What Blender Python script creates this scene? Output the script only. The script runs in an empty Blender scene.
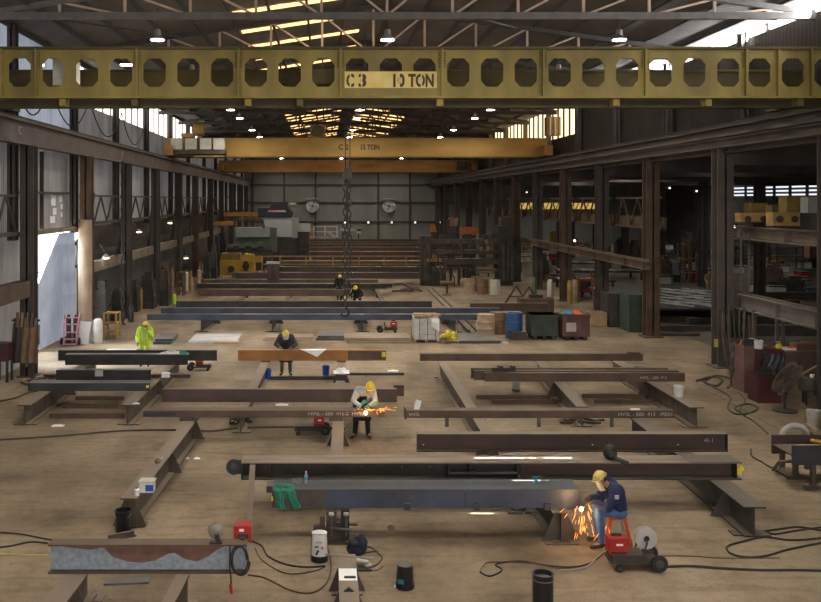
import bpy, math, random
from mathutils import Vector, Matrix
random.seed(7)
SC = bpy.context.scene
COL = SC.collection
PI = math.pi
F, U0, V0, H = 900.0, 325.0, 200.0, 6.5

# ------------------------------------------------------------------ camera model (used only to read places off the photo)
def P(u, v, z=0.0):
    Y = F * (H - z) / (v - V0)
    return Vector(((u - U0) * Y / F, Y, z))
def X(u, Y): return (u - U0) * Y / F
def Z(v, Y): return H - (v - V0) * Y / F
ORD = ['first', 'second', 'third', 'fourth', 'fifth', 'sixth', 'seventh', 'eighth', 'ninth', 'tenth', 'eleventh', 'twelfth',
       'thirteenth', 'fourteenth', 'fifteenth', 'sixteenth', 'seventeenth', 'eighteenth', 'nineteenth', 'twentieth']

# ------------------------------------------------------------------ mesh builder
class M:
    def __init__(s): s.v = []; s.f = []; s.m = []; s.mi = 0
    def add(s, vs, fs):
        b = len(s.v); s.v += [tuple(v) for v in vs]
        for f in fs: s.f.append(tuple(i + b for i in f)); s.m.append(s.mi)
        return s
    def box(s, x0, x1, y0, y1, z0, z1):
        return s.add([(x0,y0,z0),(x1,y0,z0),(x1,y1,z0),(x0,y1,z0),(x0,y0,z1),(x1,y0,z1),(x1,y1,z1),(x0,y1,z1)],
                     [(3,2,1,0),(4,5,6,7),(0,1,5,4),(1,2,6,5),(2,3,7,6),(3,0,4,7)])
    def obox(s, c, sx, sy, sz, rz=0, rx=0, ry=0):
        R = Matrix.Rotation(rz,3,'Z') @ Matrix.Rotation(ry,3,'Y') @ Matrix.Rotation(rx,3,'X'); c = Vector(c)
        vs = [c + R @ Vector((a*sx/2, b*sy/2, d*sz/2)) for d in (-1,1) for a,b in ((-1,-1),(1,-1),(1,1),(-1,1))]
        return s.add(vs, [(3,2,1,0),(4,5,6,7),(0,1,5,4),(1,2,6,5),(2,3,7,6),(3,0,4,7)])
    def tube(s, pts, r, n=8, caps=True, rot=0.0):
        pts = [Vector(p) for p in pts]; k = len(pts)
        rs = list(r) if isinstance(r, (list, tuple)) else [r]*k
        t0 = (pts[1]-pts[0]).normalized()
        up = Vector((0,0,1)) if abs(t0.z) < .9 else Vector((1,0,0))
        a = t0.cross(up).normalized(); vs = []
        for i in range(k):
            t = (pts[min(i+1,k-1)] - pts[max(i-1,0)])
            if t.length < 1e-9: t = t0
            t.normalize()
            a = (a - t*a.dot(t)); a = a.normalized() if a.length > 1e-6 else t.orthogonal().normalized()
            b = t.cross(a)
            for j in range(n):
                w = 2*PI*j/n + rot
                vs.append(pts[i] + (a*math.cos(w) + b*math.sin(w))*rs[i])
        fs = [(i*n+j, i*n+(j+1)%n, (i+1)*n+(j+1)%n, (i+1)*n+j) for i in range(k-1) for j in range(n)]
        if caps: fs += [tuple(range(n))[::-1], tuple((k-1)*n+j for j in range(n))]
        return s.add(vs, fs)
    def bar(s, p0, p1, w): return s.tube([p0, p1], w*0.7071, 4, True, PI/4)
    def lathe(s, c, prof, n=20, axis='Z'):
        c = Vector(c); vs = []
        for r, h in prof:
            for j in range(n):
                w = 2*PI*j/n; x, y = r*math.cos(w), r*math.sin(w)
                vs.append(c + Vector((x,y,h) if axis=='Z' else ((h,x,y) if axis=='X' else (x,h,y))))
        k = len(prof)
        fs = [(i*n+j, i*n+(j+1)%n, (i+1)*n+(j+1)%n, (i+1)*n+j) for i in range(k-1) for j in range(n)]
        fs += [tuple(range(n))[::-1], tuple((k-1)*n+j for j in range(n))]
        return s.add(vs, fs)
    def ell(s, c, rx, ry, rz, n=12, m=8, R=None):
        c = Vector(c); vs = []; 
        for i in range(m+1):
            t = PI*i/m
            for j in range(n):
                w = 2*PI*j/n
                q = Vector((rx*math.sin(t)*math.cos(w), ry*math.sin(t)*math.sin(w), -rz*math.cos(t)))
                vs.append(c + (R @ q if R else q))
        return s.add(vs, [(i*n+j, i*n+(j+1)%n, (i+1)*n+(j+1)%n, (i+1)*n+j) for i in range(m) for j in range(n)])
    def caps(s, p0, p1, r0, r1, n=10):
        p0, p1 = Vector(p0), Vector(p1); d = p1 - p0
        d = d.normalized() if d.length > 1e-6 else Vector((0,0,1))
        pts, rs = [], []
        for i in range(5):
            w = PI/2*i/4; pts.append(p0 - d*r0*math.cos(w)); rs.append(max(.001, r0*math.sin(w)))
        for i in range(5):
            w = PI/2*i/4; pts.append(p1 + d*r1*math.sin(w)); rs.append(max(.001, r1*math.cos(w)))
        return s.tube(pts, rs, n)
    def prism(s, poly, a0, a1, axis='Y'):
        # poly: 2D points; axis 'Y': (x,z) swept in y; 'X': (y,z) swept in x; 'Z': (x,y) swept in z
        def pt(p, a): return (p[0],a,p[1]) if axis=='Y' else ((a,p[0],p[1]) if axis=='X' else (p[0],p[1],a))
        n = len(poly); vs = [pt(p,a0) for p in poly] + [pt(p,a1) for p in poly]
        fs = [tuple(range(n)), tuple(range(n,2*n))[::-1]] + [(i, i+n, (i+1)%n+n, (i+1)%n) for i in range(n)]
        return s.add(vs, fs)
    def grid(s, fn, nu, nv):
        vs = [fn(i/nu, j/nv) for j in range(nv+1) for i in range(nu+1)]
        return s.add(vs, [(j*(nu+1)+i, j*(nu+1)+i+1, (j+1)*(nu+1)+i+1, (j+1)*(nu+1)+i) for j in range(nv) for i in range(nu)])
    def text(s, body, origin, size, ux, uz, depth=.004, squash=1.0, width=None, bold=0.0):
        cu = bpy.data.curves.new('txt','FONT'); cu.body = body; cu.size = size; cu.extrude = depth; cu.resolution_u = 3; cu.offset = bold
        o = bpy.data.objects.new('txt', cu); COL.objects.link(o)
        me = bpy.data.meshes.new_from_object(o.evaluated_get(bpy.context.evaluated_depsgraph_get()))
        if width: squash = width/max(1e-6, max(v.co.x for v in me.vertices)-min(v.co.x for v in me.vertices))
        ux, uz, og = Vector(ux), Vector(uz), Vector(origin); uy = ux.cross(uz)
        s.add([og + ux*v.co.x*squash + uz*v.co.y - uy*(-v.co.z) for v in me.vertices], [tuple(p.vertices) for p in me.polygons])
        bpy.data.objects.remove(o); bpy.data.curves.remove(cu); bpy.data.meshes.remove(me)
        return s
    def build(s, name, mat, parent=None, smooth=False, origin=None):
        if parent is not None:
            og = Vector((0,0,0)); q = parent
            while q is not None: og += q.location; q = q.parent
        elif origin is not None: og = Vector(origin)
        else:
            xs = [v[0] for v in s.v]; ys = [v[1] for v in s.v]
            og = Vector(((min(xs)+max(xs))/2, (min(ys)+max(ys))/2, min(v[2] for v in s.v)))
        me = bpy.data.meshes.new(name)
        me.from_pydata([(v[0]-og.x, v[1]-og.y, v[2]-og.z) for v in s.v], [], s.f)
        for m in (mat if isinstance(mat, (list, tuple)) else [mat]): me.materials.append(m)
        if any(s.m): me.polygons.foreach_set('material_index', s.m)
        if smooth:
            me.polygons.foreach_set('use_smooth', [True]*len(me.polygons))
            me.set_sharp_from_angle(angle=0.7)
        me.update()
        o = bpy.data.objects.new(name, me); COL.objects.link(o)
        if parent is None: o.location = og
        else: o.parent = parent
        return o
def tag(o, label, cat, group=None, kind=None):
    o['label'] = label; o['category'] = cat
    if group: o['group'] = group
    if kind: o['kind'] = kind
    return o
def thing(name, label, cat, loc, group=None, kind=None):
    o = bpy.data.objects.new(name, None); COL.objects.link(o); o.location = loc; o.empty_display_size = .1
    return tag(o, label, cat, group, kind or 'thing')
def solo(name, mb, mat, label, cat, group=None, kind='thing', smooth=False):
    return tag(mb.build(name, mat, None, smooth), label, cat, group, kind)
def struct(name, mb, mat, label, cat, smooth=False, parent=None):
    o = mb.build(name, mat, parent, smooth)
    if parent is None: tag(o, label, cat, None, 'structure')
    return o
def dup(root, loc, label=None, rotz=None):
    r = root.copy(); COL.objects.link(r); r.location = loc
    if rotz is not None: r.rotation_euler = (0,0,rotz)
    if label: r['label'] = label
    for ch in list(root.children):
        c = ch.copy(); COL.objects.link(c); c.parent = r
        for g in list(ch.children):
            d = g.copy(); COL.objects.link(d); d.parent = c
    return r

# ------------------------------------------------------------------ materials
def mat(name, c, c2=None, rough=.6, metal=0.0, scale=3.0, dust=None, dustamt=.8, bump=.0, wave=None, stretch=None, emit=None, estr=0, alpha=None, lo=.35, hi=.65, fine=0.0, spec=None):
    m = bpy.data.materials.new(name); m.use_nodes = True; nt = m.node_tree; N = nt.nodes; L = nt.links
    b = N['Principled BSDF']; b.inputs['Roughness'].default_value = rough; b.inputs['Metallic'].default_value = metal
    if spec is not None: b.inputs['Specular IOR Level'].default_value = spec
    c2 = c2 or tuple(x*.72 for x in c)
    tc = N.new('ShaderNodeTexCoord'); vec = tc.outputs['Object']
    if stretch:
        mp = N.new('ShaderNodeMapping'); mp.inputs['Scale'].default_value = stretch; L.new(vec, mp.inputs[0]); vec = mp.outputs[0]
    ns = N.new('ShaderNodeTexNoise'); ns.inputs['Scale'].default_value = scale; ns.inputs['Detail'].default_value = 6; L.new(vec, ns.inputs['Vector'])
    rp = N.new('ShaderNodeValToRGB'); rp.color_ramp.elements[0].position = lo; rp.color_ramp.elements[1].position = hi
    rp.color_ramp.elements[0].color = (*c2,1); rp.color_ramp.elements[1].color = (*c,1); L.new(ns.outputs['Fac'], rp.inputs[0])
    col = rp.outputs[0]
    def mix(fac, a, bcol, mode='MIX'):
        x = N.new('ShaderNodeMix'); x.data_type = 'RGBA'; x.blend_type = mode
        if isinstance(fac, (int,float)): x.inputs[0].default_value = fac
        else: L.new(fac, x.inputs[0])
        L.new(a, x.inputs[6])
        if isinstance(bcol, tuple): x.inputs[7].default_value = (*bcol,1)
        else: L.new(bcol, x.inputs[7])
        return x.outputs[2]
    hgt = ns.outputs['Fac']
    if wave:   # corrugation along an object axis
        w = N.new('ShaderNodeTexWave'); w.bands_direction = wave[0]; w.inputs['Scale'].default_value = wave[1]; w.inputs['Distortion'].default_value = 0
        L.new(tc.outputs['Object'], w.inputs['Vector'])
        r2 = N.new('ShaderNodeValToRGB'); r2.color_ramp.elements[0].color = (wave[2],)*3+(1,); r2.color_ramp.elements[1].color = (1,1,1,1)
        L.new(w.outputs['Fac'], r2.inputs[0]); col = mix(1.0, col, r2.outputs[0], 'MULTIPLY'); hgt = w.outputs['Fac']
    if fine:
        n2 = N.new('ShaderNodeTexNoise'); n2.inputs['Scale'].default_value = 40; n2.inputs['Detail'].default_value = 4; L.new(tc.outputs['Object'], n2.inputs['Vector'])
        r3 = N.new('ShaderNodeValToRGB'); r3.color_ramp.elements[0].position = .3; r3.color_ramp.elements[1].position = .7
        r3.color_ramp.elements[0].color = (1-fine,)*3+(1,); r3.color_ramp.elements[1].color = (1,1,1,1); L.new(n2.outputs['Fac'], r3.inputs[0])
        col = mix(1.0, col, r3.outputs[0], 'MULTIPLY')
    if dust:
        g = N.new('ShaderNodeNewGeometry'); sx = N.new('ShaderNodeSeparateXYZ'); L.new(g.outputs['Normal'], sx.inputs[0])
        mr = N.new('ShaderNodeMapRange'); mr.inputs[1].default_value = .5; mr.inputs[2].default_value = .95; mr.inputs[4].default_value = dustamt
        L.new(sx.outputs['Z'], mr.inputs[0]); col = mix(mr.outputs[0], col, dust)
    L.new(col, b.inputs['Base Color'])
    if bump:
        bp = N.new('ShaderNodeBump'); bp.inputs['Strength'].default_value = bump; bp.inputs['Distance'].default_value = .03
        L.new(hgt, bp.inputs['Height']); L.new(bp.outputs[0], b.inputs['Normal'])
    if emit:
        b.inputs['Emission Strength'].default_value = estr
        if wave: 
            e = mix(1.0, col, emit, 'MULTIPLY'); L.new(e, b.inputs['Emission Color'])
        else: b.inputs['Emission Color'].default_value = (*emit,1)
    if alpha is not None: b.inputs['Alpha'].default_value = alpha
    return m
DUST = (.26,.205,.15)
MT = dict(
 steel=mat('dark_mill_steel',(.085,.068,.056),(.052,.043,.038),.55,.2,2.5,dust=(.15,.118,.09),dustamt=.75),
 brown=mat('brown_steel',(.125,.080,.055),(.078,.052,.039),.6,.15,2.0,dust=(.135,.09,.062),dustamt=.7),
 maroonsteel=mat('maroon_brown_steel',(.092,.058,.050),(.066,.043,.041),.5,.2,1.2,dust=(.17,.13,.1),dustamt=.8),
 blue=mat('blue_grey_steel',(.078,.094,.140),(.050,.060,.090),.45,.3,1.5,dust=(.12,.12,.125),dustamt=.7,fine=.2),
 blueb=mat('blue_black_steel',(.056,.059,.070),(.036,.037,.044),.5,.25,1.5,dust=(.13,.12,.11),dustamt=.7),
 black=mat('black_steel',(.042,.038,.036),(.024,.022,.021),.5,.2,2.5,dust=(.12,.10,.085),dustamt=.7),
 orange=mat('orange_rust_steel',(.36,.165,.045),(.23,.10,.03),.6,.1,1.3,dust=(.28,.16,.08),dustamt=.5),
 trestle=mat('worn_trestle_steel',(.155,.118,.088),(.09,.069,.053),.65,.1,3,dust=(.25,.195,.145),dustamt=.85,fine=.3),
 trestled=mat('dark_trestle_steel',(.085,.073,.063),(.055,.048,.042),.6,.15,3,dust=(.15,.125,.10),dustamt=.8,fine=.3),
 flange=mat('worn_flange_top',(.30,.24,.18),(.17,.13,.10),.6,.1,1.6,stretch=(.4,2,2)),
 rustgrey=mat('rust_and_zinc_web',(.30,.345,.40),(.20,.235,.28),.55,.05,14),
 redrust=mat('red_rust_patch',(.19,.10,.075),(.13,.068,.052),.8,0,5),
 col=mat('dark_column_paint',(.085,.066,.056),(.052,.042,.037),.7,.05,1.2,dust=(.12,.1,.08),fine=.3),
 colb=mat('brown_column_paint',(.13,.082,.052),(.075,.048,.034),.7,.05,1.2,fine=.3),
 colr=mat('grey_brown_column',(.135,.108,.094),(.09,.072,.063),.7,.05,1.0,fine=.3),
 runway=mat('grey_runway_paint',(.185,.15,.135),(.125,.10,.09),.6,.05,1.0,dust=(.12,.10,.09),fine=.25),
 runwayd=mat('dark_runway_paint',(.10,.074,.060),(.06,.046,.039),.6,.05,1.0,dust=(.12,.10,.09),fine=.25),
 greybeam=mat('pale_grey_beam',(.23,.205,.185),(.15,.13,.118),.5,.1,1.0,dust=(.36,.33,.30),fine=.25),
 tanbeam=mat('tan_beam',(.20,.16,.12),(.12,.095,.075),.6,.0,1.0,dust=(.26,.22,.18)),
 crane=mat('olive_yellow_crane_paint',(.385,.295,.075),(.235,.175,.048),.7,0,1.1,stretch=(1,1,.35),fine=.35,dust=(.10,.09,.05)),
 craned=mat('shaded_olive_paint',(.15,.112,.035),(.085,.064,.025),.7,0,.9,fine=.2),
 crane2=mat('yellow_crane_paint',(.49,.30,.085),(.36,.205,.055),.85,0,.35,stretch=(1,1,2.5),dust=(.2,.16,.09)),
 crane3=mat('orange_brown_crane_paint',(.46,.25,.075),(.32,.165,.05),.6,0,.4,stretch=(1,1,2.5)),
 stencil=mat('stencil_paint',(.075,.055,.036),None,.8),
 signyel=mat('sign_plate_yellow',(.80,.64,.24),(.70,.50,.13),.6,0,2),
 chalk=mat('chalk',(.55,.53,.5),(.35,.33,.31),.9,0,30),
 white=mat('white_plastic',(.74,.74,.72),(.62,.62,.6),.5),
 paper=mat('white_paper',(.85,.85,.84),(.8,.8,.79),.8),
 cream=mat('cream_metal',(.60,.58,.50),(.5,.48,.40),.6),
 creamcol=mat('cream_casing',(.33,.25,.18),(.24,.175,.125),.7,0,1.5),
 palegrey=mat('pale_grey_sheet',(.5,.48,.47),(.38,.36,.36),.6,0,1.5),
 bluebox=mat('blue_plastic',(.012,.10,.46),(.01,.075,.36),.4),
 drumblue=mat('blue_drum_paint',(.03,.09,.24),(.02,.06,.17),.5),
 red=mat('red_paint',(.42,.018,.018),(.32,.012,.014),.45),
 redorange=mat('red_orange_fibreglass',(.72,.10,.03),(.6,.08,.02),.5),
 maroon=mat('maroon_paint',(.090,.024,.027),(.06,.018,.02),.5,0,1.5),
 redbrown=mat('red_brown_bin',(.15,.075,.06),(.09,.05,.042),.7,0,2.5),
 browncab=mat('brown_cabinet',(.13,.085,.06),(.08,.052,.04),.7,0,2),
 rose=mat('dusty_rose_cabinet',(.19,.105,.095),(.12,.068,.062),.6,0,2),
 green=mat('dark_green_bin',(.045,.065,.052),(.03,.042,.034),.6,0,2),
 greymach=mat('grey_green_machine',(.10,.115,.10),(.06,.07,.06),.6,0,1),
 machroof=mat('pale_machine_roof',(.30,.32,.29),(.22,.24,.22),.6,0,1),
 machwhite=mat('pale_machine_body',(.42,.45,.46),(.36,.39,.40),.5,0,1),
 machdark=mat('dark_navy_machine',(.02,.022,.032),(.014,.015,.022),.5),
 machyel=mat('yellow_machine_paint',(.55,.34,.02),(.36,.22,.02),.5,0,.8),
 dark=mat('dark_machinery',(.050,.045,.040),(.026,.024,.022),.6,.1,2,dust=(.07,.06,.05)),
 darkb=mat('brown_machinery',(.10,.076,.057),(.055,.042,.033),.65,.1,2,dust=(.12,.095,.07)),
 rubber=mat('black_rubber',(.018,.018,.019),(.012,.012,.012),.6),
 bucket=mat('black_bucket_plastic',(.012,.013,.017),(.009,.009,.012),.4),
 bucketrim=mat('grey_bucket_base',(.16,.13,.12),(.11,.09,.085),.7,0,9),
 cable=mat('dark_cable',(.035,.028,.024),None,.7),
 hose=mat('brown_hose',(.075,.052,.038),None,.7),
 greycable=mat('grey_cable',(.3,.28,.26),None,.6),
 redcable=mat('red_brown_cable',(.13,.045,.032),None,.7),
 olivehose=mat('olive_hose',(.085,.085,.05),None,.7),
 yellow=mat('bright_yellow',(.75,.66,.03),(.62,.54,.03),.5),
 tapeyel=mat('pale_yellow_tape',(.68,.54,.14),None,.7),
 hat=mat('yellow_hard_hat',(.74,.55,.035),(.66,.48,.03),.35),
 hatworn=mat('worn_yellow_hard_hat',(.62,.50,.12),(.42,.33,.09),.5,0,14),
 tan=mat('tan_drum',(.42,.31,.22),(.3,.215,.15),.7,0,3),
 tandark=mat('brown_drum',(.24,.14,.085),(.16,.095,.06),.7,0,3),
 card=mat('cardboard',(.44,.31,.17),(.35,.24,.13),.8,0,3),
 wood=mat('raw_lumber',(.38,.30,.21),(.27,.21,.15),.8,0,2,stretch=(.5,4,4)),
 bale=mat('white_wrapped_stack',(.56,.55,.53),(.43,.42,.41),.7,0,3),
 greenjk=mat('green_cloth',(.035,.21,.14),(.022,.14,.095),.9,0,6),
 navy=mat('navy_cloth',(.020,.030,.095),(.014,.020,.062),.9,0,6),
 denim=mat('blue_denim',(.075,.16,.34),(.05,.11,.25),.9,0,8),
 greycloth=mat('light_grey_cloth',(.40,.44,.46),(.30,.33,.35),.9,0,6),
 blackcloth=mat('black_cloth',(.018,.018,.02),(.011,.011,.012),.9,0,6),
 charcoal=mat('charcoal_cloth',(.05,.052,.055),(.03,.031,.033),.9,0,6),
 olivecloth=mat('grey_green_cloth',(.13,.15,.12),(.09,.10,.08),.9,0,8),
 hivis=mat('high_visibility_cloth',(.50,.72,.04),(.42,.60,.035),.8,0,6),
 silver=mat('pale_reflective_tape',(.62,.64,.45),None,.5),
 tancloth=mat('tan_cloth',(.26,.20,.13),(.19,.145,.095),.9,0,6),
 greenglove=mat('green_glove',(.06,.22,.17),(.045,.16,.125),.9),
 leather=mat('tan_leather',(.20,.14,.08),(.14,.095,.055),.8,0,8),
 darkglove=mat('dark_brown_glove',(.07,.055,.04),(.045,.036,.027),.9),
 boot=mat('brown_boot',(.04,.032,.027),(.028,.022,.018),.7),
 skin=mat('skin',(.30,.165,.105),(.26,.14,.088),.6),
 hair=mat('dark_hair',(.012,.010,.009),None,.7),
 eye=mat('dark_eye',(.01,.008,.007),None,.3),
 lip=mat('lip',(.22,.085,.07),None,.6),
 shield=mat('grey_face_shield',(.36,.38,.38),(.30,.32,.32),.25,alpha=.75),
 shieldw=mat('white_face_cloth',(.72,.72,.66),(.6,.6,.55),.7),
 glass=mat('smoky_lens',(.30,.27,.24),(.22,.2,.18),.08,0,4,alpha=.8),
 alu=mat('aluminium',(.45,.44,.43),(.36,.35,.34),.35,.6),
 chain=mat('dark_chain',(.05,.045,.04),None,.5,.5),
 pink=mat('pink_painted_tube',(.62,.24,.32),None,.5),
 cyl=mat('white_gas_cylinder',(.55,.53,.48),(.45,.43,.39),.5),
 cylg=mat('green_gas_cylinder',(.10,.16,.10),None,.5),
 fanm=mat('dull_fan_mesh',(.19,.155,.12),(.13,.105,.08),.6,.2,6),
 fanw=mat('white_fan_blades',(.66,.66,.63),None,.5),
 yelold=mat('faded_yellow_paint',(.40,.255,.075),(.25,.155,.05),.65,0,2),
 yelolive=mat('olive_yellow_cover',(.185,.125,.028),(.12,.08,.022),.7,0,2),
 plate=mat('flat_steel_plate',(.15,.145,.14),(.09,.085,.08),.5,.3,1.5,dust=(.165,.155,.145),dustamt=.55,fine=.25),
 bluetop=mat('blue_grey_flange_top',(.095,.102,.112),(.05,.053,.058),.5,.2,1.0,stretch=(.4,3,1),fine=.3),
 shiny=mat('bright_bar_stock',(.62,.64,.65),(.40,.41,.42),.35,.05,2),
 teal=mat('teal_plastic',(.02,.24,.36),None,.4),
 bottle=mat('clear_bottle',(.42,.52,.55),None,.15,alpha=.7),
 spark=mat('hot_spark',(.9,.35,.05),None,.5,emit=(1,.30,.05),estr=4),
 arc=mat('hot_arc',(1,.8,.5),None,.5,emit=(1,.66,.30),estr=9),
 lamp=mat('lamp_glow',(1,1,1),None,.5,emit=(1,.95,.86),estr=45),
 lampf=mat('tube_lamp_glow',(1,1,1),None,.5,emit=(1,.97,.9),estr=16),
 bulbdim=mat('dim_bulb_glow',(1,1,1),None,.5,emit=(1,.92,.8),estr=2),
 bulb=mat('small_bulb_glow',(1,1,1),None,.5,emit=(1,.86,.62),estr=14),
 skyl=mat('amber_skylight',(.8,.6,.3),None,.6,emit=(1,.58,.22),estr=2.6),
 daywhite=mat('daylight_window',(.9,.9,.9),None,.6,emit=(1,.95,.86),estr=3.0),
 dayamber=mat('amber_window',(.9,.8,.6),None,.6,emit=(1,.74,.42),estr=2.2),
 louvre=mat('bright_louvre_gap',(.8,.8,.8),None,.6,emit=(.86,.9,1),estr=1.2),
 wallL=mat('left_fibreglass_sheet',(.36,.345,.335),(.20,.185,.175),.7,0,.7,wave=('Y',1.6,.72),bump=.4,stretch=(1,1,.25),emit=(.97,.97,1.0),estr=.32,fine=.2),  # glow stands in for daylight seeping through the sheets
 wallLb=mat('glowing_fibreglass_sheet',(.45,.46,.48),(.30,.31,.33),.7,0,.7,wave=('Y',1.6,.72),bump=.4,stretch=(1,1,.25),emit=(.88,.96,1.12),estr=.75),  # stronger bluish glow for the near bay, daylight put into the material
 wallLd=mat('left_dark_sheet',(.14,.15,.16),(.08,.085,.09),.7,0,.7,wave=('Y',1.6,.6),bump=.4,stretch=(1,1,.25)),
 wallB=mat('back_sheet',(.27,.275,.26),(.21,.215,.20),.7,0,.3,wave=('X',1.2,.8),stretch=(1,1,.3)),
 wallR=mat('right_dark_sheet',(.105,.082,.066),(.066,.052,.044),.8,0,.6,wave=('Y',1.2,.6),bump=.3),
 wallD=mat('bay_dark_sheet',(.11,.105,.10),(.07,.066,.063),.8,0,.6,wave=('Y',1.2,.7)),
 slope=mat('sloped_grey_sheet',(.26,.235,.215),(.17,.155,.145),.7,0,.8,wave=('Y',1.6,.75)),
 roof=mat('roof_sheet',(.25,.225,.205),(.15,.135,.125),.8,0,.4,wave=('Y',.9,.7),fine=.2),
 roofsteel=mat('roof_steel',(.075,.062,.055),(.05,.042,.037),.7),
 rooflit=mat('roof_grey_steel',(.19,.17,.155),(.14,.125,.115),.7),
 outwall=mat('outside_siding',(.62,.68,.78),(.55,.60,.70),.7,0,1,wave=('Z',1.1,.8),emit=(.86,.94,1.1),estr=1.35),  # siding glows by itself to look sunlit
 outpanel=mat('leaning_outside_sheet',(.42,.46,.54),(.34,.38,.45),.6,0,1.2,wave=('Y',1.3,.8),emit=(.9,.97,1.1),estr=.38),  # faint glow put in for outdoor light on the sheet
 outframe=mat('outside_frame',(.24,.30,.38),None,.6,emit=(.7,.8,1),estr=.12),  # slight glow in place of outdoor light on the frame
 outground=mat('outside_ground',(.5,.48,.47),None,.9),
)
# concrete floor
def floor_mat():
    m = bpy.data.materials.new('stained_concrete'); m.use_nodes = True; nt = m.node_tree; N = nt.nodes; L = nt.links
    b = N['Principled BSDF']; b.inputs['Roughness'].default_value = .72; b.inputs['Specular IOR Level'].default_value = .25
    g = N.new('ShaderNodeNewGeometry'); pos = g.outputs['Position']
    def noise(s, d=6, st=None):
        v = pos
        if st:
            mp = N.new('ShaderNodeMapping'); mp.inputs['Scale'].default_value = st; L.new(pos, mp.inputs[0]); v = mp.outputs[0]
        n = N.new('ShaderNodeTexNoise'); n.inputs['Scale'].default_value = s; n.inputs['Detail'].default_value = d; L.new(v, n.inputs['Vector']); return n.outputs['Fac']
    def ramp(f, p0, c0, p1, c1):
        r = N.new('ShaderNodeValToRGB'); e = r.color_ramp.elements; e[0].position = p0; e[0].color = (*c0,1); e[1].position = p1; e[1].color = (*c1,1); L.new(f, r.inputs[0]); return r.outputs[0]
    def mul(a, c, fac=1.0):
        x = N.new('ShaderNodeMix'); x.data_type = 'RGBA'; x.blend_type = 'MULTIPLY'; x.inputs[0].default_value = fac; L.new(a, x.inputs[6]); L.new(c, x.inputs[7]); return x.outputs[2]
    c = ramp(noise(.22, 8), .36, (.205,.157,.103), .64, (.355,.277,.188))
    c = mul(c, ramp(noise(.9, 8, (1,.45,1)), .38, (.72,.70,.68), .55, (1,1,1)), .75)
    c = mul(c, ramp(noise(5, 6), .34, (.78,.76,.74), .52, (1,1,1)), .7)
    c = mul(c, ramp(noise(24, 4), .36, (.72,.7,.68), .5, (1,1,1)), .55)
    c = mul(c, ramp(noise(2.6, 7, (.25,1.6,1)), .36, (.70,.68,.66), .5, (1,1,1)), .6)      # drag marks across the hall
    c = mul(c, ramp(noise(9, 3), .26, (.38,.36,.34), .33, (1,1,1)), .8)                     # small dark spots
    c = mul(c, ramp(noise(.45, 4), .30, (.60,.57,.54), .46, (1,1,1)), .8)                   # oil stains
    sx = N.new('ShaderNodeSeparateXYZ'); L.new(pos, sx.inputs[0])
    md = N.new('ShaderNodeMath'); md.operation = 'PINGPONG'; md.inputs[1].default_value = 2.05; L.new(sx.outputs['Y'], md.inputs[0])
    c = mul(c, ramp(md.outputs[0], .0, (.62,.6,.58), .018, (1,1,1)), .6)                    # slab joints
    L.new(c, b.inputs['Base Color'])
    bp = N.new('ShaderNodeBump'); bp.inputs['Strength'].default_value = .12; L.new(noise(18), bp.inputs['Height']); L.new(bp.outputs[0], b.inputs['Normal'])
    return m
MT['floor'] = floor_mat()
# ================================================================== SETTING
XL, XR, XM = -11.9, 16.6, 2.1
RZ0, RP = 13.0, .15
def roofz(x): return RZ0 + RP*((x-XL) if x < XM else (XR+.5-x)*1.0)
YE = 132.0
struct('floor', M().box(-16,17.2,-8,YE,-.3,0), MT['floor'], 'stained tan concrete floor of the fabrication hall', 'floor')
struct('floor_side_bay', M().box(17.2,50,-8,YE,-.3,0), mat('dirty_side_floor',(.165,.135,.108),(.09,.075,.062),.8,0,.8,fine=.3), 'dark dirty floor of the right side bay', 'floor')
struct('ground_outside', M().box(-70,-16,-8,YE,-.4,-.03), MT['outground'], 'pale ground outside the open left doorway', 'ground')
# left wall
struct('wall_left', M().box(XL-.12,XL,-8,35.3,0,10.9), MT['wallL'], 'corrugated grey sheet wall left of the doorway', 'wall')
struct('wall_left', M().box(XL-.12,XL,35.3,YE,5.2,11.2), MT['wallL'], 'corrugated grey sheet wall above the left doorway and recess', 'wall')
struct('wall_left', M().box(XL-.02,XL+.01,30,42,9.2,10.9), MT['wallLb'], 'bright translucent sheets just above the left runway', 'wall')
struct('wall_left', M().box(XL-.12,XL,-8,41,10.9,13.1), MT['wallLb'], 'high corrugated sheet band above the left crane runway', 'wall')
struct('wall_left', M().box(XL-.12,XL,84,YE,10.9,13.1), MT['wallL'], 'far high sheet band under the left eave', 'wall')
w = thing('window_1', 'bright high window band above the left crane runway', 'window', (XL,62,10.9), None, 'structure')
M().box(XL-.1,XL-.05,41,84,11.2,13.1).build('window_pane', MT['daywhite'], w)
for k in range(24): M().box(XL-.05,XL+.02,41+k*1.8,41.12+k*1.8,11.2,13.1).build('window_bar', MT['roofsteel'], w)
# recess behind the left columns
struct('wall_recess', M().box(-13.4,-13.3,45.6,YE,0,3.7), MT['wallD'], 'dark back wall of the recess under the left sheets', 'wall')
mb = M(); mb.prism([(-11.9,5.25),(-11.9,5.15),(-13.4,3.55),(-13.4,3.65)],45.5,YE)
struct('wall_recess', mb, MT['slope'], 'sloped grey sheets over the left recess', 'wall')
struct('wall_recess', M().box(-13.4,-12.55,45.5,45.6,0,4.2), MT['wallD'], 'dark end wall of the left recess beside the doorway', 'wall')
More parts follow.
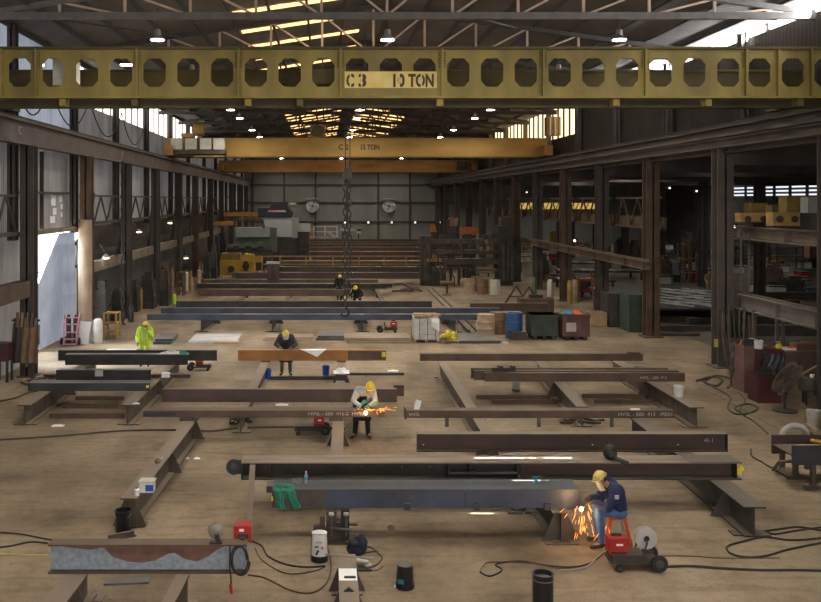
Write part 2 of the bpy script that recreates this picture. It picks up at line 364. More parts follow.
# end walls
w = M().box(-16,50,YE,YE+.1,0,16)
struct('wall_back', w, MT['wallB'], 'grey corrugated end wall far across the hall', 'wall')
for k,zz in enumerate((3.2,6.0,8.6)): struct('trim_%d'%(k+1), M().box(XL,19.5,YE-.2,YE,zz,zz+.22), MT['roofsteel'], ['lowest','middle','highest'][k]+' horizontal girt on the far end wall', 'girt')
for k in range(7): struct('trim_%d'%(k+4), M().box(XL+1.2+k*4.6,XL+1.45+k*4.6,YE-.25,YE,0,13), MT['roofsteel'], '%s vertical post from the left on the far end wall' % ORD[k], 'post')
struct('wall_front', M().box(-16,50,-8.1,-8,0,15.5), MT['wallD'], 'end wall behind the viewpoint', 'wall')
# right upper wall, side bay
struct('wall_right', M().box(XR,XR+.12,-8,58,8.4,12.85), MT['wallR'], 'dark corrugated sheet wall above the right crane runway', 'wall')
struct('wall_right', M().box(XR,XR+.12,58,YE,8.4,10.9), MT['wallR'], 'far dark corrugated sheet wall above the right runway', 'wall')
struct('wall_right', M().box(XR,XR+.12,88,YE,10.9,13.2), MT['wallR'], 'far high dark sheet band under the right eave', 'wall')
w = thing('window_2', 'thin bright strip window under the right eave', 'window', (XR,30,12.85), None, 'structure')
for k in range(8): M().box(XR-.02,XR+.05,-6+k*8.0,1.6+k*8.0,12.87,13.12).build('window_pane', mat('strip_daylight_%d'%k,(1,1,1),None,.6,emit=(.93,.97,1),estr=9) if k==0 else bpy.data.materials['strip_daylight_0'], w)
w = thing('window_3', 'bright slatted high window at the far right eave', 'window', (XR,73,10.9), None, 'structure')
M().box(XR+.05,XR+.1,58,88,10.9,13.1).build('window_pane', MT['dayamber'], w)
for k in range(20): M().box(XR-.03,XR+.05,58+k*1.5,58.25+k*1.5,10.9,13.1).build('window_bar', MT['roofsteel'], w)
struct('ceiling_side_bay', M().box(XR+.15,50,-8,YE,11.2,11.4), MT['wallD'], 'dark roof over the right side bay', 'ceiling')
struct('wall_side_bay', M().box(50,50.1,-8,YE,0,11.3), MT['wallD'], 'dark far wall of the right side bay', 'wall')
w = thing('window_4', 'row of bright louvre gaps in the far side bay wall', 'window', (49.9,100,6.8), None, 'structure')
for k in range(4): M().box(49.9,49.98,86,114,7.0+k*.42,7.16+k*.42).build('louvre_gap', MT['louvre'], w)
for k in range(9): M().box(49.8,49.9,86+k*3.4,86.5+k*3.4,6.5,9.2).build('window_bar', MT['dark'], w)
# roof
mb = M(); zL, zM, zR = roofz(XL-.4), roofz(XM-1e-6), RZ0
mb.prism([(XL-.5,RZ0-.05),(XM,zM),(XM,zM+.12),(XL-.5,RZ0+.07)],-8,YE); 
struct('ceiling', mb, MT['roof'], 'left slope of the corrugated hall roof', 'roof')
def slab_r(mb, xa, xb, y0, y1):
    f_ = lambda x: zM-(x-XM)*(zM-RZ0-.02)/(XR+.5-XM)
    mb.prism([(xa,f_(xa)),(xb,f_(xb)),(xb,f_(xb)+.1),(xa,f_(xa)+.1)],y0,y1)
mb = M(); yq = -8
for y0,y1,gaps in ((17.77,17.83,((3.70,4.42),)),(18.64,18.69,((3.02,3.48),)),(19.27,19.34,((3.2,4.52),(4.7,5.28)))):
    slab_r(mb,XM,XR+.5,yq,y0); xq = XM
    for ga,gb in gaps: slab_r(mb,xq,ga,y0,y1); xq = gb
    slab_r(mb,xq,XR+.5,y0,y1); yq = y1
slab_r(mb,XM,XR+.5,yq,YE)
struct('ceiling', mb, MT['roof'], 'right slope of the corrugated hall roof', 'roof')
RPR = (zM-RZ0-.02)/(XR+.5-XM)
def rz(x): return RZ0-.05+(zM-RZ0+.05)*(x-XL+.5)/(XM-XL+.5) if x <= XM else zM-(x-XM)*RPR
# purlins along the hall
for k,x in enumerate([XL+.3+1.55*i for i in range(9)] + [XM+.62+1.6*i for i in range(9)]):
    struct('roof_purlin', M().box(x-.05,x+.05,-8,YE,rz(x)-(.22 if x < 9 else .12),rz(x)-.02), MT['roofsteel'], '%s roof purlin from the left wall running the length of the hall' % ORD[k], 'purlin')
# skylight strips
def skylight(y, x0, x1, lab, wd=.5):
    o = thing('skylight', lab, 'skylight', ((x0+x1)/2, y, rz((x0+x1)/2)-.05), None, 'structure')
    M().prism([(x0,rz(x0)-.05),(x1,rz(x1)-.05),(x1,rz(x1)-.03),(x0,rz(x0)-.03)],y-wd/2,y+wd/2).build('skylight_sheet', MT['skyl'], o)
for k,y in enumerate((37.1,41.2,45.2,49.2,53.4,57.6)):
    skylight(y,-3.9,1.7,'amber roof light strip left of the ridge, %s from the viewpoint' % ORD[k], .62)
for k in range(14):
    skylight(82+k*3.1,-3.6,1.5,'far amber roof light strip left of the ridge, %s beyond the second crane' % ORD[k], .7)
    skylight(82+k*3.1,2.7,7.6,'far amber roof light strip right of the ridge, %s beyond the second crane' % ORD[k], .7)
# trusses
for k in range(12):
    y = 30.5 + 8.5*k; zb = 12.75
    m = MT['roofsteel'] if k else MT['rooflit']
    t = thing('roof_truss', 'steel roof truss spanning the hall, %s from the viewpoint' % ORD[k], 'roof truss', (XM,y,zb), None, 'structure')
    M().box(XL,XR,y-.1,y+.1,zb-.13,zb+.1).build('bottom_chord', m, t)
    mb = M(); mb.bar((XL,y,rz(XL)-.25),(XM,y,zM-.25),.18); mb.build('top_chord', m, t)
    mb = M(); mb.bar((XM,y,zM-.25),(XR,y,rz(XR)-.25),.18); mb.build('top_chord', m, t)
    n = 12; xs = [max(XL,min(XR,XM+2.22*(i-6))) for i in range(n+1)]
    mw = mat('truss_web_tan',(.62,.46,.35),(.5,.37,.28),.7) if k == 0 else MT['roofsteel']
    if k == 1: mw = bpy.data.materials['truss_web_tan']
    for i in range(n):
        if k < 4:
            M().bar((xs[i],y,zb),(xs[i],y,rz(xs[i])-.25),.09).build('post', mw, t)
            a = (xs[i],y,zb) if i >= n/2 else (xs[i],y,rz(xs[i])-.25)
            b = (xs[i+1],y,rz(xs[i+1])-.25) if i >= n/2 else (xs[i+1],y,zb)
            M().bar(a,b,.07).build('diagonal', mw, t)
    if k >= 4:
        mb = M()
        for i in range(n):
            mb.bar((xs[i],y,zb),(xs[i],y,rz(xs[i])-.25),.1)
            mb.bar((xs[i],y,zb) if i<n/2 else (xs[i],y,rz(xs[i])-.25),(xs[i+1],y,rz(xs[i+1])-.25) if i<n/2 else (xs[i+1],y,zb),.08)
        mb.build('web_members', MT['roofsteel'], t)
# sway bracing rods hanging near the first truss
for k,(x0,x1) in enumerate(((-9.5,-6.2),(5.2,8.3))):
    struct('sway_brace', M().bar((x0,30.6,12.7),(x1,39,rz(x1)-.3),.06), MT['roofsteel'], ['thin diagonal roof brace on the left side','thin diagonal roof brace on the right side'][k], 'brace')

# columns -----------------------------------------------------------
def hcol(mb, x, y, z0, z1, w=.45, d=.5, t=.06):
    mb.box(x-w/2,x+w/2,y-d/2,y-d/2+t,z0,z1); mb.box(x-w/2,x+w/2,y+d/2-t,y+d/2,z0,z1); mb.box(x-t/2,x+t/2,y-d/2,y+d/2,z0,z1)
LY = [15.5,24.5,33.3,41.4,49.7,58.2,67.3,76,86,95,105,115,125]
for k,y in enumerate(LY):
    c = thing('column', 'left runway column, %s along the left wall' % ORD[k], 'column', (-10.95,y,0), None, 'structure')
    mb = M(); hcol(mb,-10.95,y,0,8.5,.5,.55); m = MT['colb'] if k in (3,7) else MT['col']
    mb.build('shaft', m, c)
    M().box(-11.3,-10.6,y-.35,y+.35,0,.04).build('base_plate', m, c)
    mb = M(); hcol(mb,-11.55,y,5,13,.3,.4); mb.build('wall_post', MT['col'], c)
    if k == 3:
        M().tube([(-10.95,y-.32,.9),(-10.95,y-.32,5.6)],.32,16).build('casing', MT['creamcol'], c, True)
        M().box(-11.3,-10.6,y-.62,y-.05,0,1.0).build('plinth', MT['palegrey'], c)
RY = [19.9,27.5,35.1,42.8,50.4,58,65.6,73.2,80.8,88.5,97,106,115,124]
for k,y in enumerate(RY):
    c = thing('column', 'right runway column, %s along the open side bay' % ORD[k], 'column', (15.5,y,0), None, 'structure')
    mb = M(); hcol(mb,15.5,y,0,8.5,.62,.6); m = MT['colr'] if k == 2 else MT['colb'] if k in (3,5,7) else MT['col']
    mb.build('shaft', m, c)
    M().box(15.05,15.95,y-.45,y+.45,0,.05).build('base_plate', m, c)
    mb = M(); hcol(mb,16.3,y,8.4,13,.3,.4); mb.build('wall_post', MT['rooflit'], c)
k = 0
for x in (28,):
    for y in (33,41.5,49.6,58,66.6,75,84,93,102):
        mb = M(); hcol(mb,x,y,0,11.2,.55,.55)
        struct('column', mb, MT['col'], 'brown side bay column, %s of the inner row' % ORD[k], 'column'); k += 1
# crane runways
def runway(x, m, lab, y0=-8, y1=YE, sgn=1, zt=9.4, zb=8.5):
    r = thing('crane_runway', lab, 'crane runway', (x,(y0+y1)/2,zb), None, 'structure')
    M().box(x-.25,x+.25,y0,y1,zt-.1,zt).build('top_flange', m, r); M().box(x-.2,x+.2,y0,y1,zb,zb+.08).build('bottom_flange', m, r)
    M().box(x-.04,x+.04,y0,y1,zb,zt-.05).build('web', m, r); M().box(x-.05,x+.05,y0,y1,zt,zt+.12).build('rail', MT['roofsteel'], r)
    mb = M()
    if sgn < 0:
        mb.box(x-.9,x-.55,y0,y1,zt-.55,zt-.45); mb.box(x-.5,x-.42,y0,y1,zt-.9,zt-.8); mb.box(x-.75,x-.7,y0,y1,zt-.2,zt-.15); mb.build('conductor_rails', MT['colr'], r)
runway(-11.0, MT['runway'], 'long grey crane runway girder along the left wall')
runway(15.6, MT['runwayd'], 'long dark crane runway girder along the right columns', sgn=-1, zb=8.3)
for k in range(2,11):
    if k in (2,4,5,7): M().text(['C','8','B','4'][(2,4,5,7).index(k)], (-10.955, LY[k]-1.1, 8.86), .42, (0,1,0), (0,0,1), .003).build('painted_mark', MT['chalk'], bpy.data.objects['crane_runway'])
# lattice girders between the columns
def lattice(x, y0, y1, z0, z1, m, lab, beam=None):
    g = thing('lattice_girder', lab, 'lattice girder', (x,(y0+y1)/2,z0), None, 'structure')
    M().box(x-.05,x+.05,y0,y1,z1-.09,z1).build('top_chord', m, g)
    M().box(x-.08,x+.08,y0,y1,z0,z0+.14).build('bottom_chord', m, g)
    n = max(3,int((y1-y0)/1.15)); n += n%2; dy = (y1-y0)/n
    for i in range(n):
        a, b = (z0+.1,z1-.05) if i%2==0 else (z1-.05,z0+.1)
        M().bar((x,y0+i*dy,a),(x,y0+(i+1)*dy,b),.075).build('diagonal', m, g)
    if beam: M().box(x+.1,x+.2,y0,y1,beam[0],beam[1]).build('side_beam', MT['tanbeam'] if x<0 else MT['colb'], g)
for k in range(2,9):
    lattice(-11.35, LY[k]+.35, LY[k+1]-.35, 5.3, 6.75, MT['col'], 'lattice girder on the left wall in the %s bay beyond the near column' % ORD[k-2]) if k != 2 else None
    if k != 2:
        struct('girt', M().box(-11.3,-11.0,LY[k]+.3,LY[k+1]-.3,3.05,3.55), MT['tanbeam'], 'tan horizontal girt over the left recess, %s bay past the doorway' % ORD[k-3], 'girt')
        struct('brace', M().bar((-11.5,LY[k]+.4,3.4),(-11.5,LY[k]+3.2,6.8),.22), MT['col'], 'dark diagonal brace behind the left lattice, %s bay past the doorway' % ORD[k-3], 'brace')
struct('girt', M().box(-11.3,-10.8,24.8,33.0,2.95,3.55), MT['colb'], 'rust brown girt left of the nearest left column', 'girt')
lattice(-11.35, 24.9, 33.0, 5.2, 6.7, MT['col'], 'dark lattice girder left of the nearest left column')
struct('girt', M().box(-11.6,-11.3,33.6,43.2,5.12,5.3), MT['tanbeam'], 'bent tan sheet girt over the open doorway', 'girt')
struct('girt', M().box(-11.8,-11.65,33.6,41,6.75,6.85), MT['col'], 'thin dark girt high above the open doorway', 'girt')
struct('girt', M().box(-11.8,-11.65,37.2,37.34,5.3,8.5), MT['col'], 'thin dark upright above the open doorway', 'girt')
mb = M()
for yy,zz,a,b in ((39.3,6.5,.5,.5),(39.5,6.0,.4,.3),(40.4,6.55,.3,.25),(40.5,6.2,.3,.22),(40.5,5.85,.22,.25),(39.2,5.65,.55,.3)):
    mb.obox((XL+.03,yy,zz),.02,a*1.3,b)
struct('wall_patch', mb, MT['paper'], 'cluster of white broken patches in the sheet above the doorway', 'patch')
for k in range(2,10):
    y0, y1 = RY[k]+.4, RY[k+1]-.4
    if k > 2: lattice(16.2, y0, y1, 5.05, 6.65, MT['colb'] if k < 6 else MT['col'], 'lattice girder along the right columns, %s bay from the viewpoint' % ORD[k-3], (5.05,5.65))
for k,(y,z0) in enumerate(((35.1,7.85),(42.8,7.8),(50.4,7.8),(58,7.8),(65.6,7.8),(80.8,7.8))):
    struct('cross_girder', M().box(15.8,50,y-.2,y+.2,z0,z0+.75), MT['colr'] if k<1 else MT['col'], 'dark header girder crossing the side bay, %s from the viewpoint' % ORD[k], 'girder')
# outside the doorway
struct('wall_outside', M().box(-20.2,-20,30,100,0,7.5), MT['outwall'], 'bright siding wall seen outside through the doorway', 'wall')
pts = [(44.6,-.0),(44.6,4.95),(41.9,4.95),(38.6,2.64),(38.2,0)]
struct('wall_outside', M().prism(pts,-12.5,-12.4,'X'), MT['outpanel'], 'pale blue grey sheet with slanted edge filling half the doorway', 'wall')
struct('frame_outside', M().box(-14.1,-13.95,41.9,42.1,0,5), MT['outframe'], 'thin upright post outside the doorway', 'post')
struct('frame_outside', M().bar((-14,41.5,5.2),(-14,44.3,1.6),.12), MT['outframe'], 'thin diagonal brace outside the doorway', 'brace')
struct('frame_outside', M().box(-14.1,-13.95,40,46,2.9,3.0), MT['outframe'], 'thin horizontal rail outside the doorway', 'rail')

# ================================================================== CRANES
def castellated():
    y = 28.0; s = y/F
    zt, zb = Z(49.5,y), Z(97,y)
    g = thing('overhead_crane', 'olive yellow overhead crane with octagonal holes marked C 3 10 TON', 'crane', (2.1,y,zb))
    xa, xb = -11.4, 16.2
    holes = [19.5+33.76*i for i in range(-2,24)]; holes = [h for h in holes if h < 760] + [759.5,793,826]
    holes = sorted(set(round(h,1) for h in holes)); hs = [holes[0]]
    for h in holes[1:]:
        if h-hs[-1] > 20: hs.append(h)
    zc = Z(72.5,y); hh = 14.2*s; hw = 11.2*s; c = 6.0*s; fl = .10
    mb = M(); cur = xa
    def cell(x0,x1,xc):
        o = [(xc-hw,zc-hh+c),(xc-hw+c*.9,zc-hh),(xc+hw-c*.9,zc-hh),(xc+hw,zc-hh+c),(xc+hw,zc+hh-c),(xc+hw-c*.9,zc+hh),(xc-hw+c*.9,zc+hh),(xc-hw,zc+hh-c)]
        R = [(x0,zb),(x1,zb),(x1,zt),(x0,zt)]
        for yy,fl_ in ((y,0),(y+.06,1)):
            vs = [(p[0],yy,p[1]) for p in o]+[(p[0],yy,p[1]) for p in R]
            fs = [(8,9,2,1),(9,3,2),(9,10,4,3),(10,5,4),(10,11,6,5),(11,7,6),(11,8,0,7),(8,1,0)]
            mb.add(vs,[f[::-1] for f in fs] if fl_ else fs)
        n = 8; vs = [(p[0],y,p[1]) for p in o]+[(p[0],y+.06,p[1]) for p in o]
        mb.add(vs,[(i,(i+1)%n,(i+1)%n+n,i+n) for i in range(n)])
    xs = [X(h,y) for h in hs]
    edges = [xa]+[(xs[i]+xs[i+1])/2 for i in range(len(xs)-1)]+[xb]
    for i,xc in enumerate(xs): cell(edges[i],edges[i+1],xc)
    mb.build('web', MT['crane'], g)
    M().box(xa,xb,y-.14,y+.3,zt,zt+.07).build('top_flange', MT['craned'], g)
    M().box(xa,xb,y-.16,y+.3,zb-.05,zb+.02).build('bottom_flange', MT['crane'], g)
    for u in (2.5,36.5,137.5,238.7,340.6,442,543,645,745.5,777.5,810.5):
        x = X(u,y); st = M().box(x-.035,x+.035,y-.13,y,zb,zt).build('stiffener', MT['crane'], g)
        if u not in (2.5,777.5,810.5):
            bm_ = M()
            for q in range(6):
                for d in (-.09,.09): bm_.box(x+d-.022,x+d+.022,y-.04,y-.002,zt-.13-q*.085,zt-.09-q*.085)
            bm_.build('bolts', MT['craned'], st)
    # horizontal splice line of the castellation
    for zz in (zc-.2,zc+.2):
        pass
    M().box(X(344.5,y),X(437,y),y-.012,y-.004,Z(88,y),Z(71.5,y)).build('sign_plate', MT['signyel'], g)
    def st(txt,u,v,size,wd): M().text(txt,(X(u,y),y-.02,Z(v,y)),size,(1,0,0),(0,0,1),.003,1,wd*s,.022).build('stencil_lettering', MT['stencil'], g)
    st('C',346.2,86.4,.54,8); st('3',358,86.4,.54,8); st('10',391,86.4,.54,11.5); st('TON',408.5,86.4,.54,25.5)
    mb = M()
    for u in (350.4,361.6,399.0,421.3): mb.box(X(u,y)-.022,X(u,y)+.022,y-.03,y-.021,Z(87,y),Z(73.5,y))
    mb.build('stencil_bridges', MT['signyel'], g)
    # lower running beam and brackets
    M().box(xa,xb,y+.35,y+.75,Z(106.5,y),Z(98.5,y)).build('running_beam', mat('dark_running_beam',(.075,.055,.024),(.04,.03,.015),.7,0,1.2), g)  # darker brown than the rest of the crane
    for u in (63,135,248,300,440,616,708,800):
        M().box(X(u,y)-.1,X(u,y)+.1,y-.05,y+.34,Z(106,y),Z(98,y)).build('bracket', MT['crane'] if u in (63,248,440,616,708) else MT['craned'], g)
    # second girder, footwalk
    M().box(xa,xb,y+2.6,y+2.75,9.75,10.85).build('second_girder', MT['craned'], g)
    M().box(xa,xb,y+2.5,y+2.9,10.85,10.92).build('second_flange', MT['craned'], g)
    for u in (80,188,265,380,560,690):
        M().bar((X(u,y),y+.9,zb+.05),(X(u+14,y),y+2.5,zb+.75),.06).build('brace', MT['craned'], g)
    tr = M().box(X(42,y),X(60,y),y+1.1,y+2.3,zb+.5,zt-.05).build('cable_drum_housing', MT['cream'], g)
    M().box(X(22,y),X(32,y),y+1.0,y+1.2,Z(60.5,y),Z(59,y)).build('tube_lamp', MT['lampf'], g)
    M().box(X(113,y),X(128,y),y+1.0,y+1.2,Z(60.5,y),Z(59,y)).build('tube_lamp', MT['lampf'], g)
    M().box(X(652,y),X(666,y),y+1.0,y+1.2,Z(62,y),Z(60.5,y)).build('tube_lamp', MT['lampf'], g)
    # hoist trolley between the girders
    M().box(-.5,1.9,y+.9,y+2.5,zb+.55,zb+1.0).build('hoist_trolley', MT['craned'], g)
    M().tube([(-.2,y+1.7,zb+.35),(1.6,y+1.7,zb+.35)],.28,14).build('hoist_drum', MT['craned'], g, True)
    for x in (xa+.25,xb-.55):
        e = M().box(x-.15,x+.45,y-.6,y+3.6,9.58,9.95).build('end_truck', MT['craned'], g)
        for yy in (y-.2,y+3.1): M().lathe((x+.15,yy,9.65),[(.2,-.06),(.2,.06)],14,'X').build('wheel', MT['dark'], e)
castellated()
def box_crane(y, zt, zb, xa, xb, m, name, lab, u_txt):
    g = thing('overhead_crane', lab, 'crane', ((xa+xb)/2,y,zb))
    M().box(xa,xb,y,y+.5,zb,zt).build('girder', m, g)
    M().box(xa,xb,y-.1,y+.6,zb-.1,zb).build('bottom_flange', MT['craned'], g)
    M().box(xa,xb,y-.1,y+.6,zt,zt+.07).build('top_flange', m, g)
    for x in (xa,xb-.6): M().box(x,x+.6,y-1.6,y+2.4,9.6,10.3).build('end_truck', MT['crane3'], g)
    return g
y2 = 64.0
g2 = box_crane(y2, Z(139,y2), Z(156.5,y2), -11.2, 15.8, MT['crane2'], '', 'long bright yellow overhead crane girder marked C 2 15 TON', 0)
for txt,u,wd in (('C 2',338.5,10),('15 TON',360,18.5)):
    M().text(txt,(X(u,y2),y2-.02,Z(149.6,y2)),.52,(1,0,0),(0,0,1),.003,1,wd*y2/F,.02).build('stencil_lettering', MT['stencil'], g2)
for k,u in enumerate((174,188,202.5,215.5)):
    M().box(X(u,y2),X(u+11,y2),y2-1.3,y2-.7,Z(150.5,y2),Z(139.5,y2)).build('control_panel', MT['cream'], g2)
M().box(X(172,y2),X(227,y2),y2-1.4,y2-.1,Z(155,y2),Z(151.5,y2)).build('panel_shelf', MT['darkb'], g2)
M().box(X(168,y2)+2,X(226,y2),y2-1.35,y2-1.25,Z(158,y2),Z(156.5,y2)).build('walkway_rail', MT['yelold'], g2)
mb = M(); mb.lathe((X(200,y2),y2-.6,Z(130.5,y2)),[(.28,-.4),(.45,-.38),(.45,.38),(.28,.4)],16,'X'); mb.build('hoist_motor', MT['yelold'], g2, True)
M().box(X(183,y2),X(195,y2),y2-.9,y2+.2,Z(138,y2),Z(134,y2)).build('motor_mount', MT['crane3'], g2)
t = M().box(X(310,y2),X(325.5,y2),y2+.6,y2+2.0,Z(137.5,y2),Z(124,y2)).build('hoist_trolley', MT['yelold'], g2)
M().lathe((X(318,y2),y2+.5,Z(130,y2)),[(.42,-.2),(.42,.1)],16,'Y').build('hoist_wheel', MT['craned'], t)
M().box(X(545,y2),X(567,y2),y2-.6,y2+.2,Z(136,y2),Z(117.5,y2)).build('end_cabinet', MT['yelold'], g2)
for u in (548,553,558,563): M().box(X(u,y2)-.06,X(u,y2)+.06,y2-.68,y2-.6,Z(136,y2),Z(118,y2)).build('cabinet_rib', MT['cream'], g2)
y3 = 95.0
g3 = box_crane(y3, Z(161,y3), Z(172,y3), -11.2, 15.8, MT['crane3'], '', 'rust orange overhead crane girder behind the yellow one, marked 10 TON', 0)
M().text('10 TON',(X(358,y3),y3-.02,Z(167.5,y3)),.45,(1,0,0),(0,0,1),.003).build('stencil_lettering', MT['stencil'], g3)
M().box(X(456,y3),X(465,y3),y3-1.2,y3-.2,Z(170,y3),Z(162,y3)).build('control_panel', MT['darkb'], g3)
g4 = thing('overhead_crane', 'far yellow lattice crane glowing in the dark side bay', 'crane', (23,92,5.6))
ya = 92
M().box(X(520,ya),X(600,ya),ya,ya+.3,Z(213,ya),Z(209.5,ya)).build('bottom_chord', MT['crane3'], g4)
M().box(X(520,ya),X(600,ya),ya,ya+.3,Z(202.5,ya),Z(201,ya)).build('top_chord', MT['crane3'], g4)
for k in range(16):
    x0 = X(521+5*k,ya); M().bar((x0,ya+.15,Z(209.5,ya)),(X(521+5*k+3.5,ya),ya+.15,Z(202,ya)),.09).build('diagonal', MT['crane2'], g4)
for xx in (X(522,ya)+.2,X(598,ya)-.2):
    struct('crane_runway', M().box(xx-.2,xx+.2,78,106,5.0,Z(213,ya)).box(xx-.2,xx+.2,78,78.4,0,5).box(xx-.2,xx+.2,105,105.4,0,5), MT['col'], ('left' if xx<22 else 'right')+' runway of the lattice crane in the side bay', 'crane runway')
M().box(X(521,ya),X(598,ya),ya+.5,ya+.6,Z(209,ya),Z(203,ya)).build('glow_panel', mat('amber_glow_panel',(.7,.5,.1),None,.6,emit=(1,.66,.16),estr=.55), g4)  # added glowing sheet, imitating lamplight behind the lattice
# hoist chains
def chain(name, lab, x, y, z0, z1, r, step, hook=True):
    c = thing(name, lab, 'chain', (x,y,z0))
    mb = M(); n = int((z1-z0)/step)
    for i in range(n):
        z = z0+i*step; a = i%2
        pts = []
        for q in range(7):
            w = 2*PI*q/6; dx, dz = math.cos(w)*r*.8, math.sin(w)*step*.62
            pts.append((x+(dx if a else 0), y+(0 if a else dx), z+step/2+dz))
        mb.tube(pts, r*.3, 5, False)
    mb.build('links', MT['chain'], c)
    if hook:
        mb = M(); pts = [(x+math.cos(w)*r*1.6, y, z0-.2+math.sin(w)*r*1.6) for w in [PI*.5-PI*1.4*q/8 for q in range(9)]]
        mb.tube(pts, r*.5, 6); mb.build('hook', MT['chain'], c)
    return c
yc = 29.7
c = chain('hoist_chain', 'long heavy double hoist chain hanging from the near crane in mid hall', X(345,yc), yc, Z(306,yc), Z(178,yc), .085, .2)
mb = M(); x = X(350,yc)
for i in range(int((Z(178,yc)-Z(296,yc))/.2)):
    z = Z(296,yc)+i*.2; a = i%2; mb.tube([(x-.02*(i%3)+(math.cos(2*PI*q/6)*.07 if a else 0), yc+.1+(0 if a else math.cos(2*PI*q/6)*.07), z+.1+math.sin(2*PI*q/6)*.125) for q in range(7)], .025, 5, False)
mb.build('second_links', MT['chain'], c)
M().box(X(344,yc),X(352,yc),yc-.12,yc+.25,Z(179,yc),Z(168,yc)).build('hook_block', MT['dark'], c)
for u in (345.5,350): M().tube([(X(u,yc),yc+.05,Z(169,yc)),(X(u,yc),yc+.05,9.75)],.018,6).build('rope', MT['dark'], c)
yl = 47.0
chain('hoist_chain', 'dark hoist chain hanging beside the left wall columns', X(123,yl), yl, Z(328,yl)+.2, Z(160,yl), .13, .34)
ym = 70.0
chain('hoist_chain', 'thin hanging chain in front of the far left wall fan', X(315,ym), ym, Z(285,ym), Z(222,ym), .07, .3)
# festoon cable along the left runway
def arc(p, q, sag, n=8):
    p, q = Vector(p), Vector(q)
    return [p.lerp(q,i/n) - Vector((0,0,sag*4*(i/n)*(1-i/n))) for i in range(n+1)]
pts = []
for a,b in ((32.2,36.6),(36.6,42.8),(42.8,49.6),(49.6,56)): pts += arc((-11.2,a,11.3),(-11.2,b,11.3),1.55,12)
solo('festoon_cable', M().tube(pts,.03,6), MT['cable'], 'drooping festoon cable looped above the left crane runway', 'cable')

# ================================================================== LAMPS
lamp_root = None
def lamp_parts(root):
    x,y,z = root.location
    M().tube([(x,y,z+.35),(x,y,z+1.1)],.02,6).build('hanging_rod', MT['roofsteel'], root)
    M().lathe((x,y,z),[(.27,0),(.25,.05),(.12,.16),(.10,.34),(.05,.36)],20).build('shade', MT['alu'], root, True)
    M().lathe((x,y,z-.02),[(.22,0),(.22,.03)],20).build('lens', MT['lamp'], root)
rows = ((-5.75,'left'),(2.15,'middle'),(10.1,'right'))
LIGHTS = []
for rx,rn in rows:
    for k in range(13):
        y = 30.9+8.0*k-(2.2 if k==4 else 0); x = rx; z = 12.0
        lab = 'white high bay lamp in the %s row under the roof, %s from the viewpoint' % (rn, ORD[k])
        if lamp_root is None:
            lamp_root = thing('high_bay_lamp', lab, 'lamp', (x,y,z), 'high bay lamps under the roof'); lamp_parts(lamp_root)
        else: dup(lamp_root, (x,y,z), lab)
        LIGHTS.append((x,y,z-.06))
def area(loc, power, size, col=(1,.92,.80), spread=2.6, rot=(0,0,0), sy=None):
    l = bpy.data.lights.new('lamp','AREA'); l.energy = power; l.color = col; l.size = size; l.spread = spread
    if sy: l.shape = 'RECTANGLE'; l.size_y = sy
    else: l.shape = 'DISK'
    o = bpy.data.objects.new('area_light', l); COL.objects.link(o); o.location = loc; o.rotation_euler = rot
    return o
for (x,y,z) in LIGHTS: area((x,y,z), 215 if y < 50 else 150, .55)
for rx,rn in rows:                       # lamps behind the viewpoint, out of the photo, light only
    for y in (6.9,14.9): area((rx,y,12.0), 150, .55)
    area((rx,21.5,11.8), 330, .55, (1,.92,.80), PI)
# side bay lamps; the last four are added to brighten the far end
sb = None
for k,(x,y) in enumerate(((22,36),(22,50),(22,64),(22,80),(22,100),(34,44),(34,58),(34,76),(34,100),(44,88),(44,112),(24,118),(34,122))):
    lab = 'white lamp hanging in the %s row of the dark side bay, %s from the viewpoint' % ('near' if x < 30 else 'far', ORD[k if x<30 else k-5]) if k < 9 else 'added fill lamp hanging far back in the side bay, %s one' % ORD[k-9]
    dup(lamp_root, (x,y,9.9), lab)['group'] = 'side bay lamps'
    area((x,y,9.8), (60 if y < 55 else 150) if k < 9 else 300, .5)
# daylight through the roof strips and the windows
for y in (37.1,45.2,53.4): area((-1.1,y,rz(-1.1)-.12), 120, 5, (1,.80,.55), 3.0, (0,0,0), .5)
def aimed(loc, to, power, sx, sy, col):
    o = area(loc, power, sx, col, 3.0, (0,0,0), sy); o.rotation_euler = (Vector(to)-Vector(loc)).to_track_quat('-Z','Y').to_euler(); return o
for k in range(4): area((XR-.2,6+k*14,12.72), 650, .16, (.95,.97,1), 3.0, (0,math.radians(118),0), 12)
aimed((-16.8,38.2,8.2),(-5.5,38.2,0),3800,5,5,(.78,.88,1))
# added fill panel behind the viewpoint, brightening faces turned to the camera
aimed((2,-7.6,6.5),(2,30,6.5),2300,24,7,(1,.95,.88))
sl = bpy.data.lights.new('Sun','SUN'); sl.energy = 70; sl.angle = .002; sl.color = (1,.92,.82)
so = bpy.data.objects.new('Sun', sl); COL.objects.link(so); so.location = (4,19,30)
W = bpy.data.worlds.new('World'); SC.world = W; W.use_nodes = True
bg = W.node_tree.nodes['Background']; bg.inputs[0].default_value = (.88,.94,1,1); bg.inputs[1].default_value = 1.6
# camera
cd = bpy.data.cameras.new('Camera'); cam = bpy.data.objects.new('Camera', cd); COL.objects.link(cam); SC.camera = cam
cam.location = (0,0,H); cam.rotation_euler = (PI/2,0,0)
cd.sensor_width = 36; cd.sensor_fit = 'HORIZONTAL'; cd.lens = 36*F/821; cd.shift_x = (410.5-U0)/821; cd.shift_y = -(301-V0)/821
cd.clip_end = 400; cd.clip_start = .5
SC.view_settings.view_transform = 'Standard'; SC.view_settings.exposure = 0
SC.cycles.use_denoising = True
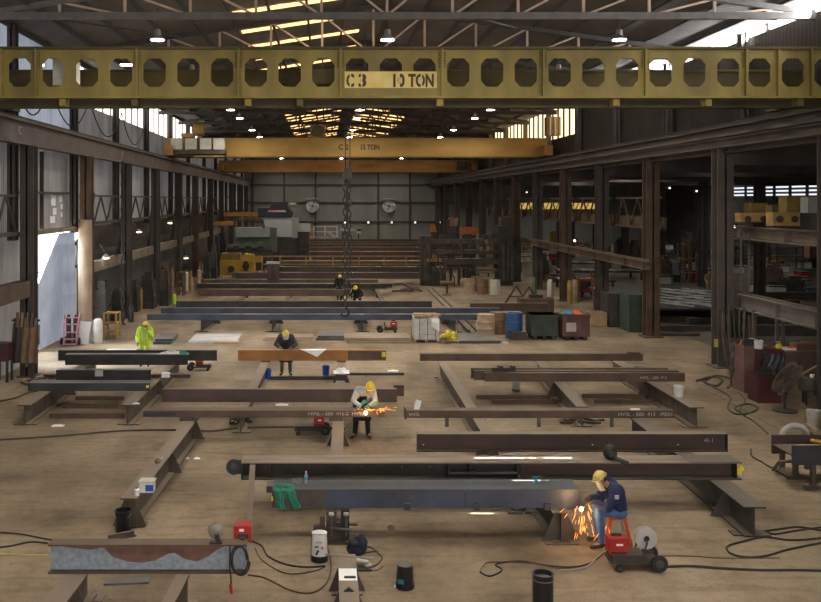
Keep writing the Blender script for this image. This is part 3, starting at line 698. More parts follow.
# ================================================================== TRESTLES (supports running along the hall)
HT = .6
def trestle(lab, x0, y0, x1, y1, w=.32, m='trestle', gussets=(0,1), feet=(.03,.97), foot=True, h=HT, tw=None, z0=0.0):
    t = thing('support_trestle', lab, 'trestle', (x0,y0,z0), 'steel trestles carrying the girders')
    d = Vector((x1-x0,y1-y0,0)); ln = d.length; d.normalize(); n = Vector((d.y,-d.x,0)); o = Vector((x0,y0,z0))
    def slab(mb, a0,a1,c0,c1,z0,z1):
        vs = [o+d*a+n*c+Vector((0,0,z)) for z in (z0,z1) for a,c in ((a0,c0),(a1,c0),(a1,c1),(a0,c1))]
        return mb.add(vs,[(3,2,1,0),(4,5,6,7),(0,1,5,4),(1,2,6,5),(2,3,7,6),(3,0,4,7)])
    mm = MT[m]
    slab(M(),0,ln,-w/2,w/2,h-.028,h).build('top_flange', mm, t)
    slab(M(),.02,ln-.02,-.014,.014,.04,h-.028).build('web', mm, t)
    slab(M(),0,ln,-w*.46,w*.46,.02,.045).build('bottom_flange', mm, t)
    for g in gussets:
        a = .06+(ln-.12)*g
        for sgn in (-1,1):
            mb = M(); vs = []
            for aa in (a-.01,a+.01):
                vs += [o+d*aa+n*(sgn*c)+Vector((0,0,z)) for c,z in ((.014,h-.03),(.014+w*.25,h-.03),(.014+w*.95,.03),(.014,.03))]
            mb.add(vs,[(0,1,2,3),(7,6,5,4),(0,4,5,1),(1,5,6,2),(2,6,7,3),(3,7,4,0)]); mb.build('gusset', mm, t)
    for g in feet:
        a = ln*g; slab(M(),a-.14,a+.14,-w*.85,w*.85,0,.022).build('foot_plate', mm, t)
    return t
trestle('long worn trestle with the white tub on its near end, left side of the floor',-3.88,17.8,-3.57,24.9,.34,gussets=(0,.5,.93))
trestle('trestle jutting toward the viewer under the left part of the zinc and rust girder',-4.0,12.6,-3.9,14.75,.36,gussets=(.6,))
trestle('narrow trestle under the right end of the zinc and rust girder',-2.32,12.9,-2.22,14.5,.2,gussets=(.5,))
trestle('dark heavy trestle running out past the yellow marked end of the long girder',8.26,17.3,8.5,24.9,.42,'trestled',gussets=(.14,.55))
trestle('trestle carrying the left end of the chalk marked joist right of centre',4.1,21.6,4.28,33.4,.3,gussets=(.1,))
trestle('trestle with flat pale top between the two right hand trestles',7.35,25.7,7.9,33.4,.34,gussets=(.5,))
trestle('right hand trestle with the white bucket on its top',10.58,25.6,10.75,33.6,.42,gussets=(.5,))
trestle('leftmost trestle, its near end open beside the left column',-8.66,25.9,-8.6,33.8,.4,gussets=(.5,))
trestle('trestle second from the left wall, end open beside the blue grey girder',-5.69,25.9,-5.5,33.9,.38,gussets=(.5,))
trestle('trestle under the left half of the brown girder, by the left blue bucket',-2.35,25.0,-2.15,33.5,.3,gussets=(.5,))
trestle('pale topped trestle under the grinding worker\'s girders, in front of the welder cart',.22,18.95,.5,29.4,.3,gussets=(.45,))
trestle('pale topped trestle with the white cloth on its end, under the orange girder',.55,30.4,.6,33.4,.3,gussets=(.5,))
trestle('bottom centre trestle with the white sheet taped on its top',.36,12.4,.36,15.0,.30,gussets=(.62,.98))
trestle('dark trestle with wide gussets at the seated welder\'s feet',4.48,17.0,4.4,19.9,.36,'trestled',gussets=(.02,))
trestle('low trestle under the left end of the two long blue grey beams',-6.1,44.3,-5.6,50,.4,'trestled',gussets=(.5,))
trestle('low trestle under the two blue grey beams left of the wrapped bale',1.85,44.3,1.9,50,.4,'trestled',gussets=(.5,))
trestle('low trestle under the blue grey beams right of the wrapped bale',6.4,44.2,6.6,50,.4,'trestled',gussets=(.5,))
trestle('low trestle under the blue grey beams behind the standing worker',-2.6,44.3,-2.5,50,.4,'trestled',gussets=(.5,))

trestle('low trestle under the brown girder behind the pale drums',9.6,46.8,9.65,49.5,.4,'trestled',gussets=(.5,))

# ================================================================== GIRDERS (lying across the hall)
def girder(lab, u0, u1, vb, h, depth, m, z0=HT, style='I', cat='girder', tf=.025, top=None, bot=None, xs=None, Y=None, name='steel_girder', group=None, tilt=0):
    if Y is None: Y = F*(H-z0)/(vb-V0)
    x0, x1 = xs or (X(u0,Y), X(u1,Y))
    g = thing(name, lab, cat, ((x0+x1)/2, Y+depth/2, z0), group)
    mm = MT[m]; yw = Y+depth/2 if style=='I' else Y+.012
    M().box(x0,x1,Y,Y+depth,z0+h-tf,z0+h).build('top_flange', MT[top] if top else mm, g)
    M().box(x0+.004,x1-.004,yw-.012,yw+.012,z0+tf,z0+h-tf).build('web', mm, g)
    M().box(x0,x1,Y,Y+depth,z0,z0+tf).build('bottom_flange', MT[bot] if bot else mm, g)
    if tilt: g.rotation_euler = (0,0,tilt)
    return g, x0, x1, Y
def stiff(g, x, Y, depth, z0, h, m, tf=.025, name='stiffener', th=.02):
    return M().box(x-th/2,x+th/2,Y+.01,Y+depth/2-.01,z0+tf,z0+h-tf).build(name, m, g)
# B1 zinc and rust girder, foreground left
g,x0,x1,Y = girder('short girder with a blue zinc web and wavy red rust edge, foreground left',48,247,574,.46,.26,'rustgrey',style='I',top='brown',bot='brown')
mb = M()
def rustedge(t):
    q = [(0,.0),(.1,.03),(.2,.05),(.28,.02),(.33,.14),(.42,.2),(.5,.215),(.58,.19),(.66,.1),(.7,.09),(.76,.17),(.83,.2),(.9,.13),(.95,.05),(1,0)]
    for i in range(len(q)-1):
        if q[i][0] <= t <= q[i+1][0]: return q[i][1]+(q[i+1][1]-q[i][1])*(t-q[i][0])/(q[i+1][0]-q[i][0])
    return 0
n = 60; xa, xb = x0+.1, x1-.35; yw = Y+.13-.0135
zt = HT+.46-.03
vs = []
for i in range(n+1):
    x = xa+(xb-xa)*i/n; vs += [(x,yw,zt),(x,yw,zt-.03-rustedge(i/n)*1.25)]
mb.add(vs,[(2*i,2*i+1,2*i+3,2*i+2) for i in range(n)]); mb.build('rust_stain', MT['redrust'], g)
M().box(x1-.012,x1,Y+.02,Y+.24,HT+.02,HT+.44).build('end_plate', MT['rustgrey'], g)
# B2 long built-up girder with yellow end mark
g,x0,x1,Y = girder('longest dark built-up girder with a yellow painted right end, across the foreground',241,742,480,.37,.55,'black',top='flange',bot='trestled')
for u in (241.5,270,449,470,518,737): stiff(g,X(u,Y),Y,.55,HT,.37,MT['black'])
M().box(X(523,Y),x1-.05,Y+.24,Y+.262,HT+.03,HT+.34).build('web_panel', MT['maroonsteel'], g)
M().box(X(449,Y),X(518,Y),Y+.03,Y+.24,HT+.12,HT+.15).build('shelf_plate', MT['plate'], g)
M().box(X(690,Y),x1-.01,Y+.0,Y+.55,HT+.371,HT+.376).build('splice_plate', MT['trestled'], g)
mb = M(); mb.lathe((X(233,Y),Y+.2,HT+.21),[(.01,0),(.17,.01),(.17,.04),(.01,.05)],18,'Y'); mb.box(X(233,Y),x0+.02,Y+.2,Y+.25,HT+.06,HT+.36); lug = mb.build('lug_plate', MT['blueb'], g)
mb = M(); mb.lathe((X(233,Y),Y+.19,HT+.23),[(.06,0),(.06,.01)],12,'Y'); mb.build('pin_hole', MT['plate'], lug)
mb = M(); mb.obox((x1-.02,Y+.03,HT+.2),.07,.03,.20,ry=.2); mb.obox((x1-.02,Y+.028,HT+.2),.16,.03,.07,ry=-.3); mb.build('yellow_paint_mark', MT['yellow'], g)
for u in (362,403,431,697,715): M().lathe((X(u,Y),Y+.235,HT+.2),[(.02,0),(.02,.02)],10,'Y').build('bolt_hole', MT['plate'], g)
# B3 blue girder
g,x0,x1,Y = girder('blue grey girder with a green jacket hung over its left end',272,580,508,.355,.62,'blue',style='C',top='bluetop')
M().box(x0,x0+1.02,Y-.004,Y+.002,HT+.02,HT+.335).build('bare_steel_panel', MT['steel'], g)
M().box(x0-.12,x0,Y+.2,Y+.55,HT+.23,HT+.35).build('end_tab', MT['trestled'], g)
M().box(x0-.012,x0+.02,Y-.02,Y+.01,HT+.14,HT+.22).build('yellow_paint_mark', MT['yellow'], g)
for u in (407,476,547): M().box(X(u,Y)-.06,X(u,Y)+.06,Y-.07,Y,HT-.02,HT+.1).build('clip_angle', MT['blueb'], g)
M().box(X(464,Y),X(466,Y),Y-.012,Y,HT+.05,HT+.3).build('splice_bar', MT['blueb'], g)
# B4
g,x0,x1,Y = girder('maroon brown girder standing behind the longest girder, right of centre',417,728,452,.42,.26,'maroonsteel',top='trestle')
M().box(x1-.012,x1,Y+.01,Y+.25,HT+.02,HT+.40).build('end_plate', MT['blueb'], g)
for u in (424,680,594): M().lathe((X(u,Y),Y+.112,HT+.14),[(.02,0),(.02,.01)],8,'Y').build('bolt_hole', MT['palegrey'], g)
M().text('45 1',(X(706,Y),Y+.112,HT+.2),.13,(1,0,0),(0,0,1),.001).build('chalk_marking', MT['chalk'], g)
# B5 chalk joist
g,x0,x1,Y = girder('long flat joist with chalk writing near its right end',405,674,418,.20,.36,'brown',style='C')
M().text('HVSL - 500  413  -M001',(X(618,Y),Y-.003,HT+.055),.135,(1,0,0),(0,0,1),.001,1.12).build('chalk_marking', MT['chalk'], g)
M().box(x0-.01,x0+.03,Y-.03,Y+.34,HT-.03,HT+.26).build('end_plate', MT['trestled'], g)
M().text('HVSL',(X(409,Y),Y-.003,HT+.055),.13,(1,0,0),(0,0,1),.001).build('chalk_marking', MT['chalk'], g)
M().box(X(632,Y),X(641,Y),Y+.06,Y+.14,HT+.2,HT+.225).build('white_tag', MT['paper'], g)
for u in (447,539,612): M().box(X(u,Y)-.05,X(u,Y)+.05,Y+.02,Y+.04,HT-.25,HT).build('hanging_clip', MT['plate'], g)
# B6 grinder's joist
g,x0,x1,Y = girder('long joist with chalk writing that the worker in the grey shirt is cutting',143,385,417,.17,.38,'brown',z0=.72,style='C')
M().text('HVSL - 500  416-2  HVSL',(X(308,Y),Y-.003,.765),.125,(1,0,0),(0,0,1),.001,1.15).build('chalk_marking', MT['chalk'], g)
for xx in (-3.7,.3): M().box(xx-.18,xx+.18,Y+.05,Y+.33,HT,.72).build('packing_block', MT['trestle'], g)
M().box(X(144,Y),X(176,Y),Y-.004,Y,.74,.85).build('blue_mill_patch', MT['blueb'], g)
# B7
g,x0,x1,Y = girder('dark brown girder with a hole row, just behind the cutting worker',162,397,402,.37,.22,'maroonsteel',style='C')
M().box(X(330,Y),x1-.01,Y-.003,Y+.01,HT+.03,HT+.34).build('brown_mill_patch', MT['brown'], g)
for u in (281,334,383): M().lathe((X(u,Y),Y-.006,HT+.28),[(.02,0),(.02,.01)],8,'Y').build('bolt_hole', MT['dark'], g)
# B8 group on the left trestles
g,x0,x1,Y = girder('lowest blue black girder of the left stack, nearest the viewer',28,150,391,.24,.5,'blueb',style='C')
M().box(x1-.12,x1-.03,Y-.01,Y,HT+.1,HT+.18).build('yellow_tag', MT['yellow'], g)
g,x0,x1,Y = girder('black girder with a pale label, second of the left stack',56,151,380,.36,.3,'black',style='C',Y=29.3)
M().box(X(95,Y),X(103,Y),Y-.01,Y,HT+.16,HT+.36).build('paper_label', MT['palegrey'], g)
g,x0,x1,Y = girder('thin steel bar poking out left behind the black girder of the left stack',43,190,376,.12,.2,'brown',Y=29.8)
M().box(X(161.5,Y),X(169.5,Y),Y-.02,Y+.2,HT+.02,HT+.16).build('paper_label', MT['paper'], g)
g,x0,x1,Y = girder('dark girder with a bright top edge in front of the hi-vis worker',65,188,365,.38,.3,'black',style='C',top='plate')
girder('dark girder with a white paper on top, closest to the hi-vis worker',58,217,359.8,.38,.26,'black',style='C',Y=33.05)
# B10 orange
g,x0,x1,Y = girder('orange rusty girder with a yellow end that the shielded worker leans on',238,386,359.6,.38,.28,'orange',z0=.66,style='C',Y=32.7)
M().box(X(348,Y),x1,Y-.004,Y,.69,1.01).build('dark_web_patch', MT['brown'], g)
M().box(x1-.15,x1-.02,Y-.012,Y-.004,.8,.98).build('yellow_paint_mark', MT['yellow'], g)
for xx in (-2.15,.6): M().box(xx-.16,xx+.16,Y+.02,Y+.26,HT,.66).build('packing_block', MT['trestle'], g)
# B11, B12
g,x0,x1,Y = girder('farthest brown joist of the right hand trestles, long and single',420,643,361,.26,.24,'brown',style='C',Y=33.0)
M().box(x1-.5,x1-.1,Y,Y+.24,HT+.26,HT+.31).build('end_cleat', MT['brown'], g)
for k,(u0,u1,vb,dz,hh) in enumerate(((485,685,381.3,0,.27),(474,679,378,0,.30),(471,668,374.5,0,.33))):
    yy = 29.25+.26*k
    g,_,x1,Y = girder('brown channel in the right hand bundle, %s from the viewer'%ORD[k],u0,u1,vb,hh,.22,'brown',style='C',Y=yy,group='brown channels on the right trestles')
    if k == 0: M().text('HVSL - 500  P12',(X(640,Y),Y-.003,HT+.08),.13,(1,0,0),(0,0,1),.001).build('chalk_marking', MT['chalk'], g)
# rods between trestles
def rod(lab, u0, u1, v, z=.1, r=.05, m='brown'):
    p, q = P(u0,v,z), P(u1,v,z)
    mb = M(); mb.box(p.x,q.x,p.y-r,p.y+r,0,z+.03); solo('floor_bar', mb, MT[m], lab, 'bar', 'loose bars lying between the trestles')
rod('thin bar on the floor between the two leftmost trestles, farthest',76,124,397)
rod('thin bar on the floor between the two leftmost trestles, middle one',62,118,405)
rod('thick bar on the floor between the two leftmost trestles, nearest',50,124,414,.12,.07)
rod('upper floor bar behind the small pale bucket, right of centre',476,550,396)
rod('lower floor bar behind the chalk marked joist, right of centre',492,562,400.5)
rod('upper floor bar reaching the right hand bucket trestle',583,648,395)
rod('lower floor bar reaching the right hand bucket trestle',594,655,400)
rod('long thin bar on the floor right of the blue bucket',346,404,373.5,.06,.05,'steel')
rod('long dark bar on the floor between the two blue buckets',270,336,377,.1,.05,'steel')
# middle distance beams
def far(lab, u0, u1, vb, h, depth, m, z0=HT, style='C', top=None, Y=None, n=1, gap=.75, lab2=None):
    r = girder(lab,u0,u1,vb,h,depth,m,z0=z0,style=style,top=top,Y=Y)
    for q in range(1,n):
        mm = ('brown','steel','maroonsteel','trestle')[(q+int(vb))%4]
        girder((lab2 or lab)+', %s behind'%ORD[q-1],u0,u1,vb,h-.06*q,depth,mm,z0=z0,style=style,Y=r[3]+gap*q,xs=(r[1]+.4*math.sin(q*3+vb),r[2]+.5*math.sin(q*2+vb)))
    return r
far('nearest of the two long blue grey beams in mid hall',147,485,320,.27,.35,'blue',top='blueb')
far('second long blue grey beam in mid hall, just behind the first',161,500,313.4,.27,.35,'blue',top='blueb')
g,x0,x1,Y = far('black girder lying just behind the long blue grey beams',176,432,308.2,.39,.3,'black',Y=49.0)
far('brown girder right of the blue grey beams, behind the pale drums',470,548,314,.4,.3,'maroonsteel',Y=47.9)
far('brown girder with a blanket on it between the two dark dressed workers',200,346,296,.40,.35,'brown',z0=.45,n=2,lab2='girder behind the blanket one')
far('grey brown girder reaching farther right behind the dark dressed workers',196,387,289.2,.36,.5,'steel',z0=.45,style='I',n=3,lab2='girder right behind the dark dressed workers')
far('steel girder behind the upright stub post, long',203,378,284.6,.37,.4,'trestle',z0=.45,n=3,lab2='girder behind the upright stub post')
far('wide brown girder crossing behind the standing dark worker',235,419,278.8,.48,.5,'maroonsteel',z0=.45,n=3,lab2='girder behind the wide brown one')
far('dark girder with light top edge, next beyond the wide brown one',281,430,272.3,.44,.5,'steel',z0=.45,n=3,lab2='girder behind the light edged one')
k = 0
for vb,u0,u1,m,h in ((266,282,424,'brown',.42),(261.3,312,424,'steel',.45),(256.6,300,424,'maroonsteel',.5),(251.6,302,424,'brown',.5),(248.5,304,424,'steel',.52),(246,304,425,'brown',.55),(243.6,304,424,'steel',.6)):
    u1 = min(490, U0+14.2*F/(F*5.9/(vb-V0)))
    far('girder at the front of the %s far stock row'%ORD[k],u0,u1,vb,h,.7,m,z0=.6,n=4,gap=1.3,lab2='girder in the %s far stock row'%ORD[k]); k += 1
for k in range(5):
    x = -1.3+k*3.4
    t = thing('stock_rack', 'long floor rack under the far stored girders, %s from the left'%ORD[k], 'rack', (x,95,0))
    M().box(x-.15,x+.15,79.6,126.5,.45,.6).build('rail', MT['darkb'], t)
    for j in range(8): M().box(x-.12,x+.12,79.8+j*6.6,80.1+j*6.6,0,.45).build('post', MT['darkb'], t)
for k in range(4):
    x = -5.2+k*2.9
    t = thing('stock_rack', 'low floor rack under the nearer mid hall girder rows, %s from the left'%ORD[k], 'rack', (x,63,0))
    M().box(x-.13,x+.13,54.2,79.3,.32,.45).build('rail', MT['darkb'], t)
    for j in range(5): M().box(x-.1,x+.1,54.5+j*5.2,54.8+j*5.2,0,.32).build('post', MT['darkb'], t)
# yellow guard rail
t = thing('guard_rail', 'long yellow guard rail in front of the far stored girders', 'rail', (0,81,0))
yy = 78.0
M().box(X(262,yy),X(428,yy),yy-.04,yy+.04,1.55,1.68).build('top_rail', MT['yelold'], t)
M().box(X(262,yy),X(428,yy),yy-.03,yy+.03,.9,.98).build('mid_rail', MT['yelold'], t)
for u in (262,280,306,333,359,384,406,428): M().box(X(u,yy)-.06,X(u,yy)+.06,yy-.05,yy+.05,0,1.6).build('post', MT['yelold'], t)
# upright stub
p = P(273,291.8)
t = thing('steel_stub', 'brown steel stub standing upright with a pale cap in the far left stock', 'post', p)
mb = M(); hcol(mb,p.x,p.y,0,2.0,.85,.6,.05); mb.build('shaft', MT['maroonsteel'], t)
M().box(p.x-.45,p.x+.45,p.y-.32,p.y+.3,2.0,2.13).build('pale_cap', MT['palegrey'], t)
# side beams of the right hand column row
def ibeamY(lab, x, y0, y1, z0, h, w, m, name='side_girder', rail=False):
    g = thing(name, lab, 'girder', (x,(y0+y1)/2,z0))
    M().box(x-w/2,x+w/2,y0,y1,z0+h-.04,z0+h).build('top_flange', MT[m], g)
    M().box(x-.02,x+.02,y0,y1,z0+.04,z0+h-.04).build('web', MT[m], g)
    M().box(x-w/2,x+w/2,y0,y1,z0,z0+.04).build('bottom_flange', MT[m], g)
    if rail: M().box(x-.05,x+.05,y0,y1,z0+h,z0+h+.08).build('rail', MT['trestle'], g)
    for k in range(int((y1-y0)/2.6)): M().box(x-w/2+.02,x-.02,y0+.6+k*2.6,y0+.63+k*2.6,z0+.04,z0+h-.04).build('stiffener', MT[m], g)
    return g
ibeamY('rust brown girder bolted along the right columns at head height, mid hall',15.1,41.8,69.5,3.22,.4,.3,'colb',rail=True)
ibeamY('pale grey side girder nearest the viewer on the right, at head height',16.1,26,34.8,2.3,.58,.42,'greybeam',rail=True)
ibeamY('upper tan grey side girder on the right that carries the yellow carriage',16.5,26,36.0,4.95,.52,.6,'tanbeam')
for k,y in enumerate((27.5,35.1)):
    for z,xx in ((2.3,16.1),(4.95,16.5)):
        struct('bracket_beam', M().box(15.6,xx+.25,y-.12,y+.12,z-.16,z), MT['col'], ['near','next'][k]+(' lower' if z<3 else ' upper')+' bracket carrying a side girder on the right columns','bracket')
# ================================================================== SMALL THINGS
def bucket(lab, p, r0, r1, h, m, base=None, handle=True, cat='bucket', lid=None, name='plastic_bucket', open_top=True, inner=None):
    """r0 bottom radius, r1 top radius"""
    t = thing(name, lab, cat, p); x,y,z = p
    mb = M()
    prof = [(r0*.96,0),(r0,.01),(r1,h-.02),(r1*1.05,h-.02),(r1*1.05,h)]
    if open_top: prof += [(r1*.93,h),(r1*.9,h-.06),(r0*.9,.05)]
    else: prof += [(r1*.3,h)]
    mb.lathe((x,y,z),prof,22); mb.build('tub', MT[m], t, True)
    if base: M().lathe((x,y,z),[(r0*1.04,.0),(r0*1.06,.01),(r0*1.02,h*.22),(r0*.9,h*.22)],22).build('skirt', MT[base], t, True)
    if lid: M().lathe((x,y,z+h),[(r1*1.06,-.03),(r1*1.06,.015),(r1*.5,.02)],22).build('lid', MT[lid], t, True)
    if handle:
        pts = [(x+r1*1.06*math.cos(PI*q/8), y-r1*.35*math.sin(PI*q/8)-r1*.4, z+h-.04-.12*math.sin(PI*q/8)) for q in range(9)]
        M().tube(pts,.006,5).build('handle', MT['greycable'], t)
    return t
p = P(405,587); t = bucket('black upside down bucket on the floor near the bottom centre',p,.155,.13,.38,'bucket','bucket',False,open_top=False,inner=1)
M().lathe((p.x,p.y,.372),[(.118,0),(.118,.012)],20).build('bottom_disc', MT['bucketrim'], t)
M().obox((p.x-.08,p.y-.13,.14),.1,.012,.07,rz=-.5).build('teal_sticker', MT['teal'], t)
p = P(319.5,560); t = bucket('white upside down bucket with a black base, left of the bottom centre trestle',p,.152,.13,.50,'white','bucket',False,open_top=False)
M().obox((p.x-.01,p.y-.142,.37),.13,.008,.03).build('printed_text_band', MT['palegrey'], t); M().obox((p.x+.05,p.y-.144,.27),.04,.008,.045).build('red_label_mark', MT['redorange'], t)
M().obox((p.x-.04,p.y-.148,.19),.035,.008,.09,ry=.5).build('dark_label_mark', MT['navy'], t); M().obox((p.x-.05,p.y-.145,.29),.07,.008,.03).build('green_label_mark', MT['olivecloth'], t)
p = P(543,611); p.z = 0
t = thing('steel_drum', 'open black drum cut off by the bottom edge, right of the black bucket', 'drum', p)
M().lathe(p,[(.165,0),(.165,.58),(.175,.585),(.175,.60),(.15,.60),(.15,.05)],24).build('shell', MT['bucket'], t, True)
M().lathe(p,[(.17,.50),(.175,.51),(.17,.52)],24).build('rib', MT['bucketrim'], t); M().lathe(p,[(.145,.51),(.145,.515)],20).build('contents', MT['tandark'], t)
p = P(123,531); t = bucket('black drum behind the near end of the long left trestle',p,.15,.16,.42,'bucket',None,True)
p = P(145,500,.6); p = Vector((-3.6,18.25,.6)); 
t = thing('paint_tub', 'white square paint tub with blue label on the long left trestle', 'tub', p)
M().prism([(p.x-.14,p.y-.12),(p.x+.14,p.y-.12),(p.x+.14,p.y+.12),(p.x-.14,p.y+.12)],.6,.80,'Z').build('tub', MT['white'], t); M().box(p.x-.16,p.x+.16,p.y-.14,p.y+.14,.80,.83).build('lid', MT['cream'], t)
M().box(p.x-.02,p.x+.142,p.y-.124,p.y-.118,.63,.76).build('blue_label', MT['bluebox'], t)
p = Vector((-3.76,17.98,.6)); t = thing('spray_can', 'small white can in front of the white paint tub', 'can', p)
M().lathe(p,[(.05,0),(.05,.12),(.03,.14)],14).build('can_body', MT['white'], t, True); M().lathe(p+Vector((0,0,.14)),[(.03,0),(.03,.03)],10).build('cap', MT['teal'], t)
p = Vector((-3.75,20.2,.6)); t = thing('glove_pile', 'crumpled pale glove on the left edge of the long left trestle', 'glove', p)
M().ell(p+Vector((0,0,.05)),.07,.16,.05).build('palm', MT['leather'], t, True)
for i in range(4): M().caps(p+Vector((-.05+.03*i,.1,.05)),p+Vector((-.06+.04*i,.26,.03+.02*(i%2))),.018,.014,6).build('finger', MT['palegrey'], t, True)
# blue buckets etc on floor
bucket('right blue bucket on the floor under the orange girder',P(326,375),.12,.14,.34,'bluebox','bluebox',True)
bucket('left blue bucket on the floor beside the shielded worker',P(267,379.5),.14,.16,.38,'bluebox',None,True)
bucket('white bucket on top of the right hand trestle',Vector((10.62,27.0,.6)),.13,.15,.33,'white',None,True)
bucket('small pale bucket on the floor below the brown channels',P(516,391),.14,.15,.36,'palegrey','bucketrim',True)
bucket('white bucket half hidden under the left end of the chalk joist',Vector((4.02,23.6,.6)) if False else P(481,429),.15,.16,.4,'white',None,True)
p = P(390,510); 
solo('steel_nut', M().lathe(P(391,529),[(.06,0),(.06,.07),(.03,.07),(.03,.01)],6), MT['tandark'], 'small rusty nut alone on the floor below the blue girder', 'nut')
# bottles on the blue girder
p = Vector((X(306,17.6),17.62,.955)); t = thing('water_bottle','clear water bottle with blue label standing beside the green jacket','bottle',p)
M().lathe(p,[(.033,0),(.036,.02),(.036,.16),(.016,.2),(.016,.22)],14).build('bottle_body', MT['bottle'], t, True); M().lathe(p,[(.037,.07),(.037,.12)],14).build('label_band', MT['teal'], t); M().lathe(p,[(.018,.21),(.018,.235)],10).build('cap', MT['white'], t)
p = Vector((X(535.5,17.65),17.6,.955)); t = thing('torch_tip_cleaner','small teal tool standing on the right part of the blue girder','tool',p)
M().lathe(p,[(.03,0),(.03,.13),(.02,.15)],12).build('tool_body', MT['teal'], t, True); M().box(p.x-.08,p.x+.08,p.y-.02,p.y+.02,.13+.955,.15+.955).build('cross_bar', MT['teal'], t)
# green jacket hung on B3
p = Vector((-.72,17.2,.95))
t = thing('work_jacket','green welding jacket draped over the left end of the blue girder','jacket',p)
def leg(t_, x0a, x1a, x0b, x1b, ph, n):
    def dr(u,v):
        s = v*.62
        if s < .2: y, z, q = 17.42-s*1.02, .968+.012*math.sin(9*u+ph), 0
        else: q = (s-.2)/.42; y, z = 17.20-.05*math.sin(PI*u)-.015*math.sin(13*u+3*v+ph), .968-(s-.2)*.86
        xa = x0a+(x0b-x0a)*q; xb = x1a+(x1b-x1a)*q
        return (xa+(xb-xa)*u+.012*math.sin(14*v+ph), y, z+.006*math.sin(17*u))
    return M().grid(dr,12,14).build(n, MT['greenjk'], t_, True)
leg(t,-.985,-.80,-.91,-.765,0,'sleeve'); leg(t,-.83,-.585,-.63,-.455,2,'sleeve')
M().ell((-.80,17.38,.985),.2,.1,.035).build('collar', MT['greenjk'], t, True)
p = Vector((X(297,17.6),17.6,.955)); 
pts = [(p.x+math.cos(a)*(.09+.01*(a%1)), p.y+math.sin(a)*.07, .97+.004*a) for a in [i*.45 for i in range(46)]]
solo('cable_coil', M().tube(pts,.008,5), MT['greycable'], 'small pale cable coil beside the green jacket', 'coil')
# leaning flat bar
p, q = P(249,528), Vector((X(252,18.93),18.93,.93))
solo('flat_bar', M().obox((p+q)/2,.12,.02,(q-p).length,0,-math.atan2(q.y-p.y,q.z)), MT['trestle'], 'flat steel bar leaning upright against the left end of the longest girder', 'bar')
# clamp stand under B3
p = Vector((.28,17.25,0)); t = thing('clamp_stand','dark stand of clamps and jacks under the left part of the blue girder','stand',p)
M().box(-.02,.6,16.95,17.35,0,.05).build('base', MT['darkb'], t); M().box(.02,.22,17.05,17.3,.05,.598).build('post', MT['darkb'], t); M().box(.3,.46,17.1,17.3,.05,.598).build('post', MT['dark'], t)
for xx in (.12,.4):
    M().tube([(xx,17.0,.15),(xx,17.0,.56)],.022,8).build('screw', MT['plate'], t); M().lathe((xx,17.0,.55),[(.05,0),(.05,.04)],10).build('jack_head', MT['palegrey'], t)
M().box(-.22,.02,17.08,17.2,.2,.29).build('clamp_arm', MT['darkb'], t); M().box(.46,.62,17.12,17.2,.3,.34).build('clamp_arm', MT['darkb'], t); M().box(-.1,.0,17.05,17.3,.05,.5).build('side_post', MT['darkb'], t); M().box(.22,.3,16.95,17.2,.05,.42).build('screw_block', MT['dark'], t); M().tube([(.08,16.9,.35),(.5,16.9,.3)],.03,8).build('cross_rod', MT['darkb'], t)
p = Vector((.55,16.3,0)); t = thing('tool_bag','dark navy tool bag with a tan flap in front of the clamp stand','bag',p)
M().ell((.58,16.45,.14),.2,.17,.14,14,8,Matrix.Rotation(.5,3,'Z')).ell((.66,16.4,.26),.12,.12,.14,12,8).build('pouch', mat('navy_black_cloth',(.022,.026,.05),(.012,.013,.022),.8,0,9), t, True); M().obox((.55,16.3,.3),.2,.14,.03,rz=.5,rx=.5).build('flap', MT['blackcloth'], t); M().tube(arc((.45,16.4,.25),(.76,16.4,.28),-.1),.014,6).build('strap', MT['charcoal'], t)
t = thing('angle_grinder','brass coloured grinder lying in front of the navy tool bag','grinder',(.45,16.05,0)); M().caps((.28,16.08,.07),(.56,16.0,.07),.055,.06,10).build('motor_body', MT['yelold'], t, True); M().caps((.58,16.0,.07),(.74,15.95,.08),.06,.04,10).build('gear_head', MT['alu'], t, True); M().lathe((.76,15.94,.03),[(.07,0),(.07,.02)],14).build('disc', MT['palegrey'], t)
# white sheet on S9
p = Vector((.36,14.1,.6)); t = thing('paper_sheet','white sheet lying on the bottom centre trestle','sheet',p)
M().box(.22,.50,13.95,14.4,.6,.606).build('page', MT['paper'], t)
solo('steel_ruler', M().box(.30,.48,14.02,14.07,.606,.625), MT['charcoal'], 'dark metal piece lying on the white sheet', 'ruler')
mb = M(); mb.prism([(.28,.6),(.44,.6),(.36,.66)],13.55,13.6)
solo('steel_offcut', mb, MT['dark'], 'small dark triangular offcut on the bottom centre trestle', 'offcut')
p = Vector((.25,15.3,0)); t = thing('welding_torch','pale handled welding torch lying across the far end of the bottom centre trestle','torch',(.3,14.9,.6))
M().tube([(.0,14.95,.615),(.3,14.88,.618),(.62,14.82,.615)],[.014,.017,.014],8).build('handle', MT['greycable'], t); M().tube([(.62,14.82,.615),(.75,14.8,.615),(.82,14.84,.60)],.012,6).build('nozzle', MT['alu'], t)
p = P(372,572); t = thing('welding_torch','black and brass torch lying on the floor right of the bottom centre trestle','torch',p)
M().tube([p+Vector((-.3,0,.03)),p+Vector((.0,.0,.03))],.022,8).build('handle', MT['rubber'], t); M().tube([p+Vector((0,0,.03)),p+Vector((.1,0,.03)),p+Vector((.2,.1,.06))],.012,6).build('nozzle', MT['tandark'], t)
solo('floor_bracket', M().obox((.12,15.35,.31),.3,.05,.02,.4).obox((.3,15.35,.29),.05,.35,.02,.4), MT['plate'], 'flat clamp bar lying at the far end of the bottom centre trestle', 'clamp') if False else None
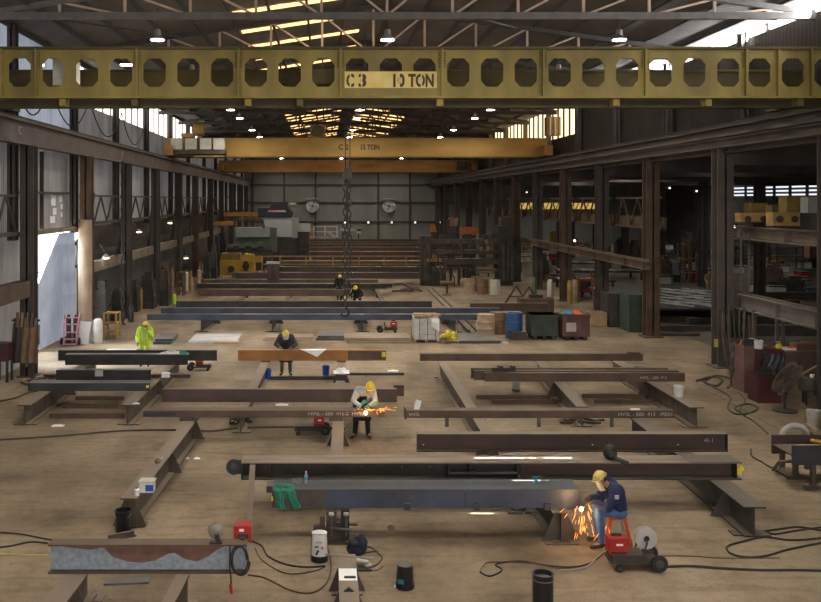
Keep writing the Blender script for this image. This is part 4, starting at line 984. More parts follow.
# red remote box + gauge lens on B1
p = Vector((X(243,14.55),14.62,0)); 
t = thing('wire_feeder','red wire feeder box hooked beside the right end of the zinc and rust girder','wire feeder',(p.x,p.y,0))
M().box(X(234.5,14.6),X(251.5,14.6),14.5,14.75,.98,1.24).build('case', MT['red'], t); M().box(X(240,14.6),X(244.5,14.6),14.49,14.5,1.16,1.2).build('white_label', MT['paper'], t)
M().box(X(238,14.6),X(249,14.6),14.485,14.5,1.0,1.12).build('front_panel', MT['charcoal'], t)
M().box(-1.36,-1.28,14.40,14.56,1.06,1.075).box(-1.36,-1.28,14.54,14.56,.99,1.075).build('hook', MT['dark'], t)
pts = [(X(238,14.1)+.13*math.cos(a),14.1,.86+.22*math.sin(a)) for a in [2*PI*i/20 for i in range(41)]]
solo('cable_coil', M().tube([(q[0]+.0015*i,14.12-.002*i,q[2]) for i,q in enumerate(pts)],.014,6), MT['cable'], 'dark cable coil hanging on the right end of the zinc and rust girder', 'coil')
mb = M(); mb.tube([(X(230,14.12),14.1,1.07),(X(230,14.1),14.06,.8),(X(232,14.1),14.06,.42)],.014,6)
t = thing('electrode_holder','red tipped electrode holder dangling under the zinc and rust girder','electrode holder',(X(231,14.1),14.06,.4)); mb.build('lead', MT['cable'], t)
M().caps((X(231,14.1),14.06,.48),(X(232,14.1),14.06,.36),.03,.02,8).build('grip', MT['red'], t, True)
p = Vector((X(216,14.25),14.27,1.06)); t = thing('welding_visor','round clear visor standing on the zinc and rust girder','visor',p)
M().ell(p+Vector((.0,0,.2)),.13,.06,.13,18,10).build('lens', MT['glass'], t, True); M().obox(p+Vector((.03,-.02,.07)),.07,.07,.2,ry=-.2).build('grip', MT['rubber'], t)
M().box(p.x-.1,p.x+.1,p.y-.05,p.y+.05,1.06,1.085).build('base', MT['rubber'], t)
# welding hood on B2
Yh = 19.2; p = Vector((X(610,Yh),Yh,.97)); t = thing('welding_hood','black welding hood resting on the longest girder behind the seated welder','welding hood',p)
M().ell(p+Vector((0,0,.15)),.15,.16,.17,14,10).build('shell', MT['rubber'], t, True); M().obox(p+Vector((.02,-.15,.15)),.16,.02,.1).build('window', MT['dark'], t)
M().tube([p+Vector((.08,-.1,.05)),p+Vector((.2,-.24,.02)),p+Vector((.3,-.27,-.02))],.05,8).build('neck_guard', MT['charcoal'], t, True)
# ------------------------------------------------------------------ welder carts
def wheel(t, c, r, w=.06, axis='Y'):
    wl = M().lathe(c,[(r*.55,-w/2),(r*.92,-w/2),(r,-w/4),(r,w/4),(r*.92,w/2),(r*.55,w/2)],20,axis).build('wheel', MT['rubber'], t, True)
    M().lathe(c,[(r*.12,-w*.62),(r*.5,-w*.5),(r*.5,w*.5),(r*.12,w*.62)],14,axis).build('hub', MT['trestled'], wl, True)
def cart(lab, x, y, L=1.0, redx=0.0, spool=None, s=1.0, flip=1, red=True):
    t = thing('welder_cart', lab, 'welder cart', (x,y,0)); f = flip
    def bx(a0,a1,b0,b1,c0,c1): return M().box(min(x+f*a0*s,x+f*a1*s),max(x+f*a0*s,x+f*a1*s),y+b0*s,y+b1*s,c0*s,c1*s)
    bx(0,L,-.2,.2,.13,.17).build('deck', MT['dark'], t)
    bx(.02,L*.7,-.18,.18,.17,.27).build('motor_housing', MT['dark'], t)
    for xx,r in ((L*.95,.15),(.12,.065)):
        for b in (-.24,.24): wheel(t,(x+f*xx*s,y+b*s,r*s),r*s)
    if red:
        c = bx(redx-.02,redx+.30,-.16,.12,.27,.55).build('red_case', MT['red'], t)
        bx(redx+.09,redx+.21,-.165,-.16,.43,.465).build('white_logo_mark', MT['paper'], c); bx(redx,redx+.28,-.165,-.16,.28,.33).build('vent', MT['dark'], c)
        bx(redx+.05,redx+.23,-.02,.02,.55,.6).build('handle', MT['dark'], c)
    M().tube([(x+f*L*.6*s,y-.2*s,.17*s),(x+f*L*.72*s,y-.2*s,.5*s),(x+f*L*.72*s,y+.2*s,.5*s),(x+f*L*.6*s,y+.2*s,.17*s)],.018*s,8).build('frame_tube', MT['dark'], t)
    if spool:
        M().lathe((x+f*spool*s,y,.52*s),[(.05*s,-.06),(.19*s,-.06),(.19*s,-.045),(.13*s,-.04),(.13*s,.04),(.19*s,.045),(.19*s,.06),(.05*s,.06)],24,'Y').build('wire_spool', MT['tan'] if s>1.2 else MT['palegrey'], t, True)
        M().lathe((x+f*spool*s,y,.52*s),[(.05*s,-.07),(.05*s,.07)],12,'Y').build('spool_hub', MT['rubber'], t)
    return t
cart('red boxed wire feeder cart with grey wire spool behind the seated welder',5.02,15.95,.86,.0,.66,1.0)
cart('dark welder cart with small red case under the cutting worker\'s joist',-.85,25.05,1.0,.62,None,.9)
cart('small red welder cart behind the black girder, left of the brown girder',-4.35,34.4,.9,.35,None,.9,-1)
cart('small red welder cart on the floor left of the wrapped bale',3.55,44.2,.9,.05,None,1.0,-1)
# step stool for the seated welder
p = Vector((5.5,17.05,0)); t = thing('step_stool','red orange step stool under the seated welder','stool',p)
M().box(5.33,5.67,16.88,17.22,.50,.54).build('seat', MT['redorange'], t)
for sx in (-1,1):
    for sy in (-1,1): M().bar((5.5+sx*.13,17.05+sy*.13,.5),(5.5+sx*.24,17.05+sy*.19,0),.05).build('leg', MT['redorange'] if sy<0 else MT['alu'], t)
M().box(5.3,5.7,16.9,16.93,.2,.24).build('step', MT['alu'], t)
# ------------------------------------------------------------------ cables and hoses
def cab(lab, pts, r, m, z=.02, name='welding_cable', cat='cable'):
    ps = [P(a,b,z) for a,b in pts]
    out = []
    for i in range(len(ps)-1):      # Catmull-Rom through the points
        a,b,c,d = ps[max(i-1,0)],ps[i],ps[i+1],ps[min(i+2,len(ps)-1)]
        for q in range(6):
            s = q/6; out.append(.5*((2*b)+(-a+c)*s+(2*a-5*b+4*c-d)*s*s+(-a+3*b-3*c+d)*s**3))
    out.append(ps[-1]); 
    return solo(name, M().tube(out,r,6), MT[m], lab, cat)
cab('dark air hose crossing the floor from the left wall to the cutting worker',[(-20,441),(60,436),(120,431),(178,430),(212,431),(240,428),(300,427),(345,429)],.03,'hose')
cab('upper dark cable running in from the left toward the zinc and rust girder',[(-8,532),(20,534),(46,539),(60,541)],.016,'cable')
cab('lower dark cable running in from the left toward the zinc and rust girder',[(-8,548),(10,546),(30,542),(48,543)],.016,'cable')
t = cab('yellow and black cord on the floor at the far left foreground',[(-6,554),(10,554),(30,555),(48,555)],.014,'tapeyel')
cab('red brown hose looping left of the white bucket',[(248,575),(265,578),(290,590),(310,593),(325,585),(331,570),(330,556),(327,548)],.014,'redcable')
cab('dark cable running from the red feeder box to the white bucket',[(252,541),(262,546),(268,556),(285,564),(305,567),(325,566)],.016,'cable')
cab('thin loose cable below the red feeder box',[(255,548),(262,560),(285,573),(310,572),(325,567)],.010,'hose')
cab('looping cable right of the bottom centre trestle',[(358,548),(370,547),(378,553),(382,558),(376,565),(362,569),(350,566),(352,558),(365,553),(378,551)],.014,'hose')
cab('cable loop on the floor left of the seated welder',[(480,572),(490,576),(502,570),(496,564),(520,561),(545,565),(570,567),(590,563),(606,551)],.014,'cable')
cab('thin orange connector cord left of the cable loop',[(480,572),(484,565),(492,562),(530,563),(556,568),(570,569)],.009,'redcable')
cab('pale hose from the welder\'s torch to the red feeder cart',[(560,570),(575,570),(588,566),(598,557),(606,551)],.016,'greycable')
cab('long black twin cable running right from the feeder cart',[(660,567),(690,566),(720,568),(760,570),(800,570),(830,571)],.022,'cable')
cab('thin grey line running right from the feeder cart',[(650,556),(690,556),(720,558),(780,558)],.008,'hose')
cab('thick cable loop in front of the dark heavy trestle end',[(765,531),(780,529),(800,527),(830,533),(820,538),(790,540),(765,537),(745,541),(728,546),(730,553),(745,557),(765,556),(790,549),(830,541)],.02,'cable')
cab('upper cable leaving the dark heavy trestle to the right',[(765,531),(775,534),(800,530),(830,526)],.018,'cable')
cab('pale line painted hose along the floor left of the red cabinets',[(700,388),(720,396),(748,412),(770,424),(782,430)],.02,'greycable')
cab('olive hose coil on the floor in front of the dusty rose cabinet',[(700,380),(715,388),(730,397),(728,408),(736,414),(750,413),(758,408),(748,404),(735,408),(745,415)],.03,'olivehose')
cab('olive hose running from the coil to the H beam work table',[(738,392),(745,400),(740,412),(752,420),(762,428),(768,434)],.02,'olivehose')
cab('dark cable on the floor beside the H beam work table',[(751,449),(752,456),(762,462),(770,467),(776,468)],.02,'cable')
cab('dark hose pile at the foot of the near right column',[(697,381),(712,377),(722,380),(716,386),(705,382),(716,376),(732,380),(728,388)],.05,'hose')
cab('dark cable along the left column foot',[(-5,402),(15,398),(30,392),(45,391)],.03,'hose')
# ------------------------------------------------------------------ H-beam work table, right
t = thing('work_table','H beam lying on its side on a steel skid as a work table, right edge','work table',(12.2,20.6,0))
M().box(10.43,14.2,20.08,20.12,.58,1.02).build('front_flange', MT['blueb'], t); M().box(10.43,14.2,21.0,21.04,.58,1.02).build('back_flange', MT['maroonsteel'], t)
M().box(10.43,14.2,20.12,21.0,.78,.81).build('web', MT['maroonsteel'], t)
for yy in (20.2,20.95):
    s = M().bar((10.75,yy,.05),(14.2,yy,.05),.09).build('skid', MT['darkb'], t)
for xx in (10.95,12.6,14.0):
    for yy in (20.2,20.95): M().box(xx-.05,xx+.05,yy-.05,yy+.05,.05,.58).build('leg', MT['darkb'], t)
M().tube([(10.7,21.5,.05),(10.75,21.3,.3),(11.0,21.2,.35)],.04,8).build('hook_bar', MT['darkb'], t)
M().box(10.75,11.15,21.04,21.6,.02,.08).build('front_skid', MT['darkb'], t)
M().text('GB',(11.35,20.07,.73),.18,(1,0,0),(0,0,1),.001).build('chalk_marking', MT['tapeyel'], t)
solo('wood_block', M().box(10.75,11.25,20.28,20.5,.81,.93), MT['card'], 'tan wood block on the H beam work table', 'block')
p = Vector((11.5,20.7,.81)); t = thing('angle_grinder','yellow angle grinder on the H beam work table','grinder',p)
M().caps(p+Vector((-.18,.2,.1)),p+Vector((.08,-.1,.1)),.05,.06,10).build('motor_body', MT['machyel'], t, True); M().lathe(p+Vector((.12,-.14,.04)),[(.07,0),(.07,.02)],14).build('disc', MT['dark'], t)
p = Vector((11.35,21.6,0)); t = thing('wire_drum','grey wire drum coil standing behind the work table','coil',(11.35,21.75,0))
M().tube([(11.35+.32*math.cos(a),21.75,.75+.3*math.sin(a)) for a in [PI*i/14 for i in range(15)]],.07,8).build('hoop', MT['palegrey'], t, True); M().box(11.0,11.1,21.7,21.8,0,.8).build('post', MT['darkb'], t); M().box(11.6,11.7,21.7,21.8,0,.8).build('post', MT['darkb'], t)
pts = [(11.85+.22*math.cos(a),20.55+.16*math.sin(a),.835+.0015*i) for i,a in enumerate([i*.5 for i in range(50)])]
solo('cable_coil', M().tube(pts,.018,6), MT['olivehose'], 'dark hose coil lying on the H beam work table', 'coil')
# ------------------------------------------------------------------ right hand red cabinet cluster
def cabinet(lab, x0, x1, y0, y1, z0, z1, m, name='steel_cabinet', panel=None, legs=False, doors=1):
    t = thing(name, lab, 'cabinet', ((x0+x1)/2,(y0+y1)/2,z0)); M().box(x0,x1,y0,y1,z0,z1).build('carcass', MT[m], t)
    w = (x1-x0)/doors
    for i in range(doors):
        d = M().box(x0+w*i+.04,x0+w*(i+1)-.04,y0-.02,y0,z0+.06,z1-.06).build('door', MT[panel or m], t)
        M().box(x0+w*(i+1)-.12,x0+w*(i+1)-.08,y0-.05,y0-.02,(z0+z1)/2-.08,(z0+z1)/2+.08).build('handle', MT['dark'], d)
    return t
Y1 = 30.3
cabinet('tall dusty rose cabinet beside the near right column',X(744,Y1),X(759,Y1),Y1,Y1+.9,0,Z(347,Y1),'rose')
cabinet('low maroon cabinet standing in front of the fan',X(758,28.8),X(781,28.8),28.8,29.5,0,Z(376,28.8),'maroon')
Yc = 29.9
cabinet('dark red welder cabinet with blue junk hung on its front',X(760,Yc),X(784,Yc),Yc,Yc+.8,.75,Z(350,Yc),'maroon',doors=2)
cabinet('brown steel cabinet behind the fan at the right',X(785,Yc),X(817,Yc),Yc,Yc+.9,.65,Z(352,Yc),'browncab',doors=2)
solo('cabinet_stand', M().box(X(760,Yc)+.05,X(784,Yc),Yc+.1,Yc+.7,0,.75), MT['dark'], 'dark plinth under the dark red welder cabinet', 'stand')
t = thing('steel_bench','dark steel bench under the brown cabinet behind the fan','bench',(X(801,Yc),Yc+.4,0)); M().box(X(785,Yc),X(820,Yc),Yc,Yc+.9,.58,.65).build('top', MT['dark'], t)
for u in (787,817):
    for d in (.08,.82): M().box(X(u,Yc)-.04,X(u,Yc)+.04,Yc+d-.04,Yc+d+.04,0,.58).build('leg', MT['dark'], t)
zt = Z(350,Yc)
for k,(u,c,s) in enumerate(((764,'charcoal',(.16,.1,.5)),(770,'blue',(.2,.1,.45)),(777,'blueb',(.16,.1,.5)))):
    x = X(u,Yc); o = thing('hung_cloth',['charcoal','blue','grey'][k]+' rag hanging on the front of the dark red cabinet','rag',(x,Yc-.1,zt-.75))
    M().grid(lambda a,b: (x-s[0]+2*s[0]*a+.03*math.sin(6*b), Yc-.08-.04*math.sin(9*a+4*b+k), zt-.1-s[2]*1.3*b*(1-.2*abs(a-.4))),10,8).build('cloth', MT[c], o, True)
    M().lathe((x,Yc-.06,zt-.1),[(.02,-.03),(.02,.04)],8,'Y').build('hook', MT['dark'], o)
x = X(763,Yc); t = thing('metal_canister','shiny metal canister standing on the dark red cabinet','canister',(x,Yc+.3,zt)); M().lathe((x,Yc+.3,zt),[(.13,0),(.14,.02),(.14,.26),(.1,.3)],16).build('can_body', MT['white'], t, True); M().lathe((x,Yc+.3,zt+.3),[(.06,0),(.06,.04)],10).build('cap', MT['dark'], t)
x = X(783,Yc); zt2 = Z(352,Yc); t = thing('hard_hat','yellow hard hat resting on top of the right hand cabinets','hard hat',(x,Yc+.4,zt2+.0))
zq = zt
M().ell((x,Yc+.4,zq+.08),.14,.16,.14).build('shell', MT['yellow'], t, True); M().lathe((x,Yc+.4,zq+.05),[(.15,0),(.19,0),(.19,.015),(.15,.02)],18).build('brim', MT['yellow'], t)
x = X(760,Yc); t = thing('lumber_stick','yellow level lying on the right hand cabinets','level',(X(763,31),30.9,1.72)); M().obox((X(763,30.8),30.35,zt+.05),.55,.06,.07,rz=.3,ry=.2).build('body', MT['yelold'], t); M().obox((X(763,30.8),30.35,zt+.09),.1,.05,.02,rz=.3,ry=.2).build('vial', MT['palegrey'], t)
x = X(743,30.5); t = thing('hand_tool','orange handled tool lying on the dusty rose cabinet','tool',(x,30.7,Z(347,Y1))); zz = Z(347,Y1); M().obox((X(745,30.7),30.7,zz+.04),.4,.06,.07,rz=.1).build('shaft', MT['redorange'], t); M().obox((X(742,30.7),30.7,zz+.1),.07,.07,.2).build('head', MT['yelold'], t)
x = X(790,30.3); t = thing('paint_can_tray','orange and white tray lying on the brown cabinet','tray',(x,30.4,zt2)); M().box(x-.3,x+.25,30.25,30.6,zt2,zt2+.06).build('tray', MT['paper'], t); M().box(x+.0,x+.24,30.24,30.5,zt2+.06,zt2+.1).build('orange_pad', MT['redorange'], t)
x = X(806,30.3); t = thing('cardboard_box','tan cardboard box lying on the brown cabinet at the right edge','box',(x,30.4,zt2)); M().box(x-.35,x+.4,30.2,30.7,zt2,zt2+.22).build('carton', MT['redbrown'], t); M().box(x-.36,x+.41,30.19,30.71,zt2+.2,zt2+.24).build('lid', MT['tandark'], t)
# pedestal fan
p = P(785,411); t = thing('pedestal_fan','big dull round pedestal fan turned away in front of the red cabinets','fan',p)
M().lathe(p,[(.36,0),(.36,.03),(.08,.06)],22).build('base', MT['dark'], t, True); M().tube([p,(p.x,p.y,.75)],.035,10).build('pole', MT['dark'], t)
c = Vector((p.x+.05,p.y-.05,1.02)); Rm = Matrix.Rotation(.62,3,'Z') @ Matrix.Rotation(.5,3,'X')
def ring(r, d, th=.012, n=26): return M().tube([c + Rm @ Vector((r*math.cos(2*PI*i/n), d, r*math.sin(2*PI*i/n))) for i in range(n+1)], th, 6)
cage = M()
for r,d in ((.56,-.1),(.56,.1),(.4,-.15),(.4,.14),(.22,-.17),(.22,.16)): 
    q = ring(r,d); cage.add(q.v,q.f)
for i in range(56):
    a = 2*PI*i/56
    for sg in (-1,1): cage.tube([c+Rm@Vector((.06*math.cos(a),sg*.17,.06*math.sin(a))),c+Rm@Vector((.4*math.cos(a),sg*.145,.4*math.sin(a))),c+Rm@Vector((.57*math.cos(a),sg*.1,.57*math.sin(a)))],.008,4)
cage.build('cage', MT['fanm'], t)
for i in range(4):
    a = PI/2*i; mb = M(); vs = [c+Rm@Vector((r*math.cos(a+b),o,r*math.sin(a+b))) for r,b,o in ((.08,-.3,-.02),(.5,-.35,-.06),(.52,.35,.06),(.08,.3,.02))]
    mb.add(vs,[(0,1,2,3)]); mb.build('blade', MT['fanm'], t)
mb = M(); mb.ell(c,.12,.16,.12,12,8,Rm); mb.build('motor', MT['darkb'], t, True)
bucket('orange red bucket with pale rim beside the pedestal fan',P(785,408)+Vector((0,.9,0)),.12,.14,.36,'redorange',None,False,lid='palegrey')
p = P(812,404); t = thing('steel_drum','dark half drum on legs full of tools at the right edge','drum',p)
M().lathe(p,[(.38,.45),(.4,.47),(.4,.85),(.36,.85),(.34,.6)],22).build('shell', MT['steel'], t, True)
for i in range(4): M().bar(p+Vector((.3*math.cos(i*PI/2+.5),.3*math.sin(i*PI/2+.5),0)),p+Vector((.3*math.cos(i*PI/2+.5),.3*math.sin(i*PI/2+.5),.47)),.05).build('leg', MT['dark'], t)
M().box(p.x-.3,p.x+.3,p.y-.25,p.y+.25,.8,.86).build('tool_tray', MT['browncab'], t)
q = p+Vector((-.1,0,.86)); solo('pry_bar', M().bar(q+Vector((-.3,.1,.0)),q+Vector((.35,.0,.42)),.04), MT['tan'], 'tan stick leaning out of the dark half drum', 'stick')
solo('paper_cup', M().lathe(q+Vector((.05,-.1,0)),[(.05,0),(.07,.1),(.06,.1)],12), MT['paper'], 'crumpled white cup on the dark half drum', 'cup')
bucket('grey paint stained bucket on the floor at the right edge',P(813,424),.15,.18,.4,'palegrey',None,True)
solo('wood_stick', M().bar(P(806,424,.04),P(819,431,.04),.07), MT['tan'], 'pale wooden stick on the floor behind the work table', 'stick')
# hoses hanging on the near right column
t = thing('hose_bundle','thick bundle of hoses and cables hung on the near right column','hose bundle',(15.35,34.5,0))
for i in range(16):
    a = i*.41; x = 15.3+.42*math.sin(a*1.7)+.25; y = 34.35-.12*(i%4); L = 1.4+.5*((i*7)%5)/4
    pts = [(x-.1,y,2.2+.1*(i%3)),(x-.14,y-.05,2.2-L*.4),(x-.05+.1*math.sin(i),y-.1,2.1-L),(x+.1,y-.05,2.2-L*.5),(x+.08,y,2.15)]
    M().tube(pts,.035,6).build('hose_loop', MT[('hose','cable','olivehose','trestle')[i%4]], t, True)
M().bar((15.0,34.3,2.25),(16.1,34.3,2.25),.07).build('hanger', MT['dark'], t)
solo('tag_card', M().box(X(714.5,34.8)-.02,X(714.5,34.8)+.14,34.785,34.8,Z(347,34.8),Z(339,34.8)), MT['tapeyel'], 'yellow and white card hung on the near right column', 'card')
t = thing('coiled_cable_rack','rack of tangled grey cable coils left of the dusty rose cabinet','cable rack',(X(737,31),31.2,0))
for i in range(9):
    cx, cz = X(733.5+ (i%3)*3.2,31.2), 1.35-.36*(i//3)
    M().tube([(cx+.16*math.cos(a),31.1-.05*(i%2)+.02*math.sin(a*2),cz+.22*math.sin(a)) for a in [2*PI*q/14 for q in range(15)]],.035,6).build('coil', MT[('plate','cable','hose')[i%3]], t, True)
M().box(X(731,31.3),X(742,31.3),31.3,31.36,0,1.7).build('backboard', MT['darkb'], t)
# yellow carriage on the upper right girder
t = thing('crane_carriage','old yellow carriage with olive covers parked on the upper right side girder','carriage',(16.5,33,5.47))
def yb(u0,u1,v0,v1,y,d,m,n): return M().box(X(u0,y),X(u1,y),y,y+d,max(5.472,Z(v1,y)),Z(v0,y)).build(n, MT[m], t)
yb(741,770,213,222,33.6,.5,'yelold','end_truck'); yb(773,800,212.5,226,31.6,.5,'yelold','end_truck'); yb(751,768,203,214,34.2,.6,'yelolive','cover'); yb(787,808,196,213,31.9,.6,'yelolive','cover'); yb(772,787,205,214,33.2,.5,'craned','gearbox'); yb(808,826,197,213,31.0,.5,'machroof','control_box')
for u in (748,764,780,795):
    y = 33.55 if u < 772 else 31.55
    M().lathe((X(u,y),y,Z(219,y)),[(.12,-.03),(.12,.03)],12,'Y').build('wheel', MT['dark'], t)
# ------------------------------------------------------------------ mid hall right: bins, drums, bale
def bin_(lab, u0, u1, vb, vt, m, name='steel_bin', d=1.2, fill=None):
    p, q = P(u0,vb), P(u1,vb); y = p.y; z1 = Z(vt,y); t = thing(name, lab, 'bin', ((p.x+q.x)/2,y+d/2,0))
    M().box(p.x,q.x,y,y+d,.18,z1).build('tub', MT[m], t)
    M().box(p.x-.04,q.x+.04,y-.04,y+d+.04,z1-.1,z1).build('rim', MT[m], t)
    for k in range(3): M().box(p.x+(q.x-p.x)*(.08+.34*k),p.x+(q.x-p.x)*(.22+.34*k),y+.02,y+d-.02,0,.18).build('skid', MT['dark'], t)
    for k in range(4): M().box(p.x+(q.x-p.x)*(.1+.26*k),p.x+(q.x-p.x)*(.13+.26*k),y-.03,y,.2,z1-.1).build('rib', MT[m], t)
    return t, p, q, y, z1
bin_('dark green steel bin between the blue drum and the red brown bin',531.5,558,340,315,'green')
t,p,q,y,z1 = bin_('red brown steel bin heaped with rags, under the right columns',563,590,340.5,315,'redbrown')
M().text('SCRAP',(p.x+.15,y-.035,z1*.5),.3,(1,0,0),(0,0,1),.001).build('faded_lettering', MT['chalk'], t) if False else M().box(p.x+.15,p.x+.6,y-.035,y-.03,z1*.35,z1*.7).build('faded_lettering', MT['palegrey'], t)
for k,(dx,c,lab) in enumerate(((.35,'teal','blue rag heaped on the red brown bin'),(.75,'redorange','orange rag heaped on the red brown bin'),(1.1,'olivecloth','grey rag heaped on the red brown bin'))):
    o = M().grid(lambda a,b: (p.x+dx-.3+.6*a, y+.2+.6*b, z1+.01+.13*math.sin(PI*a)*math.sin(PI*b)*(1+.3*math.sin(9*a+5*b+k))),10,8)
    solo('rag', o, MT[c], lab, 'rag', None, 'thing', True)
p = P(516,339); t = thing('plastic_drum','blue plastic drum beside the dark green bin','drum',p+Vector((0,.3,0)))
pp = p+Vector((0,.4,0)); M().lathe(pp,[(.36,0),(.4,.04),(.4,.38),(.42,.40),(.4,.42),(.4,.75),(.42,.77),(.4,.79),(.38,1.18),(.34,1.2)],24).build('shell', MT['drumblue'], t, True); M().lathe(pp+Vector((0,0,1.2)),[(.3,0),(.3,.03)],18).build('lid', MT['dark'], t)
cabinet('small grey box in front of the blue drum',X(511,41.8),X(526.5,41.8),41.75,42.1,0,.38,'steel','storage_box')
k = 0
for u,v,r,h,c,lab in ((486,336,.42,1.05,'tan','pale tan drum with white top on the floor behind the steel plates'),(497,333.5,.36,1.05,'tandark','brown drum right of the pale tan drum')):
    p = P(u,v); t = thing('steel_drum',lab,'drum',p); M().lathe(p,[(r,0),(r*1.03,.03),(r,.06),(r,h*.33),(r*1.04,h*.35),(r,h*.37),(r,h*.64),(r*1.04,h*.66),(r,h*.68),(r,h),(r*.93,h)],22).build('shell', MT[c], t, True); M().lathe(p+Vector((0,0,h*.93)),[(r*.95,0),(r*.95,.05)],20).build('lid', MT['cream'] if k==0 else MT['tandark'], t); k += 1
k = 0
for u,v,c in ((469.5,293.5,'tan'),(482.5,294,'tandark'),(488,292,'tan'),(495,294.5,'cream'),(476,291,'tandark')):
    p = P(u,v); h = 1.05; r=.36; t = thing('steel_drum','drum in the far group by the rolling machine, %s from the left'%ORD[k],'drum',p); M().lathe(p,[(r,0),(r,h*.33),(r*1.05,h*.35),(r,h*.37),(r,h*.64),(r*1.05,h*.66),(r,h*.68),(r,h),(r*.9,h)],18).build('shell', MT[c], t, True); M().lathe(p+Vector((0,0,h-.02)),[(r*.9,0),(r*.9,.03)],16).build('lid', MT['tandark'], t); k += 1
# white wrapped bale on pallet
p, q = P(414,342.5), P(439,342.5); y = p.y
t = thing('wooden_pallet','wooden pallet under the white wrapped bale','pallet',((p.x+q.x)/2,y+.6,0))
for k in range(5): M().box(p.x,q.x,y+.02+.27*k,y+.2+.27*k,.1,.13).build('deck_board', MT['wood'], t)
for xx in (p.x+.05,(p.x+q.x)/2,q.x-.05): M().box(xx-.05,xx+.05,y,y+1.25,0,.1).build('runner', MT['wood'], t)
t = thing('wrapped_bale','white wrapped stack of blocks with dark strapping on the pallet, mid hall','bale',((p.x+q.x)/2,y+.6,.13))
for r in range(4): M().box(p.x+.03,q.x-.03,y+.02,y+1.2,.14+.24*r,.36+.24*r).build('layer', MT['bale'], t)
for k in range(3): M().box(p.x+.25+.36*k,p.x+.28+.36*k,y+.01,y+1.21,.13,1.11).build('strap', MT['steel'], t)
M().grid(lambda a,b: (p.x+.0+(q.x-p.x)*a, y-.01+1.25*b, 1.12+.03*math.sin(8*a+3*b)),8,6).build('wrap_sheet', MT['white'], t, True)
M().grid(lambda a,b: (q.x-.35+.36*a, y-.02-.03*math.sin(5*b), 1.1-.6*b*(.6+.4*a)),5,6).build('torn_wrap', MT['paper'], t, True)
for k,dx in enumerate((.15,.55,.85)):
    solo('cardboard_piece', M().obox((p.x+dx+.1,y+.5,1.22),.45,.5,.1,rz=.3*k), MT['card'], 'brown cardboard piece on the wrapped bale, %s from the left'%ORD[k], 'cardboard')
# yellow straps heap on a pallet
p, q = P(443,343.5), P(459,343.5); y = p.y
t = thing('wooden_pallet','small pallet under the yellow strap heap','pallet',((p.x+q.x)/2,y+.5,0))
for k in range(4): M().box(p.x,q.x,y+.02+.27*k,y+.2+.27*k,.09,.12).build('deck_board', MT['wood'], t)
for xx in (p.x+.05,q.x-.05): M().box(xx-.05,xx+.05,y,y+1.05,0,.09).build('runner', MT['wood'], t)
mb = M()
random.seed(3)
for k in range(26):
    c = Vector((p.x+.12+random.random()*.55,y+.15+random.random()*.6,.14+random.random()*.3)); mb.obox(c,.34,.09,.05,random.random()*3,random.random()-.5,random.random()-.5)
o = solo('strap_heap', mb, MT['yellow'], 'heap of crumpled yellow webbing on the small pallet right of the bale', 'strap heap', None, 'stuff')
# lumber / sheets on floor mid hall
def stack(lab, u0, u1, vb, vt, n, d, m, name, cat):
    p, q = P(u0,vb), P(u1,vb); y = p.y; h = (Z(vt,y+d*.0))
    t = thing(name, lab, cat, ((p.x+q.x)/2,y+d/2,0)); hh = max(.05,h/n)
    for k in range(n):
        o = .12*math.sin(k*2.3); M().box(p.x+o,q.x+o*.5,y+.03*(k%2),y+d,hh*k+.01*(k>0),hh*(k+1)).build('board', MT[m], t)
    return t
stack('stack of pale lumber boards on the floor left of the wrapped bale',347,411,343.5,338,3,1.6,'wood','lumber_stack','lumber')
stack('flat steel plates on the floor right of the yellow strap heap',456,500,343.5,341,2,2.4,'plate','plate_stack','plates')
stack('low grey bundle of flat bars right of the standing shielded worker',316,344,340.5,336,2,1.6,'plate','plate_stack','plates')
stack('grey sheet offcut on the floor right of the hi-vis worker',153,171,344.5,339,2,1.8,'blueb','plate_stack','plates')
stack('pale thin sheets on the floor beyond the left girders',188,236,343,341.5,2,2.2,'palegrey','plate_stack','plates')
stack('small wooden dunnage on the floor beyond the left girders',213,238,344.5,342.3,1,.8,'card','lumber_stack','lumber')
stack('low timber pile on the floor left of the shielded worker',263,312,341,337.5,2,1.2,'wood','lumber_stack','lumber')
solo('steel_offcut', M().box(X(394,29.8),X(404,29.8),29.8,30.1,0,.36), MT['brown'], 'short brown steel block standing on the floor right of the dark blue brown girder', 'offcut')
# white cloth on S8b, papers
def cloth(lab, c, sx, sy, m, cat='cloth', name='cloth_sheet', h=.04, k=0):
    o = M().grid(lambda a,b: (c[0]-sx/2+sx*a, c[1]-sy/2+sy*b, c[2]+.01+h*abs(math.sin(7*a+5*b+k))*math.sin(PI*a)*math.sin(PI*b)),10,8)
    return solo(name, o, MT[m], lab, cat, None, 'thing', True)
cloth('crumpled white cloth on the end of the pale topped trestle',(.56,30.8,.6),.55,.6,'paper',h=.2)
o = M(); o.add([(X(303,32.69),32.685,1.04),(X(325,32.69),32.685,1.04),(X(317,32.69),32.685,.80),(X(299,32.69),32.96,1.045),(X(326,32.69),32.96,1.045)],[(0,2,1),(3,0,1,4)])
solo('drawing_sheet', o, MT['paper'], 'white drawing sheet hanging over the orange girder', 'sheet')
cloth('white paper lying on the girder closest to the hi-vis worker',(X(121,33.1),33.2,.98),1.1,.25,'paper','paper','paper_sheet',.01)
solo('paper_tag', M().obox((X(418,24.4),24.5,.92),.16,.02,.26,rz=.2,ry=.25), MT['paper'], 'white card standing on the left end of the chalk marked joist', 'card')
